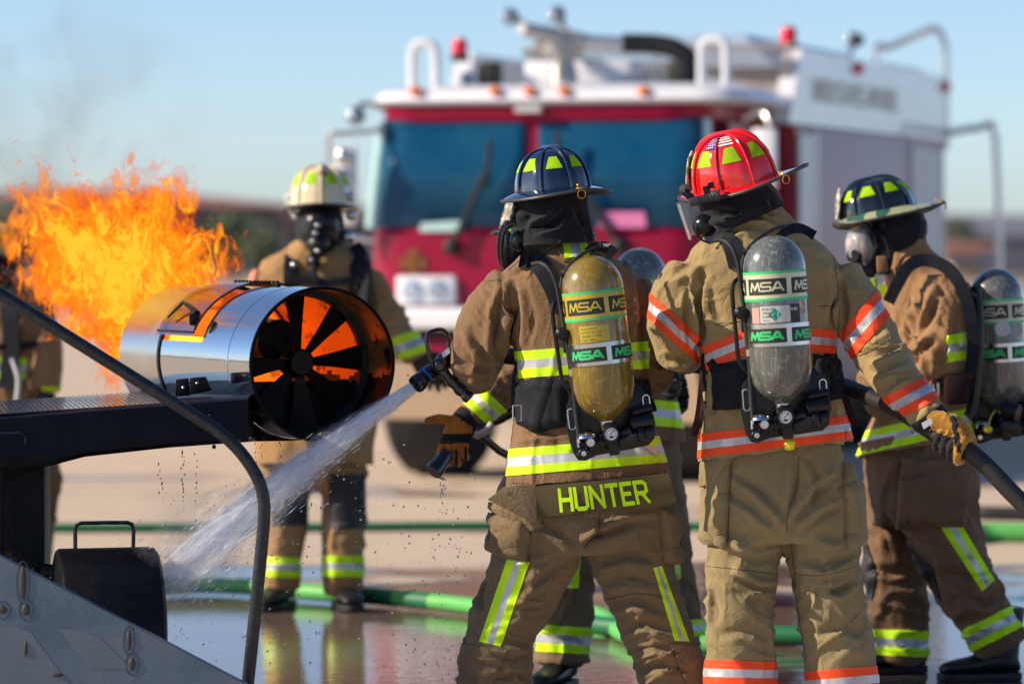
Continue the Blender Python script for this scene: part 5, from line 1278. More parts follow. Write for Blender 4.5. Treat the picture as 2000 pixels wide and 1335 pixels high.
def leg_stripe(src, parent, quad, color='lime'):
    """quad: top-left, top-right, bottom-right, bottom-left in px; stripes run down it"""
    tl, t_r, b_r, bl = quad
    def ln(f):
        a = (tl[0] + (t_r[0] - tl[0]) * f, tl[1] + (t_r[1] - tl[1]) * f); b = (bl[0] + (b_r[0] - bl[0]) * f, bl[1] + (b_r[1] - bl[1]) * f)
        n = eye_plane(a, b); n = n if n.x > 0 else -n; return (EYE, n)
    return patch('reflective_band', src, parent, tape_mats(color), px_poly(list(quad)), .0022, .004, [ln(.36), ln(.64)])
leg_stripe(trA, pa, ((992, 1088), (1034, 1097), (978, 1262), (936, 1252)))
leg_stripe(trA, pa, ((1276, 1108), (1292, 1104), (1346, 1252), (1318, 1250)))
# patch pockets, flaps, knee pads
patch('pocket', trA, pa, 'pants_brown', px_poly([(940, 1000), (1035, 1012), (1030, 1098), (990, 1092), (940, 1068)]), .012, .006, bulge=.024)
patch('pocket', trA, pa, 'pants_brown', px_poly([(1288, 995), (1345, 990), (1345, 1085), (1325, 1102), (1296, 1098)]), .012, .006, bulge=.024)
patch('pocket_flap', trA, pa, 'pants_brown', px_poly([(946, 985), (1055, 975), (1060, 1030), (1040, 1038)]), .020, .008, bulge=.012)
patch('knee_patch', trA, pa, 'pants_brown', px_poly([(890, 1255), (990, 1268), (972, 1310), (955, 1345), (880, 1345)]), .007, .005, bulge=.004)
patch('knee_patch', trA, pa, 'pants_brown', px_poly([(1308, 1255), (1375, 1262), (1385, 1345), (1345, 1345)]), .007, .005, bulge=.004)
# name panel hanging from the coat
npq = [(1042, 950), (1306, 924), (1322, 982), (1046, 1011)]
def on_panel(x, y, dy=0):
    a = P(*npq[0], 12.29); b = P(*npq[1], 12.29); c = P(*npq[2], 12.30); d = P(*npq[3], 12.30)
    return (a.lerp(b, x)).lerp(d.lerp(c, x), y) + Vector((0, -dy + .035 * (2 * x - 1) ** 2 * .6 + .003 * math.sin(x * 9 + y * 2), 0))
def npf(bm):
    n = 24; v = [[bm.verts.new(on_panel(i / n, j / 6, .006 * math.sin(j / 6 * 3.14))) for i in range(n + 1)] for j in range(7)]
    for j in range(6):
        for i in range(n): bm.faces.new((v[j][i], v[j][i + 1], v[j + 1][i + 1], v[j + 1][i]))
    bmesh.ops.solidify(bm, geom=list(bm.faces), thickness=.004)
M['panel_olive'] = mat('olive name panel cloth', (.24, .20, .10), .82, col2=(.20, .165, .08), vscale=5, sheen=.2, bump=.5, bscale=420, grid=(.0062, .35), spec=.25)
npn = part('name_panel', pa, 'panel_olive', npf)
q, wN = letters('HUNTER', .083, .0145, .0205)
part('name_lettering', npn, 'lime', lambda bm: put_letters(bm, q, lambda x, y, d: on_panel(.185 + x / wN * .625, .915 - y / .104, .012 + d)), False)
part('tail_fold', pa, 'pants_brown', lambda bm: slab(bm, [P(952, 975, 12.31), P(985, 950, 12.32), (P(1046, 946, 12.31)), P(1050, 1018, 12.31), P(1056, 1028, 12.31)], (0, .006, 0), bev=.002))
part('seam', pa, 'thread', lambda bm: [seam(bm, sA, l) for l in ([(975, 545), (990, 590), (1005, 650), (1010, 690)], [(952, 548), (985, 552), (998, 600), (1000, 660)], [(1236, 520), (1262, 560), (1268, 620), (1262, 690)], [(1030, 545), (1060, 500), (1095, 478)], [(985, 942), (1150, 946), (1318, 916)])] + [seam(bm, sTA, l) for l in ([(1172, 1000), (1168, 1040), (1140, 1068)], [(985, 1160), (1040, 1172), (1064, 1172)], [(1185, 1170), (1250, 1158), (1310, 1172)], [(1046, 1015), (1030, 1060), (1032, 1095)], [(1290, 1000), (1298, 1050), (1294, 1095)])])['kind'] = 'stuff'
# hood, collar
def hood(parent, rows, Y, m='black_cloth', strokes=(), amp=.004, seed=0, cut=None):
    o = fuse('hood', parent, m, lambda bm: torso(bm, rows, Y, 2.1), .006, 4)
    wrinkle(o, amp, (14, 12, 9), seed)
    if strokes: folds(o, strokes)
    if cut: hem_cut(o, *cut)
    return o
hoodA = hood(pa, [(352, 1012, 1142, .095), (380, 1004, 1148, .11), (410, 1000, 1152, .115, -.005), (440, 998, 1158, .12, -.01, .0), (462, 998, 1163, .125, -.015, .010), (500, 996, 1166, .13, -.02, .022)], YA, strokes=[([(1030, 440), (1070, 425), (1098, 405)], 7, -14), ([(1040, 450), (1085, 440), (1110, 415)], 6, 9), ([(1120, 400), (1140, 440), (1152, 470)], 7, 8), ([(1010, 395), (1035, 420), (1015, 450)], 9, 6)], cut=((1003, 480), (1162, 472)))
helmet(pa, P(1080, 372, YA), 24, -3, -5, 'helmet_blue', 1.03, ring_at=178, back=.085, side=.043, hd=.132, curl=.020)
part('chin_strap', pa, 'strap', lambda bm: [tube(bm, [P(1007, 392, 12.44), P(1004, 410, 12.43), P(1003, 435, 12.43)], .006, 8), ball(bm, P(1006, 405, 12.43), .010, 8), ball(bm, P(1001, 424, 12.43), .009, 8), ball(bm, P(999, 432, 12.43), .008, 8)])
part('mask', pa, 'plastic', lambda bm: [ball(bm, P(1012, 470, 12.42), .035, 14, scale=(.8, .8, 1)), tube(bm, [P(1003, 438, 12.40), P(985, 452, 12.40), P(980, 490, 12.42), P(984, 520, 12.43)], .0065, 8, smooth=4)])
cb = boot(pa, P(960, 1440, YA), (-.5, .8)); cb = boot(pa, P(1322, 1440, YA), (.2, 1))
M['glove_dark'] = mat('dark leather glove', (.03, .025, .02), .8)
glove(pa, P(910, 712, 12.62), (-1, -.6, .15), (0, .2, 1), .9, 'glove_dark', 'glove_black', (45, 48, 50, 52), thumb=-1)
glove(pa, P(1180, 722, 12.72), (-1, -.1, -.1), (0, .5, 1), .95, 'glove_dark', 'glove_black', (40, 45, 48, 50), thumb=-1)

apA, QA, mA = air_pack('yellow air cylinder pack with steel clamp band on the name panel firefighter', 1150, 499, 12.13, -6.5, 'cyl_yellow', 'tape_yellow', 'tape_yellow')
def strap_set(ap, Q, surf, left, right, pads, hang, lum, col='strap', hcol='strap', buckles=()):
    for pts, w in left + right: part('shoulder_strap', ap, col, lambda bm: ribbon(bm, surf, pts, w, .006, .006))
    for po in pads: patch('lumbar_pad', surf.obj, ap, 'strap', px_poly(po), .012, .006, bulge=.016)
    for pts, w in lum: part('waist_belt', ap, 'strap', lambda bm: ribbon(bm, surf, pts, w, .005, .016))
    for pts, w in hang: part('loose_strap', ap, hcol, lambda bm: ribbon(bm, surf, pts, w, .002, .008))
    for c, w, h in buckles: part('buckle', ap, 'chrome', lambda bm: tube(bm, [P(c[0] + dx * w, c[1] + dy * h, c[2]) for dx, dy in ((-1, -1), (1, -1), (1, 1), (-1, 1), (-1, -1))], .0022, 6))
strap_set(apA, QA, sA, [([(1016, 500), (1040, 505), (1062, 528), (1080, 565), (1094, 606)], (44, 30))], [([(1200, 497), (1180, 482), (1160, 482), (1140, 496)], (26, 12))],
          [[(1012, 748), (1050, 735), (1108, 742), (1110, 832), (1050, 842), (1016, 830)], [(1232, 740), (1268, 742), (1276, 792), (1234, 806)]],
          [([(1012, 700), (1004, 740), (1002, 785), (1004, 812)], 8)], [([(1100, 815), (1055, 812), (1008, 806)], 26), ([(1235, 800), (1260, 796), (1280, 790)], 24), ([(1040, 745), (1060, 780), (1095, 806)], 22)],
          buckles=[((1010, 806, 12.30), 8, 15)])
part('strap_marks', apA, 'white', lambda bm: [ribbon(bm, sA, [(1173 + i * 6, 481 - i * 0 + j * 9), (1180 + i * 6, 476 + j * 9)], 2.2, .001, .020, 2) for i in range(3) for j in range(2)])['kind'] = 'stuff'

# ================================================================ firefighter with the red helmet (front right)
YB = 12.32
pb = empty('person', Vector((bx(1545, YB), YB, 0)), 'firefighter in khaki gear with orange tape and red helmet, gripping the black hose', 'person')
B_t = [(402, 1420, 1520, .08, .02), (425, 1400, 1545, .10, .02), (455, 1385, 1572, .125, .01), (485, 1350, 1612, .145, 0), (530, 1328, 1650, .155, 0), (600, 1345, 1642, .16, 0), (660, 1362, 1634, .16, 0), (720, 1372, 1630, .155, 0), (790, 1372, 1648, .16, 0), (850, 1366, 1662, .175, 0), (905, 1362, 1668, .185, 0), (960, 1360, 1670, .19, 0)]
B_la = [(1350, 530, .02, 52, .09), (1325, 585, .0, 56, .10), (1315, 635, .0, 54, .10), (1322, 672, .03, 48, .095), (1335, 680, .14, 42, .075), (1340, 700, .3, 30, .05)]
B_ra = [(1632, 545, .02, 54, .09), (1668, 600, -.02, 54, .09), (1706, 668, -.08, 52, .085), (1738, 720, -.17, 49, .08), (1772, 764, -.27, 45, .072), (1808, 808, -.36, 40, .066), (1822, 826, -.40, 38, .062)]
B_p = [(860, 1400, 1640, .15), (910, 1388, 1652, .165), (970, 1384, 1662, .175), (1020, 1384, 1665, .17), (1055, 1392, 1660, .15)]
B_ll = [(1462, 960, 0, 78, .14), (1458, 1040, 0, 76, .135), (1450, 1110, 0, 73, .125), (1445, 1180, 0, 67, .12), (1446, 1260, 0, 70, .115), (1448, 1335, 0, 71, .115), (1448, 1400, 0, 68, .11), (1448, 1462, 0, 62, .10)]
B_rl = [(1592, 960, 0, 76, .14), (1603, 1040, 0, 74, .135), (1610, 1110, 0, 70, .125), (1622, 1180, 0, 69, .12), (1636, 1260, 0, 71, .115), (1646, 1335, 0, 72, .115), (1652, 1400, 0, 68, .11), (1655, 1462, 0, 62, .10)]
inner_body(pb, B_t[1:], YB, [B_la, B_ra, B_ll, B_rl], (P(1440, 360, YB), 0, 0))
coatB = fuse('coat', pb, 'coat_khaki', lambda bm: [torso(bm, B_t, YB), limb(bm, B_la, YB), limb(bm, B_ra, YB)], .0058, 9)
hem_cut(coatB, (1370, 900), (1672, 859))
wrinkle(coatB, .0065, (10, 9, 3.5), 11, fine=.4)
limb_wrinkle(coatB, (1345, 520), (1325, 700), .008, 20, 5, 85, 12, -.6)
limb_wrinkle(coatB, (1640, 545), (1725, 700), .009, 17, 5, 90, 13, .7)
limb_wrinkle(coatB, (1715, 690), (1800, 800), .010, 24, 6, 75, 14, .4)
folds(coatB, [
    ([(1372, 520), (1362, 590), (1368, 650), (1360, 690)], 7, 20), ([(1350, 560), (1340, 620), (1350, 680)], 7, 9), ([(1290, 600), (1320, 620), (1345, 612)], 8, 5), ([(1385, 540), (1395, 610), (1420, 640)], 10, 6),
    ([(1300, 700), (1330, 704), (1355, 690)], 6, 8), ([(1640, 540), (1650, 600), (1640, 665)], 7, 18), ([(1625, 520), (1632, 580), (1622, 640)], 7, 8), ([(1660, 640), (1690, 665), (1730, 640)], 8, 8), ([(1690, 700), (1725, 690), (1760, 670)], 8, 9), ([(1700, 730), (1738, 718), (1775, 700)], 7, 8),
    ([(1725, 762), (1760, 740), (1790, 730)], 6, 7), ([(1400, 440), (1440, 425), (1500, 425), (1545, 448)], 7, 12), ([(1410, 465), (1450, 445), (1500, 448)], 6, 8), ([(1420, 410), (1470, 405), (1520, 418)], 5, 9),
    ([(1610, 700), (1620, 750), (1612, 800)], 8, 9), ([(1380, 780), (1400, 810), (1398, 835)], 8, 5), ([(1390, 720), (1410, 760), (1400, 800)], 8, 7), ([(1640, 800), (1650, 850), (1660, 880)], 6, 8), ([(1290, 550), (1340, 520), (1380, 500)], 9, 5), ([(1600, 500), (1640, 520), (1670, 560)], 8, 5)])
trB = fuse('trousers', pb, 'pants_khaki', lambda bm: [torso(bm, B_p, YB, 2.2), limb(bm, B_ll, YB), limb(bm, B_rl, YB)], .0058, 8)
wrinkle(trB, .008, (8, 8, 5), 15, fine=.45)
limb_wrinkle(trB, (1455, 1080), (1445, 1290), .015, 20, 6, 100, 16, .5); limb_wrinkle(trB, (1605, 1080), (1645, 1290), .015, 20, 6, 100, 17, -.5)
folds(trB, [
    ([(1430, 920), (1480, 950), (1530, 1000), (1538, 1030)], 9, 9), ([(1415, 960), (1470, 990), (1530, 1040)], 8, 7), ([(1560, 900), (1552, 960), (1540, 1010)], 7, 8), ([(1640, 930), (1600, 960), (1560, 1010), (1542, 1050)], 9, 9), ([(1650, 985), (1610, 1005), (1560, 1045)], 8, 8), ([(1580, 890), (1600, 940), (1590, 990)], 8, 8),
    ([(1545, 1060), (1545, 1120), (1560, 1180)], 6, 12), ([(1530, 1080), (1480, 1095), (1420, 1080)], 8, 9), ([(1520, 1150), (1480, 1150), (1425, 1125)], 7, 11), ([(1515, 1165), (1470, 1170), (1430, 1150)], 6, 7), ([(1560, 1090), (1610, 1105), (1665, 1085)], 8, 9), ([(1665, 1140), (1620, 1160), (1575, 1150)], 8, 9), ([(1600, 1145), (1640, 1155), (1672, 1130)], 6, 10), ([(1390, 1150), (1400, 1190), (1395, 1220)], 8, 7), ([(1400, 1240), (1450, 1230), (1505, 1245)], 9, 6), ([(1590, 1235), (1650, 1225), (1690, 1240)], 9, 6), ([(1410, 1040), (1450, 1050), (1500, 1040)], 9, 6), ([(1590, 1040), (1630, 1050), (1660, 1040)], 9, 6)])
sB = Surf(coatB);  sTB = Surf(trB)
tors = lambda x, y, Y: 1366 < x < 1642 and Y < 12.5
band('reflective_band', coatB, pb, (1378, 700), (1462, 665), 46, 'orange', keep=lambda x, y, Y: 1368 < x < 1475 and y > 640, ends=[(1371, 600), (1470, 600), (1470, 790), (1371, 790)])
band('reflective_band', coatB, pb, (1575, 664), (1634, 668), 46, 'orange', keep=lambda x, y, Y: 1570 < x < 1640 and Y < 12.45, ends=[(1560, 600), (1632, 600), (1628, 740), (1560, 740)])
band('reflective_band', coatB, pb, (1355, 872), (1680, 831), 46, 'orange')
band('reflective_band', coatB, pb, (1272, 600), (1362, 682), 40, 'orange', keep=lambda x, y, Y: x < 1366)
band('reflective_band', coatB, pb, (1640, 690), (1722, 595), 52, 'orange', keep=lambda x, y, Y: x > 1634, ends=[(1637, 560), (1760, 560), (1760, 760), (1637, 760)])
band('reflective_band', coatB, pb, (1735, 800), (1828, 752), 52, 'orange', keep=lambda x, y, Y: x > 1700)
patch('cuff', coatB, pb, 'black_cloth', px_poly([(1768, 838), (1845, 785), (1858, 800), (1800, 850)]), .003, .004, facing=False)
for l in (((1376, 1288), (1520, 1292)), ((1573, 1312), (1716, 1300))): band('reflective_band', trB, pb, (l[0][0], l[0][1] + 24), (l[1][0], l[1][1] + 24), 50, 'orange', keep=(lambda x, y, Y: x < 1545) if l[0][0] < 1500 else (lambda x, y, Y: x > 1545))
# back panels of the coat, cargo pockets
patch('back_panel', coatB, pb, 'coat_khaki', px_poly([(1368, 505), (1470, 490), (1470, 625), (1395, 632)]), .0020, .004)
patch('back_panel', coatB, pb, 'coat_khaki', px_poly([(1560, 470), (1625, 500), (1634, 592), (1560, 600)]), .0020, .004)
patch('pocket', trB, pb, 'pants_khaki', px_poly([(1372, 905), (1428, 900), (1420, 1066), (1358, 1060)]), .016, .006, bulge=.018)
patch('pocket', trB, pb, 'pants_khaki', px_poly([(1645, 905), (1690, 905), (1700, 1066), (1654, 1068)]), .016, .006, bulge=.018)
patch('pocket_flap', trB, pb, 'pants_khaki', px_poly([(1376, 895), (1436, 888), (1412, 940), (1368, 960)]), .034, .01, bulge=.006)
part('seam', pb, 'thread', lambda bm: [seam(bm, sB, l) for l in ([(1372, 505), (1380, 560), (1398, 632), (1440, 628)], [(1628, 500), (1634, 545), (1634, 592), (1600, 598)], [(1640, 600), (1636, 660), (1630, 730)], [(1372, 600), (1366, 650), (1368, 700)], [(1655, 700), (1690, 690), (1745, 660)], [(1385, 700), (1380, 760), (1372, 900)])] + [seam(bm, sTB, l) for l in ([(1560, 890), (1556, 950), (1540, 1000), (1536, 1040)], [(1380, 1105), (1450, 1112), (1512, 1120)], [(1560, 1122), (1615, 1122), (1672, 1105)], [(1430, 900), (1424, 980), (1422, 1060)], [(1646, 900), (1654, 980), (1656, 1060)], [(1545, 1060), (1552, 1130), (1560, 1200), (1575, 1290)])])['kind'] = 'stuff'
hoodB = hood(pb, [(350, 1358, 1500, .10), (375, 1362, 1522, .115), (400, 1366, 1532, .12, -.005), (425, 1368, 1540, .12, -.01), (460, 1374, 1546, .11, -.01)], YB, strokes=[([(1370, 425), (1430, 418), (1460, 400)], 6, 10), ([(1395, 400), (1430, 405), (1460, 412)], 5, -9), ([(1500, 385), (1520, 410), (1535, 425)], 7, 9), ([(1365, 410), (1380, 440), (1400, 455)], 6, 8), ([(1440, 440), (1500, 415), (1530, 400)], 8, 8)], cut=((1395, 462), (1545, 395)))
hmB, MxB, DB, BB = helmet(pb, P(1437, 360, YB), 62, -9, -11, 'helmet_red', 1.06, ring_at=155, flag=90, back=.095, side=.030, hd=.155, bt=.03)
def vis(bm):
    c = P(1350, 410, YB); rows = []
    n = 10
    v = [[bm.verts.new(MxB @ Vector((math.sin(a) * .105, .150 + math.cos(a) * .06 - .02 + .012 * (1 - j / 4), -.02 - .030 * j))) for a in [(-1.25 + 2.5 * i / n) for i in range(n + 1)]] for j in range(5)]
    for j in range(4):
        for i in range(n): bm.faces.new((v[j][i], v[j][i + 1], v[j + 1][i + 1], v[j + 1][i]))
    bmesh.ops.solidify(bm, geom=list(bm.faces), thickness=.003)
part('visor', pb, 'visor', vis)
fl = empty('flashlight', P(1382, 372, 12.16), 'black flashlight clipped to the brim of the red helmet', 'flashlight')
def flf(bm):
    a, b = P(1346, 396, 12.15), P(1406, 380, 12.15); d = (b - a); L = d.length
    lathe(bm, a, d, [(0, .012), (.01, .015), (L * .30, .016), (L * .32, .013), (L * .66, .013), (L * .7, .017), (L * .74, .015), (L * .78, .018), (L * .82, .016), (L * .88, .019), (L, .019)], 24)
M['flash'] = mat('grey black flashlight', (.05, .05, .055), .3, metal=.4, rvar=.1, vscale=40)
part('barrel', fl, 'flash', flf)
part('lens', fl, 'plastic', lambda bm: lathe(bm, P(1406, 380, 12.15), (P(1406, 380, 12.15) - P(1346, 396, 12.15)), [(0, .0175), (.002, .016), (.003, .001)], 22))
part('clip', fl, 'plastic', lambda bm: [box(bm, P(1380, 372, 12.16), (.022, .03, .03), Matrix.Rotation(R(-15), 3, 'Y'), .004), box(bm, P(1388, 362, 12.17), (.02, .02, .02), Matrix.Rotation(R(-15), 3, 'Y'), .004), cyl(bm, P(1336, 372, 12.16), P(1352, 388, 12.16), .012)])
part('visor_knob', pb, 'plastic', lambda bm: lathe(bm, P(1340, 372, 12.18), (-.5, -1, .2), [(0, .018), (.012, .02), (.014, .001)], 20))
part('mask', pb, 'plastic', lambda bm: [ball(bm, P(1378, 440, 12.28), .05, 14, scale=(.9, .9, .8)), tube(bm, [P(1362, 435, 12.2), P(1360, 455, 12.2), P(1370, 468, 12.2), P(1385, 474, 12.2)], .0035, 6, smooth=4)])
boot(pb, P(1448, 1455, YB), (-.2, 1)); boot(pb, P(1652, 1455, YB), (.2, 1))
# right glove closed round the hose
hp = P(1842, 852, 11.91); hd_ = (P(1880, 872, 11.88) - P(1800, 826, 11.95)).normalized()
def glove_hose():
    """palm over the hose, fingers wrapped round it"""
    ax = (P(1895, 884, 11.87) - P(1835, 850, 11.92)).normalized(); c0 = P(1846, 858, 11.90)
    u = Vector((0, -1, 0)); u = (u - ax * u.dot(ax)).normalized(); w = ax.cross(u)   # u towards the camera
    if w.z < 0: w = -w
    rh = .030
    def f(bm):
        wr = P(1822, 822, 11.90)
        rings = []
        for t, a, b in ((-.25, .040, .034), (0, .041, .034), (.4, .048, .030), (.8, .052, .028), (1.1, .045, .024), (1.25, .03, .018)):
            c = wr.lerp(P(1868, 834, 11.865), t); rings.append([c + (Vector((.45, 0, -.89)) * math.cos(q) * a + Vector((.0, -1, 0)) * math.sin(q) * b) for q in [2 * math.pi * i / 16 for i in range(16)]])
        ring_loft(bm, rings)
        for i in range(4):
            cc = c0 + ax * (.062 - i * .0245); r = .0135 - .0006 * i; pts = []
            for j, ang in enumerate((100, 70, 35, 0, -35, -70, -100, -125)):
                a = R(ang); pts.append(cc + (w * math.sin(a) + u * math.cos(a)) * (rh + r * .75) + ax * .004 * j * (.4 - i * .1))
            limb_t(bm, pts, [r * 1.1, r * 1.1, r * 1.05, r * 1.08, r, r * 1.0, r * .95, r * .85])
        # thumb along the far upper side
        limb_t(bm, [P(1862, 818, 11.88), P(1880, 830, 11.90), P(1893, 846, 11.92), P(1900, 862, 11.93)], [.018, .017, .016, .0135])
    g = fuse('glove', pb, ['glove', 'glove_black'], f, .0035, 3); wrinkle(g, .003, (40, 40, 40), 3)
    me = g.data; r = root_loc(g)
    for p in me.polygons:      # dark knit panel under the back of the hand and across the knuckles
        c = p.center + r; x, y = projv(c); j = 5 * noise.noise(c * 45)
        if (y + j > 836 + .28 * (x - 1800) and x < 1862) or (abs(x + j - 1868 - .15 * (y - 850)) < 6 and 812 < y < 884): p.material_index = 1
    return g
gB = glove_hose()
part('cuff_label', gB, 'white', lambda bm: slab(bm, [P(1800, 826, 11.845), P(1818, 816, 11.845), P(1822, 826, 11.845), P(1804, 838, 11.845)], (0, .002, 0)), False)
apB, QB, mB = air_pack('grey air cylinder pack with a yellow cap on the back of the red helmet firefighter', 1508, 459, 11.95, -3.6, 'cyl_grey', 'tape_cream', 'label_grey', cap=True)
strap_set(apB, QB, sB, [([(1378, 470), (1412, 463), (1428, 480), (1440, 520)], (30, 34))], [([(1590, 462), (1560, 446), (1535, 452), (1515, 470)], (24, 14))],
          [[(1388, 712), (1466, 700), (1466, 796), (1396, 800)], [(1588, 690), (1640, 700), (1648, 776), (1592, 790)]],
          [([(1378, 690), (1372, 760), (1364, 820), (1352, 850)], 16), ([(1385, 705), (1420, 740), (1448, 760)], 16), ([(1628, 690), (1642, 750), (1660, 800), (1672, 832)], 13), ([(1618, 690), (1604, 740), (1598, 770)], 14)],
          [([(1452, 785), (1420, 788), (1392, 786)], 24), ([(1598, 770), (1622, 768), (1645, 764)], 22)], hcol='strap_brown')
# ================================================================ firefighter in profile on the right (camouflage brim)
YD = 14.2
pd = empty('person', Vector((bx(1800, YD), YD, 0)), 'firefighter seen from the side in brown gear with a green camouflage helmet brim, striding left', 'person')
D_t = [(465, 1738, 1800, .09, 0), (488, 1728, 1815, .10, 0), (512, 1728, 1845, .14, 0), (545, 1735, 1880, .18, 0), (600, 1742, 1898, .20, 0), (660, 1745, 1902, .20, 0), (720, 1735, 1900, .20, 0), (780, 1722, 1895, .20, 0), (840, 1698, 1900, .21, 0), (890, 1676, 1908, .22, 0), (940, 1668, 1910, .22, 0)]
D_ra = [(1835, 560, -.12, 60, .10), (1838, 610, -.17, 62, .105), (1835, 670, -.19, 60, .10), (1820, 715, -.19, 54, .09), (1785, 748, -.17, 44, .08), (1735, 775, -.13, 38, .07), (1705, 792, -.10, 34, .065)]
D_la = [(1770, 560, .12, 44, .09), (1748, 620, .16, 44, .09), (1738, 690, .17, 42, .08), (1700, 755, .10, 36, .07)]
D_p = [(860, 1690, 1900, .17), (920, 1690, 1912, .185), (975, 1695, 1912, .19), (1020, 1700, 1905, .17)]
D_ll = [(1752, 940, .10, 62, .12), (1742, 1020, .12, 56, .11), (1745, 1100, .13, 58, .11), (1752, 1180, .13, 60, .11), (1758, 1250, .13, 56, .105), (1760, 1288, .13, 52, .10)]
D_rl = [(1828, 940, -.08, 80, .13), (1835, 1010, -.10, 78, .13), (1858, 1080, -.11, 68, .12), (1892, 1150, -.12, 62, .115), (1930, 1215, -.12, 60, .11), (1955, 1262, -.12, 56, .10)]
inner_body(pd, D_t[2:], YD, [D_ra, D_la, D_ll, D_rl], (P(1756, 462, YD), 0, 0))
coatD = fuse('coat', pd, 'coat_tan', lambda bm: [torso(bm, D_t, YD), limb(bm, D_ra, YD), limb(bm, D_la, YD)], .010, 6)
hem_cut(coatD, (1668, 893), (1908, 850))
wrinkle(coatD, .012, (9, 9, 4), 31); limb_wrinkle(coatD, (1840, 550), (1815, 740), .022, 18, 6, 80, 32, .8)
folds(coatD, [([(1800, 590), (1780, 650), (1790, 720)], 8, 16), ([(1840, 560), (1815, 620), (1790, 660)], 8, 12), ([(1830, 660), (1790, 690), (1760, 740)], 7, 14), ([(1870, 600), (1862, 660), (1868, 700)], 8, 10), ([(1760, 600), (1768, 680), (1760, 740)], 8, 10), ([(1800, 740), (1840, 752), (1880, 740)], 7, 12), ([(1760, 780), (1800, 800), (1860, 790)], 8, 9)])
trD = fuse('trousers', pd, 'pants_tan', lambda bm: [torso(bm, D_p, YD, 2.2), limb(bm, D_ll, YD), limb(bm, D_rl, YD)], .010, 5)
wrinkle(trD, .012, (9, 9, 7), 35); limb_wrinkle(trD, (1745, 1020), (1758, 1280), .020, 20, 6, 90, 36, .4); limb_wrinkle(trD, (1830, 1000), (1950, 1260), .016, 18, 6, 90, 37, .5)
folds(trD, [([(1720, 1000), (1750, 1040), (1790, 1060)], 7, 12), ([(1700, 1110), (1740, 1120), (1790, 1110)], 7, 12), ([(1850, 1120), (1890, 1130), (1930, 1110)], 7, 10), ([(1870, 1160), (1920, 1180), (1960, 1150)], 7, 10)])
band('reflective_band', coatD, pd, (1672, 868), (1908, 815), 44)
band('reflective_band', coatD, pd, (1845, 682), (1905, 672), 52, keep=lambda x, y, Y: x > 1852 and Y < YD + .1)
band('reflective_band', trD, pd, (1700, 1252), (1818, 1258), 50, keep=lambda x, y, Y: x < 1822 and Y > YD - .02, frac=.33)
band('reflective_band', trD, pd, (1888, 1252), (2006, 1192), 46, keep=lambda x, y, Y: x > 1880 and Y < YD + .05, frac=.33)
leg_stripe(trD, pd, ((1838, 1030), (1880, 1028), (1942, 1132), (1918, 1154)))
patch('pocket', trD, pd, 'pants_tan', px_poly([(1758, 930), (1888, 934), (1884, 1030), (1752, 1026)]), .012, .006, bulge=.03)
patch('pocket_flap', trD, pd, 'pants_tan', px_poly([(1760, 895), (1895, 900), (1888, 945), (1762, 935)]), .030, .012, bulge=.012)
patch('knee_patch', trD, pd, 'knee', px_poly([(1755, 1040), (1802, 1036), (1822, 1110), (1872, 1158), (1842, 1176), (1795, 1120)]), .006, .006)
patch('knee_patch', trD, pd, 'knee', px_poly([(1660, 1060), (1696, 1062), (1712, 1120), (1704, 1170), (1676, 1160)]), .006, .006)
patch('epaulette', coatD, pd, 'coat_tan', px_poly([(1838, 520), (1880, 530), (1876, 548), (1842, 540)]), .008, .004)
part('collar', pd, 'coat_tan', lambda bm: [slab(bm, [P(1750, 480, 14.12), P(1808, 458, 14.14), P(1815, 490, 14.14), P(1770, 512, 14.1)], (0, .02, 0), bev=.006), slab(bm, [P(1712, 500, 14.06), P(1732, 500, 14.06), P(1736, 530, 14.06), P(1714, 534, 14.06)], (0, .02, 0), bev=.006)])
hoodD = fuse('hood', pd, 'black_cloth', lambda bm: torso(bm, [(415, 1700, 1800, .10, 0), (432, 1700, 1812, .11, 0), (452, 1698, 1812, .11, 0), (475, 1700, 1806, .10, 0), (500, 1704, 1800, .09, 0), (535, 1708, 1790, .09, 0)], YD), .007, 4)
wrinkle(hoodD, .006, (14, 12, 14), 38)
part('head', pd, 'skin', lambda bm: [ball(bm, P(1690, 468, YD), 1, 24, scale=(.052, .055, .085)), ball(bm, P(1662, 476, YD - .025), 1, 12, scale=(.018, .016, .022)), ball(bm, P(1670, 498, YD - .03), 1, 12, scale=(.02, .03, .008)), ball(bm, P(1672, 512, YD), 1, 12, scale=(.025, .03, .02)), ball(bm, P(1672, 462, YD - .045), .010, 10), ball(bm, P(1672, 455, YD - .04), 1, 10, scale=(.016, .02, .008))])
mD = part('mask', pd, 'plastic', lambda bm: [tube(bm, [P(1700 + 6 * math.sin(a), 478 + 44 * math.sin(a) - 4, YD - .055 + .05 * (1 - math.cos(a))) if False else P(1690 + 14 * math.cos(a), 482 + 44 * math.sin(a), YD - .075 + .02 * math.sin(a * 2)) for a in [2 * math.pi * i / 20 for i in range(21)]], .008, 8, cap=False), slab(bm, [P(1688, 440, YD - .06), P(1712, 444, YD - .05), P(1716, 520, YD - .05), P(1694, 528, YD - .06)], (0, .08, 0), bev=.01),
    cyl(bm, P(1672, 500, YD - .09), P(1665, 500, YD - .115), .026, 22), box(bm, P(1690, 530, YD - .06), (.07, .08, .045), bev=.012), cyl(bm, P(1700, 545, YD - .06), P(1700, 565, YD - .06), .022)])
part('lens', mD, 'glass_mask', lambda bm: ball(bm, P(1682, 478, YD - .02), 1, 24, scale=(.060, .085, .082)))
part('speech_port', mD, 'turret_steel', lambda bm: lathe(bm, P(1669, 495, YD - .11), (-.35, -1, 0), [(0, .021), (.006, .021), (.007, .012), (.003, .010), (.003, .001)], 22))
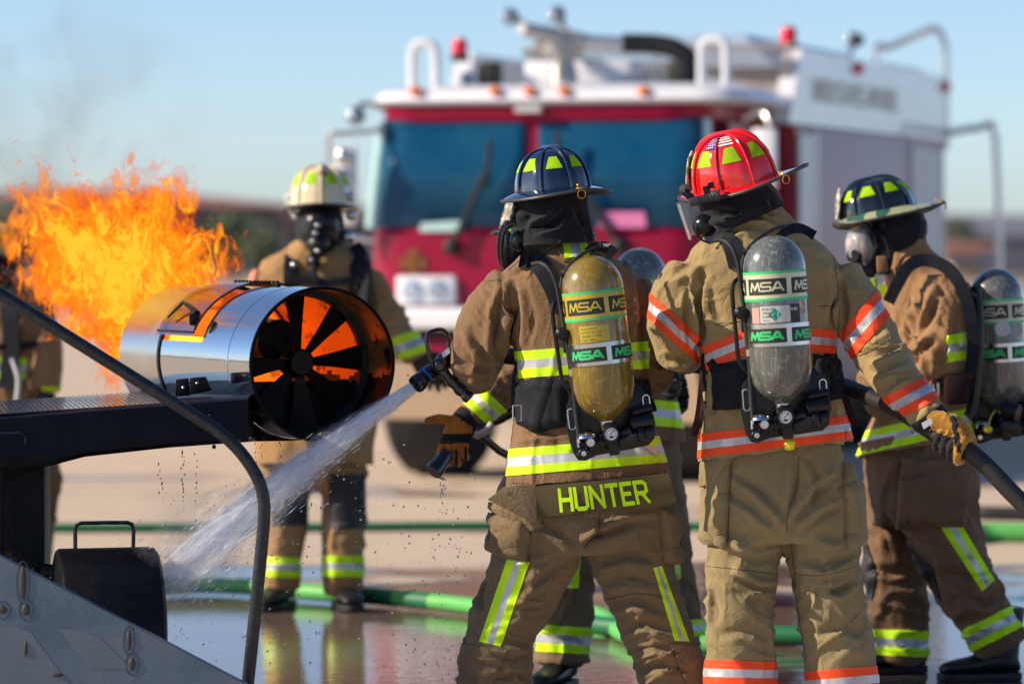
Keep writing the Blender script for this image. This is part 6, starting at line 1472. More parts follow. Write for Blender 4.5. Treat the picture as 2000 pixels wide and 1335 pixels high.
part('mask_strap', pd, 'strap', lambda bm: [tube(bm, [P(1700, 448, YD - .08), P(1724, 460, YD - .12), P(1736, 490, YD - .12), P(1738, 520, YD - .13)], .006, 8, smooth=4), box(bm, P(1724, 440, YD - .115), (.022, .01, .03), bev=.004)])
part('neck_tag', pd, 'lime', lambda bm: [slab(bm, [P(1700, 545, 14.02), P(1708, 542, 14.02), P(1712, 580, 14.02), P(1702, 582, 14.02)], (0, .006, 0)), slab(bm, [P(1716, 556, 14.02), P(1730, 554, 14.02), P(1728, 580, 14.02), P(1714, 582, 14.02)], (0, .006, 0))])
helmet(pd, P(1716, 416, YD), 97, -12, 6, 'helmet_black', 1.01, brim=['camo', 'brim_edge'], ring_at=176, back=.105, side=.036, hd=.125, front=.03, curl=.03, rx=.115, ry=.140)
boot(pd, P(1765, 1288, YD + .13), (-.9, -.25)); boot(pd, P(1945, 1290, YD - .1), (-1, -.15), 1.05)
glove(pd, P(1715, 790, YD - .10), (-1, -.1, -.25), (-.2, -.9, .5), 1.0, 'glove_dark', 'glove_black', (50, 52, 54, 56), thumb=1)
sD = Surf(coatD)
apD, QD, mD_ = air_pack('grey air cylinder pack on the striding firefighter at the right edge of the photo', 1943, 524, 14.15, -3.0, 'cyl_grey', 'tape_cream', 'label_grey', cap=False, label2=False, over=False)
part('round_decal', apD, 'label_grey', lambda bm: lathe(bm, P(1958, 642, 14.05), (0, -1, 0), [(0, .029), (.001, .028)], 28))
part('cap', apD, 'yellow', lambda bm: [ball(bm, P(1929, 838, 14.0), .018, 12, scale=(1, 1, .8)), tube(bm, [P(1929, 832, 14.0), P(1936, 812, 14.0), P(1944, 800, 14.02)], .002, 5)])
part('shoulder_strap', apD, 'strap', lambda bm: [tube(bm, [P(1885, 770, 13.95), P(1900, 690, 13.92), P(1896, 620, 13.92), P(1878, 560, 13.94), P(1845, 520, 13.98), P(1805, 508, 14.0), P(1775, 520, 13.98), P(1750, 560, 13.96), P(1735, 590, 13.96)], .02, 8, smooth=4, flat=(.045, .012), up=(0, 1, 0))])
part('back_frame', apD, 'plastic', lambda bm: tube(bm, [P(1906, 560, 14.0), P(1912, 640, 13.98), P(1908, 720, 13.98), P(1898, 800, 13.98), P(1890, 815, 13.98)], .022, 10, smooth=4))
part('waist_belt', apD, 'strap_brown', lambda bm: [tube(bm, [P(1835, 748, 13.94), P(1860, 742, 13.92), P(1900, 740, 13.92)], .02, 8, flat=(.035, .008), up=(0, 1, 0)), box(bm, P(1868, 760, 13.93), (.09, .05, .11), bev=.02)])
part('buckle', apD, 'chrome', lambda bm: tube(bm, [P(1812, 755, 13.93), P(1822, 750, 13.93), P(1824, 772, 13.93), P(1832, 772, 13.93), P(1832, 748, 13.93), P(1836, 748, 13.93)], .004, 6))
part('knob', apD, 'plastic', lambda bm: [cyl(bm, P(1960, 800, 14.05), P(1990, 808, 14.02), .034, 20), box(bm, P(1972, 832, 14.05), (.075, .06, .05), bev=.01)])

# ================================================================ firefighter half hidden behind the nozzle man
YE = 13.85
pe = empty('person', Vector((bx(1195, YE), YE, 0)), 'firefighter mostly hidden behind the name panel one, orange glove on a second nozzle', 'person')
E_t = [(500, 1040, 1160, .10, 0), (530, 1010, 1240, .14, 0), (600, 1010, 1290, .16, 0), (700, 1040, 1305, .16, 0), (790, 1070, 1325, .17, 0), (850, 1078, 1342, .18, 0), (900, 1080, 1342, .18, 0)]
E_la = [(1050, 570, -.08, 50, .09), (1030, 650, -.15, 50, .09), (1012, 716, -.20, 44, .085), (975, 762, -.24, 38, .075), (938, 800, -.27, 33, .07), (922, 815, -.28, 30, .062)]
E_p = [(840, 1085, 1325, .15), (900, 1085, 1332, .16), (980, 1082, 1332, .16), (1030, 1090, 1325, .14)]
E_ll = [(1140, 960, 0, 66, .12), (1122, 1050, 0, 58, .11), (1108, 1130, 0, 54, .11), (1102, 1200, 0, 54, .105), (1100, 1290, 0, 55, .10)]
E_rl = [(1278, 960, 0, 60, .12), (1298, 1050, 0, 50, .11), (1312, 1130, 0, 46, .11), (1322, 1200, 0, 44, .10), (1326, 1285, 0, 42, .09)]
inner_body(pe, E_t, YE, [E_la, E_ll, E_rl], (P(1040, 470, YE), 0, 0))
coatE = fuse('coat', pe, 'coat_brown', lambda bm: [torso(bm, E_t, YE), limb(bm, E_la, YE)], .010, 6)
hem_cut(coatE, (1075, 868), (1342, 862)); wrinkle(coatE, .010, (9, 9, 4), 41); limb_wrinkle(coatE, (1040, 650), (925, 815), .014, 24, 6, 70, 42, .4)
trE = fuse('trousers', pe, 'pants_brown', lambda bm: [torso(bm, E_p, YE, 2.2), limb(bm, E_ll, YE), limb(bm, E_rl, YE)], .010, 5)
wrinkle(trE, .010, (9, 9, 7), 45); limb_wrinkle(trE, (1115, 1100), (1100, 1290), .018, 22, 6, 80, 46, .4); limb_wrinkle(trE, (1300, 1060), (1326, 1280), .018, 22, 6, 80, 47, .4)
band('reflective_band', coatE, pe, (926, 774), (978, 822), 46, keep=lambda x, y, Y: x < 1000 and y > 740, frac=.36)
band('reflective_band', coatE, pe, (1280, 806), (1345, 812), 50)
leg_stripe(trE, pe, ((1092, 1078), (1134, 1076), (1130, 1148), (1084, 1146))); leg_stripe(trE, pe, ((1316, 1100), (1328, 1100), (1330, 1128), (1322, 1134)))
band('reflective_band', trE, pe, (1042, 1244), (1160, 1252), 52, keep=lambda x, y, Y: x < 1200, frac=.33); band('reflective_band', trE, pe, (1270, 1222), (1372, 1226), 34, keep=lambda x, y, Y: x > 1230, frac=.33)
patch('pocket_flap', trE, pe, 'pants_brown', px_poly([(1322, 1152), (1348, 1158), (1358, 1205), (1330, 1212)]), .02, .01, bulge=.01)
boot(pe, P(1095, 1300, YE), (-.4, -1), 1.05); boot(pe, P(1326, 1300, YE), (.3, -1))
helmet(pe, P(1052, 452, YE), 120, 0, 0, 'helmet_black', .95, ring_at=180, back=.10, hd=.13)
part('mask', pe, 'plastic', lambda bm: [ball(bm, P(992, 480, 13.74), 1, 20, scale=(.038, .075, .095)), tube(bm, [P(982, 440, 13.7), P(974, 470, 13.7), P(976, 505, 13.7), P(990, 528, 13.7)], .007, 8, smooth=4)])
part('face', pe, 'skin', lambda bm: [ball(bm, P(998, 492, 13.72), 1, 16, scale=(.018, .02, .03))])
part('helmet_tag', pe, 'lime', lambda bm: slab(bm, [P(990, 446, 13.68), P(1002, 440, 13.68), P(1004, 462, 13.68), P(993, 468, 13.68)], (0, .004, 0)))
part('hood', pe, 'black_cloth', lambda bm: ball(bm, P(1045, 480, YE), 1, 24, scale=(.10, .11, .14)))
gl, gd, gn, gs = glove(pe, P(905, 815, YE - .30), (-.35, -.25, -1), (-.3, -.9, .1), 1.16, 'glove_orange', 'glove_black', (34, 32, 34, 38), spread=.26, thumb=1, thumb_dir=(-1, -.1, .18))
def darkfingers(o, x0, x1, rows):
    r = root_loc(o)
    for p in o.data.polygons:
        x, y = projv(p.center + r)
        for a, b, c, d in rows:
            if a <= x <= b and c <= y <= d: p.material_index = 1
darkfingers(gl, 0, 0, [(840, 940, 846, 866), (868, 874, 880, 930), (888, 894, 876, 930), (906, 912, 872, 930), (900, 945, 806, 822)])
part('cuff', pe, 'black_cloth', lambda bm: cyl(bm, P(918, 806, YE - .29), P(904, 824, YE - .30), .046, 24))
nz2 = empty('hose_nozzle', P(860, 915, 13.5), 'second smaller nozzle pointing down below the orange glove, dripping water', 'hose nozzle')
part('tip', nz2, 'nozzle', lambda bm: lathe(bm, P(846, 922, 13.50), (P(884, 872, 13.56) - P(846, 922, 13.50)), [(0, .02), (.0, .032), (.02, .033), (.04, .028), (.09, .026), (.14, .03), (.16, .024)], 26))
part('body', nz2, 'nozzle', lambda bm: [tube(bm, [P(885, 866, 13.68), P(925, 835, 13.68), P(975, 815, 13.68), P(1020, 790, 13.68)], .024, 14), tube(bm, [P(940, 850, 13.5), P(975, 880, 13.55), P(1015, 900, 13.6)], .014, 10), ball(bm, P(935, 838, 13.56), .034, 16)])
part('rim', nz2, 'turret_steel', lambda bm: tube(bm, [P(844, 901, 13.60), P(848, 918, 13.585), P(858, 932, 13.59), P(868, 936, 13.6)], .004, 6))  # pale arc stands in for the lit edge of the tip
part('lever', nz2, 'turret_steel', lambda bm: tube(bm, [P(930, 850, 13.5), P(950, 842, 13.48), P(962, 826, 13.48)], .014, 10))
apE, QE, mE = air_pack('grey air cylinder pack with only its crown showing behind the yellow cylinder', 1246, 484, 13.98, -4, 'cyl_grey', 'tape_cream', 'label_grey', cap=False, label2=False, over=False)
part('gauge_hose', apE, 'rubber', lambda bm: [tube(bm, [P(1290, 745, 13.66), P(1305, 770, 13.64), P(1318, 765, 13.64), P(1322, 745, 13.66)], .018, 10, smooth=4), ball(bm, P(1310, 755, 13.64), .028, 14)])

M['coat_tan_lit'] = mat('brightened tan aramid cloth', (.36, .225, .10), .8, col2=(.30, .18, .08), vscale=4, bump=.4, bscale=400, spec=.15)  # tan cloth brightened: stronger light on this figure put into the colour
M['pants_tan_lit'] = mat('brightened tan trouser cloth', (.34, .21, .10), .8, col2=(.27, .165, .08), vscale=4, bump=.4, bscale=400, spec=.15)  # trousers likewise coloured brighter to look lit
# ================================================================ firefighter in the white helmet
YF_ = 16.8
pf = empty('person', Vector((bx(615, YF_), YF_, 0)), 'firefighter facing the camera in a white helmet and breathing mask, beyond the mock engine', 'person')
F_t = [(470, 580, 660, .09, .02), (490, 555, 690, .12, 0), (510, 515, 720, .14, 0), (545, 495, 738, .15, 0), (610, 510, 738, .16, 0), (700, 512, 735, .17, -.02), (790, 505, 735, .18, -.02), (860, 500, 730, .19, -.02), (915, 498, 728, .19, -.02)]
F_ra = [(520, 550, 0, 36, .09), (500, 620, -.04, 36, .085), (495, 700, -.1, 34, .08), (520, 770, -.2, 30, .07)]
F_la = [(712, 545, 0, 38, .09), (742, 600, -.05, 34, .085), (770, 640, -.08, 31, .078), (798, 676, -.11, 29, .07), (812, 694, -.12, 28, .066)]
F_p = [(870, 515, 712, .15), (920, 512, 716, .16), (960, 515, 714, .13)]
F_rl = [(560, 900, 0, 50, .12), (560, 980, -.02, 44, .11), (556, 1060, -.04, 40, .10), (550, 1110, -.03, 36, .10), (548, 1148, 0, 34, .09)]
F_ll = [(668, 900, 0, 50, .12), (672, 980, -.02, 45, .11), (670, 1060, -.04, 44, .10), (668, 1110, -.03, 42, .10), (668, 1150, 0, 38, .09)]
inner_body(pf, F_t, YF_, [F_ra, F_la, F_rl, F_ll], (P(625, 425, YF_), 0, 0))
coatF = fuse('coat', pf, 'coat_tan_lit', lambda bm: [torso(bm, F_t, YF_), limb(bm, F_ra, YF_), limb(bm, F_la, YF_)], .012, 5)
hem_cut(coatF, (490, 905), (735, 905)); wrinkle(coatF, .014, (8, 8, 4), 51); limb_wrinkle(coatF, (720, 560), (812, 694), .018, 20, 6, 60, 52, .4)
trF = fuse('trousers', pf, 'pants_tan_lit', lambda bm: [torso(bm, F_p, YF_, 2.2), limb(bm, F_rl, YF_), limb(bm, F_ll, YF_)], .012, 5)
wrinkle(trF, .014, (8, 8, 8), 55)
band('reflective_band', coatF, pf, (778, 680), (826, 664), 46, keep=lambda x, y, Y: x > 764)
band('reflective_band', trF, pf, (505, 1106), (600, 1108), 38, keep=lambda x, y, Y: x < 605); band('reflective_band', trF, pf, (620, 1104), (720, 1106), 40, keep=lambda x, y, Y: x > 612)
patch('knee_patch', trF, pf, 'knee', px_poly([(642, 925), (712, 925), (714, 1032), (645, 1032)]), .006, .006); patch('knee_patch', trF, pf, 'knee', px_poly([(530, 925), (600, 925), (600, 1025), (532, 1025)]), .006, .006)
boot(pf, P(548, 1150, YF_), (-.35, -1), 1.1); boot(pf, P(672, 1150, YF_), (.25, -1), 1.1)
part('hood', pf, 'black_cloth', lambda bm: [ball(bm, P(625, 445, YF_), 1, 24, scale=(.108, .12, .16)), lathe(bm, P(625, 500, YF_), (0, 0, 1), [(0, .13), (.05, .10), (.15, .09)], 20)])
hmF, MxF, DF, BF = helmet(pf, P(626, 404, YF_), 184, 4, 0, 'helmet_white', 1.10, ring_at=180, back=.03, side=.02, hd=.165, front=.02, curl=.005, badge=False, rx=.125, ry=.145)
part('emblem', hmF, 'emblem', lambda bm: ball(bm, DF(3, .52, .002), .018, 12, scale=(1, .3, 1)))
part('visor_bracket', pf, 'white', lambda bm: [ball(bm, P(570, 388, YF_), .028, 12, scale=(1.2, .7, .9)), tube(bm, [P(560, 382, YF_ - .02), P(566, 405, YF_), P(578, 425, YF_)], .012, 8)])
for x, y, r in ((684, 385, .022), (686, 420, .026), (680, 462, .030)): part('helmet_light', pf, 'chrome', lambda bm: ball(bm, P(x, y, YF_ - .06), r, 12))
fm = part('mask', pf, 'plastic', lambda bm: [ball(bm, P(625, 450, YF_ - .10), 1, 24, scale=(.085, .06, .115)), ball(bm, P(622, 478, YF_ - .17), 1, 16, scale=(.050, .05, .052)), cyl(bm, P(612, 500, YF_ - .17), P(612, 520, YF_ - .16), .03), tube(bm, [P(612, 515, YF_ - .18), P(616, 545, YF_ - .20), P(640, 570, YF_ - .19)], .014, 8, smooth=4)])
part('lens', fm, 'plastic', lambda bm: ball(bm, P(627, 436, YF_ - .115), 1, 20, scale=(.074, .055, .065)))
part('valve', fm, 'chrome', lambda bm: [ball(bm, P(x, y, YF_ - .21), r, 10) for x, y, r in ((620, 440, .013), (616, 455, .012), (620, 490, .013), (608, 507, .011))])
part('chest_clip', pf, 'chrome', lambda bm: [ball(bm, P(574, 517, YF_ - .17), .015, 10), ball(bm, P(563, 532, YF_ - .17), .013, 10)])
part('radio', pf, 'plastic', lambda bm: box(bm, P(570, 545, YF_ - .17), (.05, .04, .10), bev=.01))
M['patch_orange'] = mat('orange shoulder patch', (.70, .25, .16), .7)
part('shoulder_patch', pf, 'patch_orange', lambda bm: ball(bm, P(500, 545, YF_ - .06), 1, 12, scale=(.03, .03, .045)))
apF = empty('air_pack', P(625, 760, YF_ - .1), 'air pack harness with dark chest straps on the white helmet firefighter', 'air pack', 'breathing apparatus packs')
part('shoulder_strap', apF, 'strap', lambda bm: [tube(bm, [P(575, 486, YF_ + .02), P(568, 520, YF_ - .15), P(570, 600, YF_ - .19), P(575, 700, YF_ - .2)], .02, 8, flat=(.065, .02), up=(0, 1, 0), smooth=4)])
part('shoulder_strap', apF, 'strap', lambda bm: [tube(bm, [P(688, 486, YF_ + .02), P(705, 520, YF_ - .14), P(700, 600, YF_ - .19), P(690, 700, YF_ - .2)], .02, 8, flat=(.095, .025), up=(0, 1, 0), smooth=4)])
part('chest_strap', apF, 'strap', lambda bm: [tube(bm, [P(572, 545, YF_ - .19), P(635, 552, YF_ - .20), P(700, 548, YF_ - .19)], .02, 8, flat=(.035, .012), up=(0, 1, 0))])
part('cylinder', apF, 'cyl_grey', lambda bm: lathe(bm, P(628, 500, YF_ + .26), (0, 0, -1), [(0, .01), (.02, .06), (.06, .09), (.4, .095), (.52, .06), (.55, .02)], 28))
glove(pf, P(812, 694, YF_ - .12), (.7, -.2, -.7), (.2, -.9, .3), 1.15, 'glove_dark', 'glove_black', (22, 22, 24, 26), thumb=-1)

# ================================================================ firefighter behind the flames, cut by the left edge
YG = 17.4
_P = P
def P(px, py, Y): return _P(px - 26, py, Y)     # the whole figure stands a little further left
pg = empty('person', Vector((bx(40, YG), YG, 0)), 'blurred firefighter crouching behind the flames at the left edge, lime band on the coat', 'person')
G_t = [(540, 0, 60, .10, 0), (560, -30, 90, .14, 0), (600, -55, 115, .16, 0), (680, -60, 128, .17, 0), (750, -60, 128, .18, 0), (800, -62, 130, .19, 0), (850, -60, 130, .18, 0)]
G_la = [(92, 600, 0, 36, .09), (112, 660, -.06, 34, .085), (118, 710, -.12, 32, .08), (115, 760, -.16, 30, .07)]
G_l1 = [(0, 850, -.1, 46, .12), (-20, 930, -.3, 42, .11), (-10, 1030, -.2, 38, .10), (0, 1130, -.1, 34, .09)]
G_l2 = [(85, 850, 0, 46, .12), (105, 930, 0, 42, .11), (95, 1030, .05, 38, .10), (90, 1135, .05, 34, .09)]
inner_body(pg, G_t, YG, [G_la, G_l1, G_l2], (P(16, 510, YG), 0, 0))
coatG = fuse('coat', pg, 'coat_tan', lambda bm: [torso(bm, G_t, YG), limb(bm, G_la, YG)], .012, 5); hem_cut(coatG, (-70, 825), (140, 822)); wrinkle(coatG, .014, (8, 8, 4), 61)
trG = fuse('trousers', pg, 'pants_tan', lambda bm: [limb(bm, G_l1, YG), limb(bm, G_l2, YG), torso(bm, [(820, -50, 125, .15), (880, -45, 125, .15)], YG)], .012, 5); wrinkle(trG, .014, (8, 8, 8), 62)
band('reflective_band', coatG, pg, (-60, 716), (128, 722), 42, keep=lambda x, y, Y: x < 52); band('reflective_band', coatG, pg, (-60, 806), (135, 806), 42)
band('reflective_band', coatG, pg, (85, 768), (145, 768), 26, keep=lambda x, y, Y: x > 84)
M['helmet_yellow'] = mat('ochre helmet shell', (.45, .30, .02), .3, coat=.6)
helmet(pg, P(8, 505, YG), 175, 8, 0, 'helmet_yellow', 1.1, ring_at=180, back=.03, side=.03, hd=.15, badge=False)
part('hood', pg, 'black_cloth', lambda bm: [ball(bm, P(10, 525, YG), 1, 20, scale=(.11, .12, .15))])
part('mask', pg, 'plastic', lambda bm: [ball(bm, P(8, 535, YG - .10), 1, 20, scale=(.08, .06, .10))])
boot(pg, P(0, 1135, YG - .1), (-.2, -1), 1.1); boot(pg, P(90, 1140, YG + .05), (.3, -1), 1.1)
glove(pg, P(115, 768, YG - .17), (0, -.3, -1), (0, -1, 0), 1.1, 'glove_dark', 'glove_black', (20, 22, 24, 26), thumb=-1)
apG = empty('air_pack', P(30, 700, YG - .2), 'dark harness and grey hose of the air pack on the leftmost firefighter behind the flames', 'air pack', 'breathing apparatus packs')
part('chest_strap', apG, 'strap', lambda bm: [tube(bm, [P(30, 550, YG - .1), P(44, 600, YG - .19), P(48, 680, YG - .21), P(40, 760, YG - .22)], .02, 8, flat=(.08, .02), up=(0, 1, 0), smooth=3), tube(bm, [P(-60, 675, YG - .19), P(40, 678, YG - .21), P(125, 670, YG - .14)], .02, 8, flat=(.03, .012), up=(0, 1, 0))])
part('cylinder', apG, 'cyl_grey', lambda bm: lathe(bm, P(20, 540, YG + .26), (0, 0, -1), [(0, .01), (.02, .06), (.06, .09), (.4, .095), (.52, .06), (.55, .02)], 28))
part('hose', apG, 'label_grey', lambda bm: [tube(bm, [P(50, 700, YG - .22), P(62, 740, YG - .24), P(58, 790, YG - .24)], .012, 8, smooth=3)])
P = _P
# ================================================================ flames, smoke, water
def new_volume_mat(name):
    m = bpy.data.materials.new(name); m.use_nodes = True; nt = m.node_tree; nt.nodes.clear()
    out = nd(nt, 'ShaderNodeOutputMaterial'); return m, nt, out
def flame_mat():
    m = bpy.data.materials.new('burning gas'); m.use_nodes = True; nt = m.node_tree; L = nt.links; nt.nodes.clear()
    out = nd(nt, 'ShaderNodeOutputMaterial')
    tc = nd(nt, 'ShaderNodeTexCoord'); uv = nd(nt, 'ShaderNodeAttribute', attribute_name='edge'); 
    mp = nd(nt, 'ShaderNodeMapping'); mp.inputs['Scale'].default_value = (1, 1, .55); mp.inputs['Rotation'].default_value = (0, R(-22), 0); L.new(tc.outputs['Object'], mp.inputs[0])
    w = nd(nt, 'ShaderNodeTexNoise', Scale=3.2, Detail=3, Roughness=.55); L.new(mp.outputs[0], w.inputs['Vector'])
    wv = nd(nt, 'ShaderNodeVectorMath', operation='SCALE'); L.new(w.outputs['Color'], wv.inputs[0]); wv.inputs['Scale'].default_value = .62
    ad = nd(nt, 'ShaderNodeVectorMath', operation='ADD'); L.new(mp.outputs[0], ad.inputs[0]); L.new(wv.outputs[0], ad.inputs[1])
    n1 = nd(nt, 'ShaderNodeTexNoise', Scale=5.2, Detail=7, Roughness=.60, Distortion=1.3); L.new(ad.outputs[0], n1.inputs['Vector'])
    # filaments: bright where the noise crosses its middle
    s = nd(nt, 'ShaderNodeMath', operation='SUBTRACT'); L.new(n1.outputs[0], s.inputs[0]); s.inputs[1].default_value = .5
    a = nd(nt, 'ShaderNodeMath', operation='ABSOLUTE'); L.new(s.outputs[0], a.inputs[0])
    fil = nd(nt, 'ShaderNodeMapRange', interpolation_type='SMOOTHSTEP'); L.new(a.outputs[0], fil.inputs[0]); fil.inputs[1].default_value = .0; fil.inputs[2].default_value = .12; fil.inputs[3].default_value = 1; fil.inputs[4].default_value = 0
    # body: soft licks, denser near the mouth (attribute "edge": 1 at the heart, 0 at the rim)
    n2 = nd(nt, 'ShaderNodeTexNoise', Scale=4.4, Detail=7, Roughness=.66, Distortion=.9); L.new(ad.outputs[0], n2.inputs['Vector'])
    b = nd(nt, 'ShaderNodeMath', operation='ADD'); L.new(n2.outputs[0], b.inputs[0]); 
    em = nd(nt, 'ShaderNodeMapRange'); L.new(uv.outputs['Fac'], em.inputs[0]); em.inputs[3].default_value = -.27; em.inputs[4].default_value = .27
    L.new(em.outputs[0], b.inputs[1])
    al = nd(nt, 'ShaderNodeMapRange', interpolation_type='SMOOTHSTEP'); L.new(b.outputs[0], al.inputs[0]); al.inputs[1].default_value = .43; al.inputs[2].default_value = .53
    # heat drives colour and strength
    h1 = nd(nt, 'ShaderNodeMath', operation='MULTIPLY'); L.new(fil.outputs[0], h1.inputs[0]); h1.inputs[1].default_value = .26
    h2 = nd(nt, 'ShaderNodeMath', operation='MULTIPLY_ADD'); L.new(uv.outputs['Fac'], h2.inputs[0]); h2.inputs[1].default_value = .50; L.new(h1.outputs[0], h2.inputs[2])
    h3 = nd(nt, 'ShaderNodeMath', operation='MULTIPLY_ADD'); L.new(n2.outputs[0], h3.inputs[0]); h3.inputs[1].default_value = .80; L.new(h2.outputs[0], h3.inputs[2])
    cr = nd(nt, 'ShaderNodeValToRGB'); L.new(h3.outputs[0], cr.inputs[0]); e = cr.color_ramp.elements
    e[0].position = .49; e[0].color = (.22, .014, .001, 1); e[1].position = 1.0; e[1].color = (1.1, .56, .03, 1)
    for p, c in ((.62, (.66, .055, .003, 1)), (.76, (.95, .13, .004, 1)), (.90, (1.0, .25, .006, 1))):
        q = e.new(p); q.color = c
    emn = nd(nt, 'ShaderNodeEmission', Strength=.78); L.new(cr.outputs[0], emn.inputs['Color'])
    tr_ = nd(nt, 'ShaderNodeBsdfTransparent'); mx = nd(nt, 'ShaderNodeMixShader')
    af = nd(nt, 'ShaderNodeMath', operation='MULTIPLY'); L.new(al.outputs[0], af.inputs[0])
    am = nd(nt, 'ShaderNodeMapRange'); L.new(fil.outputs[0], am.inputs[0]); am.inputs[3].default_value = .22; am.inputs[4].default_value = .90
    L.new(am.outputs[0], af.inputs[1]); L.new(af.outputs[0], mx.inputs[0]); L.new(tr_.outputs[0], mx.inputs[1]); L.new(emn.outputs[0], mx.inputs[2]); L.new(mx.outputs[0], out.inputs['Surface'])
    return m
M['flame'] = flame_mat()
# outline of the fire in photo px (heart and reach by direction)
FIRE = [(440, 556), (428, 500), (400, 452), (385, 395), (345, 385), (318, 362), (270, 344), (215, 340), (175, 345), (120, 352), (60, 365), (10, 348), (14, 392), (8, 430), (40, 470), (20, 520), (48, 580), (90, 620), (140, 650), (190, 690), (238, 752), (250, 700), (300, 640), (380, 590)]
def fire_sheet(bm, Y, seed, k, bulge):
    """one billowing sheet of flame; its rim is ragged"""
    cx, cy = 244, 562; nr, na = 26, 96; lay = bm.verts.layers.float.get('edge') or bm.verts.layers.float.new('edge'); rows = []
    ang = [math.atan2(-(y - cy), x - cx) for x, y in FIRE]; rad = [math.hypot(x - cx, y - cy) for x, y in FIRE]
    order = sorted(zip(ang, rad)); an = np.array([o[0] for o in order]); ra = np.array([o[1] for o in order])
    an = np.concatenate([an - 2 * math.pi, an, an + 2 * math.pi]); ra = np.tile(ra, 3)
    for j in range(nr + 1):
        f = j / nr; row = []
        for i in range(na):
            a = 2 * math.pi * i / na - math.pi; r = np.interp(a, an, ra) * k * f * (1.30 + .60 * noise.noise(Vector((math.cos(a) * 2.6, math.sin(a) * 2.6, seed))) + .30 * noise.noise(Vector((math.cos(a) * 7, math.sin(a) * 7, seed + 3))))
            x, y = cx + r * math.cos(a), cy - r * math.sin(a)
            dy = bulge * (1 - f * f) + .10 * noise.noise(Vector((x * .012, y * .012, seed))) + .04 * noise.noise(Vector((x * .04, y * .04, seed + 5)))
            v = bm.verts.new(P(x, y, Y - dy)); v[lay] = max(0.0, 1 - f ** 1.5 * 1.0); row.append(v)
        rows.append(row)
    for j in range(nr):
        for i in range(na):
            q = (rows[j][i], rows[j][(i + 1) % na], rows[j + 1][(i + 1) % na], rows[j + 1][i])
            try: bm.faces.new(q)
            except ValueError: pass
bm = bmesh.new()
for n_, (Y, k, b) in enumerate(((14.30, .96, -.15), (14.18, 1.0, -.06), (14.08, 1.0, .0), (13.98, .97, .02), (13.90, .90, .04), (13.84, .78, .04))): fire_sheet(bm, Y, n_ * 7.7, k, b)
fo = link('fire', bm, 'flame', None, True, origin=P(300, 640, 13.6)); tag(fo, 'bright orange flames billowing from the rear of the mock jet engine', 'fire', kind='stuff')

# thin grey smoke above the fire
def smoke_mat():
    m, nt, out = new_volume_mat('thin grey smoke'); L = nt.links
    tc = nd(nt, 'ShaderNodeTexCoord'); n = nd(nt, 'ShaderNodeTexNoise', Scale=2.6, Detail=4, Roughness=.6, Distortion=.8); L.new(tc.outputs['Object'], n.inputs['Vector'])
    mr = nd(nt, 'ShaderNodeMapRange'); L.new(n.outputs[0], mr.inputs[0]); mr.inputs[1].default_value = .48; mr.inputs[2].default_value = .75; mr.inputs[4].default_value = 1.9
    gr = nd(nt, 'ShaderNodeVectorMath', operation='LENGTH'); L.new(tc.outputs['Object'], gr.inputs[0])
    g2 = nd(nt, 'ShaderNodeMapRange', interpolation_type='SMOOTHSTEP'); L.new(gr.outputs['Value'], g2.inputs[0]); g2.inputs[1].default_value = .20; g2.inputs[2].default_value = .64; g2.inputs[3].default_value = 1; g2.inputs[4].default_value = 0
    mu = nd(nt, 'ShaderNodeMath', operation='MULTIPLY'); L.new(mr.outputs[0], mu.inputs[0]); L.new(g2.outputs[0], mu.inputs[1])
    v = nd(nt, 'ShaderNodeVolumePrincipled'); v.inputs['Color'].default_value = (.30, .30, .32, 1); L.new(mu.outputs[0], v.inputs['Density']); L.new(v.outputs[0], out.inputs['Volume'])
    return m
M['smoke'] = smoke_mat()
c = P(110, 215, 13.9); bm = bmesh.new(); ball(bm, c, .64, 24)
so = link('smoke', bm, 'smoke', None, True, origin=c); tag(so, 'thin grey smoke drifting in the sky above the flames', 'smoke', kind='stuff')

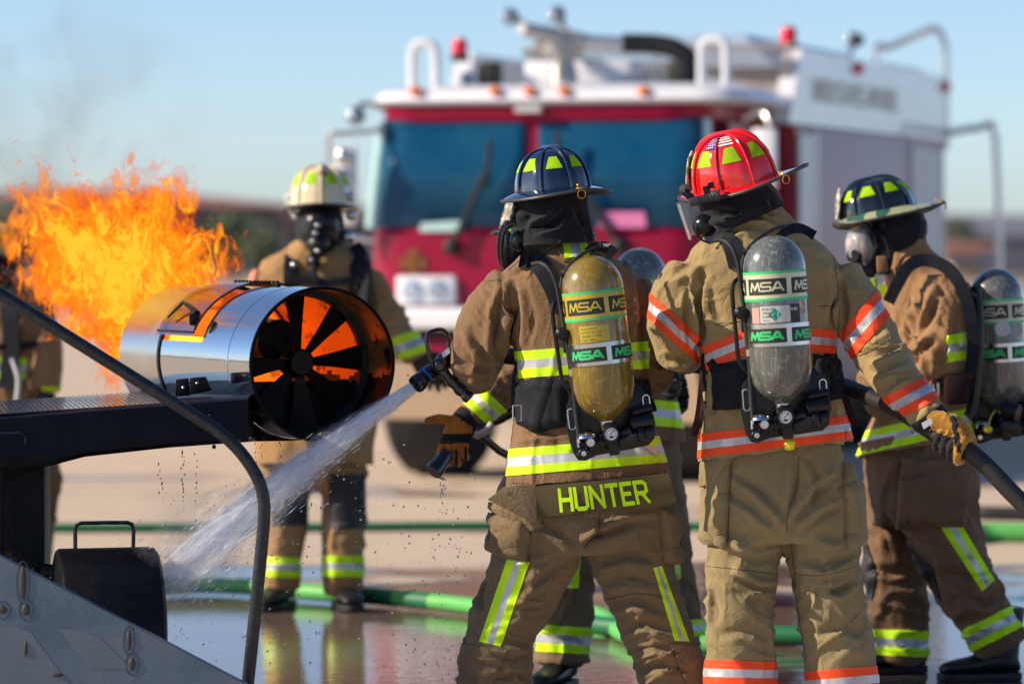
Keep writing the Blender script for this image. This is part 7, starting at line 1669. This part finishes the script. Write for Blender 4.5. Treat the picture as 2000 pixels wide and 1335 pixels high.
# water jet from the nozzle: nested sheets of fine streaks
def jet_mat(name, dens, scale, lo, hi, colr, edge=.6):
    m = bpy.data.materials.new(name); m.use_nodes = True; nt = m.node_tree; L = nt.links; nt.nodes.clear(); out = nd(nt, 'ShaderNodeOutputMaterial')
    at = nd(nt, 'ShaderNodeAttribute', attribute_name='flow')
    mp = nd(nt, 'ShaderNodeMapping'); mp.inputs['Scale'].default_value = scale; L.new(at.outputs['Vector'], mp.inputs[0])
    n = nd(nt, 'ShaderNodeTexNoise', Scale=1, Detail=6, Roughness=.65); L.new(mp.outputs[0], n.inputs['Vector'])
    mr = nd(nt, 'ShaderNodeMapRange', interpolation_type='SMOOTHSTEP'); L.new(n.outputs[0], mr.inputs[0]); mr.inputs[1].default_value = lo; mr.inputs[2].default_value = hi; mr.inputs[4].default_value = dens
    fd = nd(nt, 'ShaderNodeAttribute', attribute_name='fade'); mu = nd(nt, 'ShaderNodeMath', operation='MULTIPLY'); L.new(mr.outputs[0], mu.inputs[0]); L.new(fd.outputs['Fac'], mu.inputs[1])
    lw = nd(nt, 'ShaderNodeLayerWeight', Blend=.5); iv = nd(nt, 'ShaderNodeMapRange'); L.new(lw.outputs['Facing'], iv.inputs[0]); iv.inputs[1].default_value = edge; iv.inputs[2].default_value = 1; iv.inputs[3].default_value = 1; iv.inputs[4].default_value = 0
    m2 = nd(nt, 'ShaderNodeMath', operation='MULTIPLY'); L.new(mu.outputs[0], m2.inputs[0]); L.new(iv.outputs[0], m2.inputs[1])
    d = nd(nt, 'ShaderNodeBsdfDiffuse'); d.inputs['Color'].default_value = (*colr, 1); tl = nd(nt, 'ShaderNodeBsdfTranslucent'); tl.inputs['Color'].default_value = (*colr, 1)
    ms = nd(nt, 'ShaderNodeMixShader'); ms.inputs[0].default_value = .5; L.new(d.outputs[0], ms.inputs[1]); L.new(tl.outputs[0], ms.inputs[2])
    t = nd(nt, 'ShaderNodeBsdfTransparent'); mx = nd(nt, 'ShaderNodeMixShader'); L.new(m2.outputs[0], mx.inputs[0]); L.new(t.outputs[0], mx.inputs[1]); L.new(ms.outputs[0], mx.inputs[2]); L.new(mx.outputs[0], out.inputs['Surface'])
    return m
M['jet_core'] = jet_mat('dense streaked water', .95, (2.2, 20, 20), .34, .58, (.86, .90, .98), .6)
M['jet_mist'] = jet_mat('fine spray', .34, (4, 5, 2.5), .34, .80, (.78, .84, .94), .2)
J0, J1 = P(806, 757, 12.47), P(318, 1150, 12.30)
def jet(bm, r0, r1, n=40, m=70, seed=0, wob=.0, bend=.0, k1=1.0):
    fl_ = bm.verts.layers.float_vector.get('flow') or bm.verts.layers.float_vector.new('flow'); fd = bm.verts.layers.float.get('fade') or bm.verts.layers.float.new('fade')
    ax, u, s = frame(J1 - J0); rows = []
    for j in range(m + 1):
        t = j / m * k1; c = J0.lerp(J1, t) + Vector((0, 0, -.03 * math.sin(t * math.pi) * -1)); row = []
        for i in range(n):
            a = 2 * math.pi * i / n; r = (r0 + (r1 - r0) * t ** 1.1) * (1 + wob * t * noise.noise(Vector((math.cos(a) * 2, math.sin(a) * 2 + seed, t * 6)))) * (1 + wob * .5 * noise.noise(Vector((math.cos(a) * 5, math.sin(a) * 5 + seed, t * 22))))
            v = bm.verts.new(c + (u * math.sin(a) + s * math.cos(a)) * r); v[fl_] = (t * 4 + seed, math.cos(a) * (.5 + .5 * .3) + seed, math.sin(a)); v[fd] = min(1, (1 - .0 * t)) * (1 if t < .70 else max(.12, 1 - (t - .70) * 2.6)); row.append(v)
        rows.append(row)
    for j in range(m):
        for i in range(n): bm.faces.new((rows[j][i], rows[j][(i + 1) % n], rows[j + 1][(i + 1) % n], rows[j + 1][i]))
jr = empty('water_jet', J0, 'white water jet spraying down left from the nozzle past the engine', 'water jet', kind='stuff')
bm = bmesh.new(); jet(bm, .020, .070, seed=1, wob=.25); jet(bm, .014, .045, seed=4, wob=.2); jet(bm, .008, .025, seed=8, wob=.2); link('core', bm, 'jet_core', jr)
bm = bmesh.new(); jet(bm, .022, .125, seed=11, wob=.3); jet(bm, .021, .09, seed=15, wob=.25); jet(bm, .020, .165, seed=19, wob=.35); jet(bm, .020, .105, seed=23, wob=.3); jet(bm, .020, .075, seed=27, wob=.2); link('spray', bm, 'jet_mist', jr)
M['spray_drop'] = mat('white spray drop', (.85, .90, .98), .4)
def spray(bm):
    rs = random.Random(5); ax, u, s = frame(J1 - J0); rot = ax.to_track_quat('Z', 'Y').to_matrix().to_4x4()
    for k in range(1100):
        t = rs.random() ** .7 * 1.04; a = rs.random() * 6.283; sp = (.018 + .10 * t) * (abs(rs.gauss(0, .55)) + .25) * (1 + .35 * noise.noise(Vector((a * 2, t * 8, 0))))
        c = J0.lerp(J1, t) + (u * math.sin(a) + s * math.cos(a)) * sp + Vector((0, 0, .012 * abs(rs.gauss(0, 1)) * t)); r = rs.choice((.0005, .0007, .0010, .0014))
        bmesh.ops.create_icosphere(bm, subdivisions=1, radius=r, matrix=Matrix.Translation(c) @ rot @ Matrix.Diagonal((1, 1, rs.uniform(4, 18), 1)))
bm = bmesh.new(); spray(bm); link('spray_drops', bm, 'spray_drop', jr)
# cloud of mist where the jet lands
def mist_mat(name, dens, sc=3.0, lo=.42, hi=.7, colr=(.80, .86, .95)):
    m, nt, out = new_volume_mat(name); L = nt.links
    tc = nd(nt, 'ShaderNodeTexCoord'); n = nd(nt, 'ShaderNodeTexNoise', Scale=sc, Detail=4, Roughness=.6); L.new(tc.outputs['Object'], n.inputs['Vector'])
    mr = nd(nt, 'ShaderNodeMapRange'); L.new(n.outputs[0], mr.inputs[0]); mr.inputs[1].default_value = lo; mr.inputs[2].default_value = hi; mr.inputs[4].default_value = dens
    ge = nd(nt, 'ShaderNodeTexCoord'); sb = nd(nt, 'ShaderNodeVectorMath', operation='SUBTRACT'); L.new(ge.outputs['Generated'], sb.inputs[0]); sb.inputs[1].default_value = (.5, .5, .5)
    ln = nd(nt, 'ShaderNodeVectorMath', operation='LENGTH'); L.new(sb.outputs[0], ln.inputs[0])
    g2 = nd(nt, 'ShaderNodeMapRange', interpolation_type='SMOOTHSTEP'); L.new(ln.outputs['Value'], g2.inputs[0]); g2.inputs[1].default_value = .05; g2.inputs[2].default_value = .46; g2.inputs[3].default_value = 1; g2.inputs[4].default_value = 0
    mu = nd(nt, 'ShaderNodeMath', operation='MULTIPLY'); L.new(mr.outputs[0], mu.inputs[0]); L.new(g2.outputs[0], mu.inputs[1])
    v = nd(nt, 'ShaderNodeVolumePrincipled'); v.inputs['Color'].default_value = (*colr, 1); v.inputs['Anisotropy'].default_value = .2; L.new(mu.outputs[0], v.inputs['Density']); L.new(v.outputs[0], out.inputs['Volume'])
    return m
M['mist'] = mist_mat('drifting spray mist', 1.7)
c = P(400, 1040, 12.75); bm = bmesh.new(); ball(bm, c, .34, 24, scale=(1.25, .6, .95), rot=Matrix.Rotation(R(-38), 3, 'Y'))
link('mist', bm, 'mist', jr)
# drops
M['drop'] = mat('water drop', (.55, .60, .70), .03, trans=.8, ior=1.33)
rnd = random.Random(12)
def drops(bm):
    def dp(px, py, Y, r, st=1.0):
        g = bmesh.ops.create_icosphere(bm, subdivisions=1, radius=r, matrix=Matrix.Translation(P(px, py, Y)) @ Matrix.Diagonal((1, 1, st, 1)))
    for k in range(520):
        dp(rnd.uniform(330, 930), rnd.gauss(1120, 150), rnd.uniform(11.9, 13.2), rnd.choice((.0012, .0016, .002, .003, .0042)))
    for k in range(120):      # thrown off the jet
        t = rnd.random(); q = J0.lerp(J1, t); a, b = projv(q); dp(a + rnd.gauss(0, 20 + 50 * t), b + rnd.gauss(0, 20 + 70 * t), q.y + rnd.gauss(0, .05), rnd.uniform(.0007, .0022))
    for x, y0, y1, n in ((312, 905, 980, 9), (358, 880, 1000, 14), (382, 880, 985, 9), (500, 866, 930, 8), (512, 864, 900, 6), (546, 862, 905, 7), (604, 864, 1000, 12), (610, 862, 960, 8), (862, 940, 975, 6), (868, 940, 990, 7)):
        Y = 12.35 if x < 800 else 13.45
        for k in range(n): dp(x + rnd.gauss(0, 2.0), y0 + (y1 - y0) * (k + rnd.random() * .8) / n, Y, rnd.uniform(.0012, .0036), rnd.uniform(1, 2.6))
    for k in range(60): dp(rnd.uniform(845, 900), rnd.uniform(990, 1335), rnd.uniform(12.6, 13.6), rnd.uniform(.001, .0035), 1.3)
bm = bmesh.new(); drops(bm); o = link('water_drops', bm, 'drop', None, True, origin=P(600, 1100, 12.6)); tag(o, 'scattered water drops flying and dripping below the engine and around the jet', 'water drops', kind='stuff')
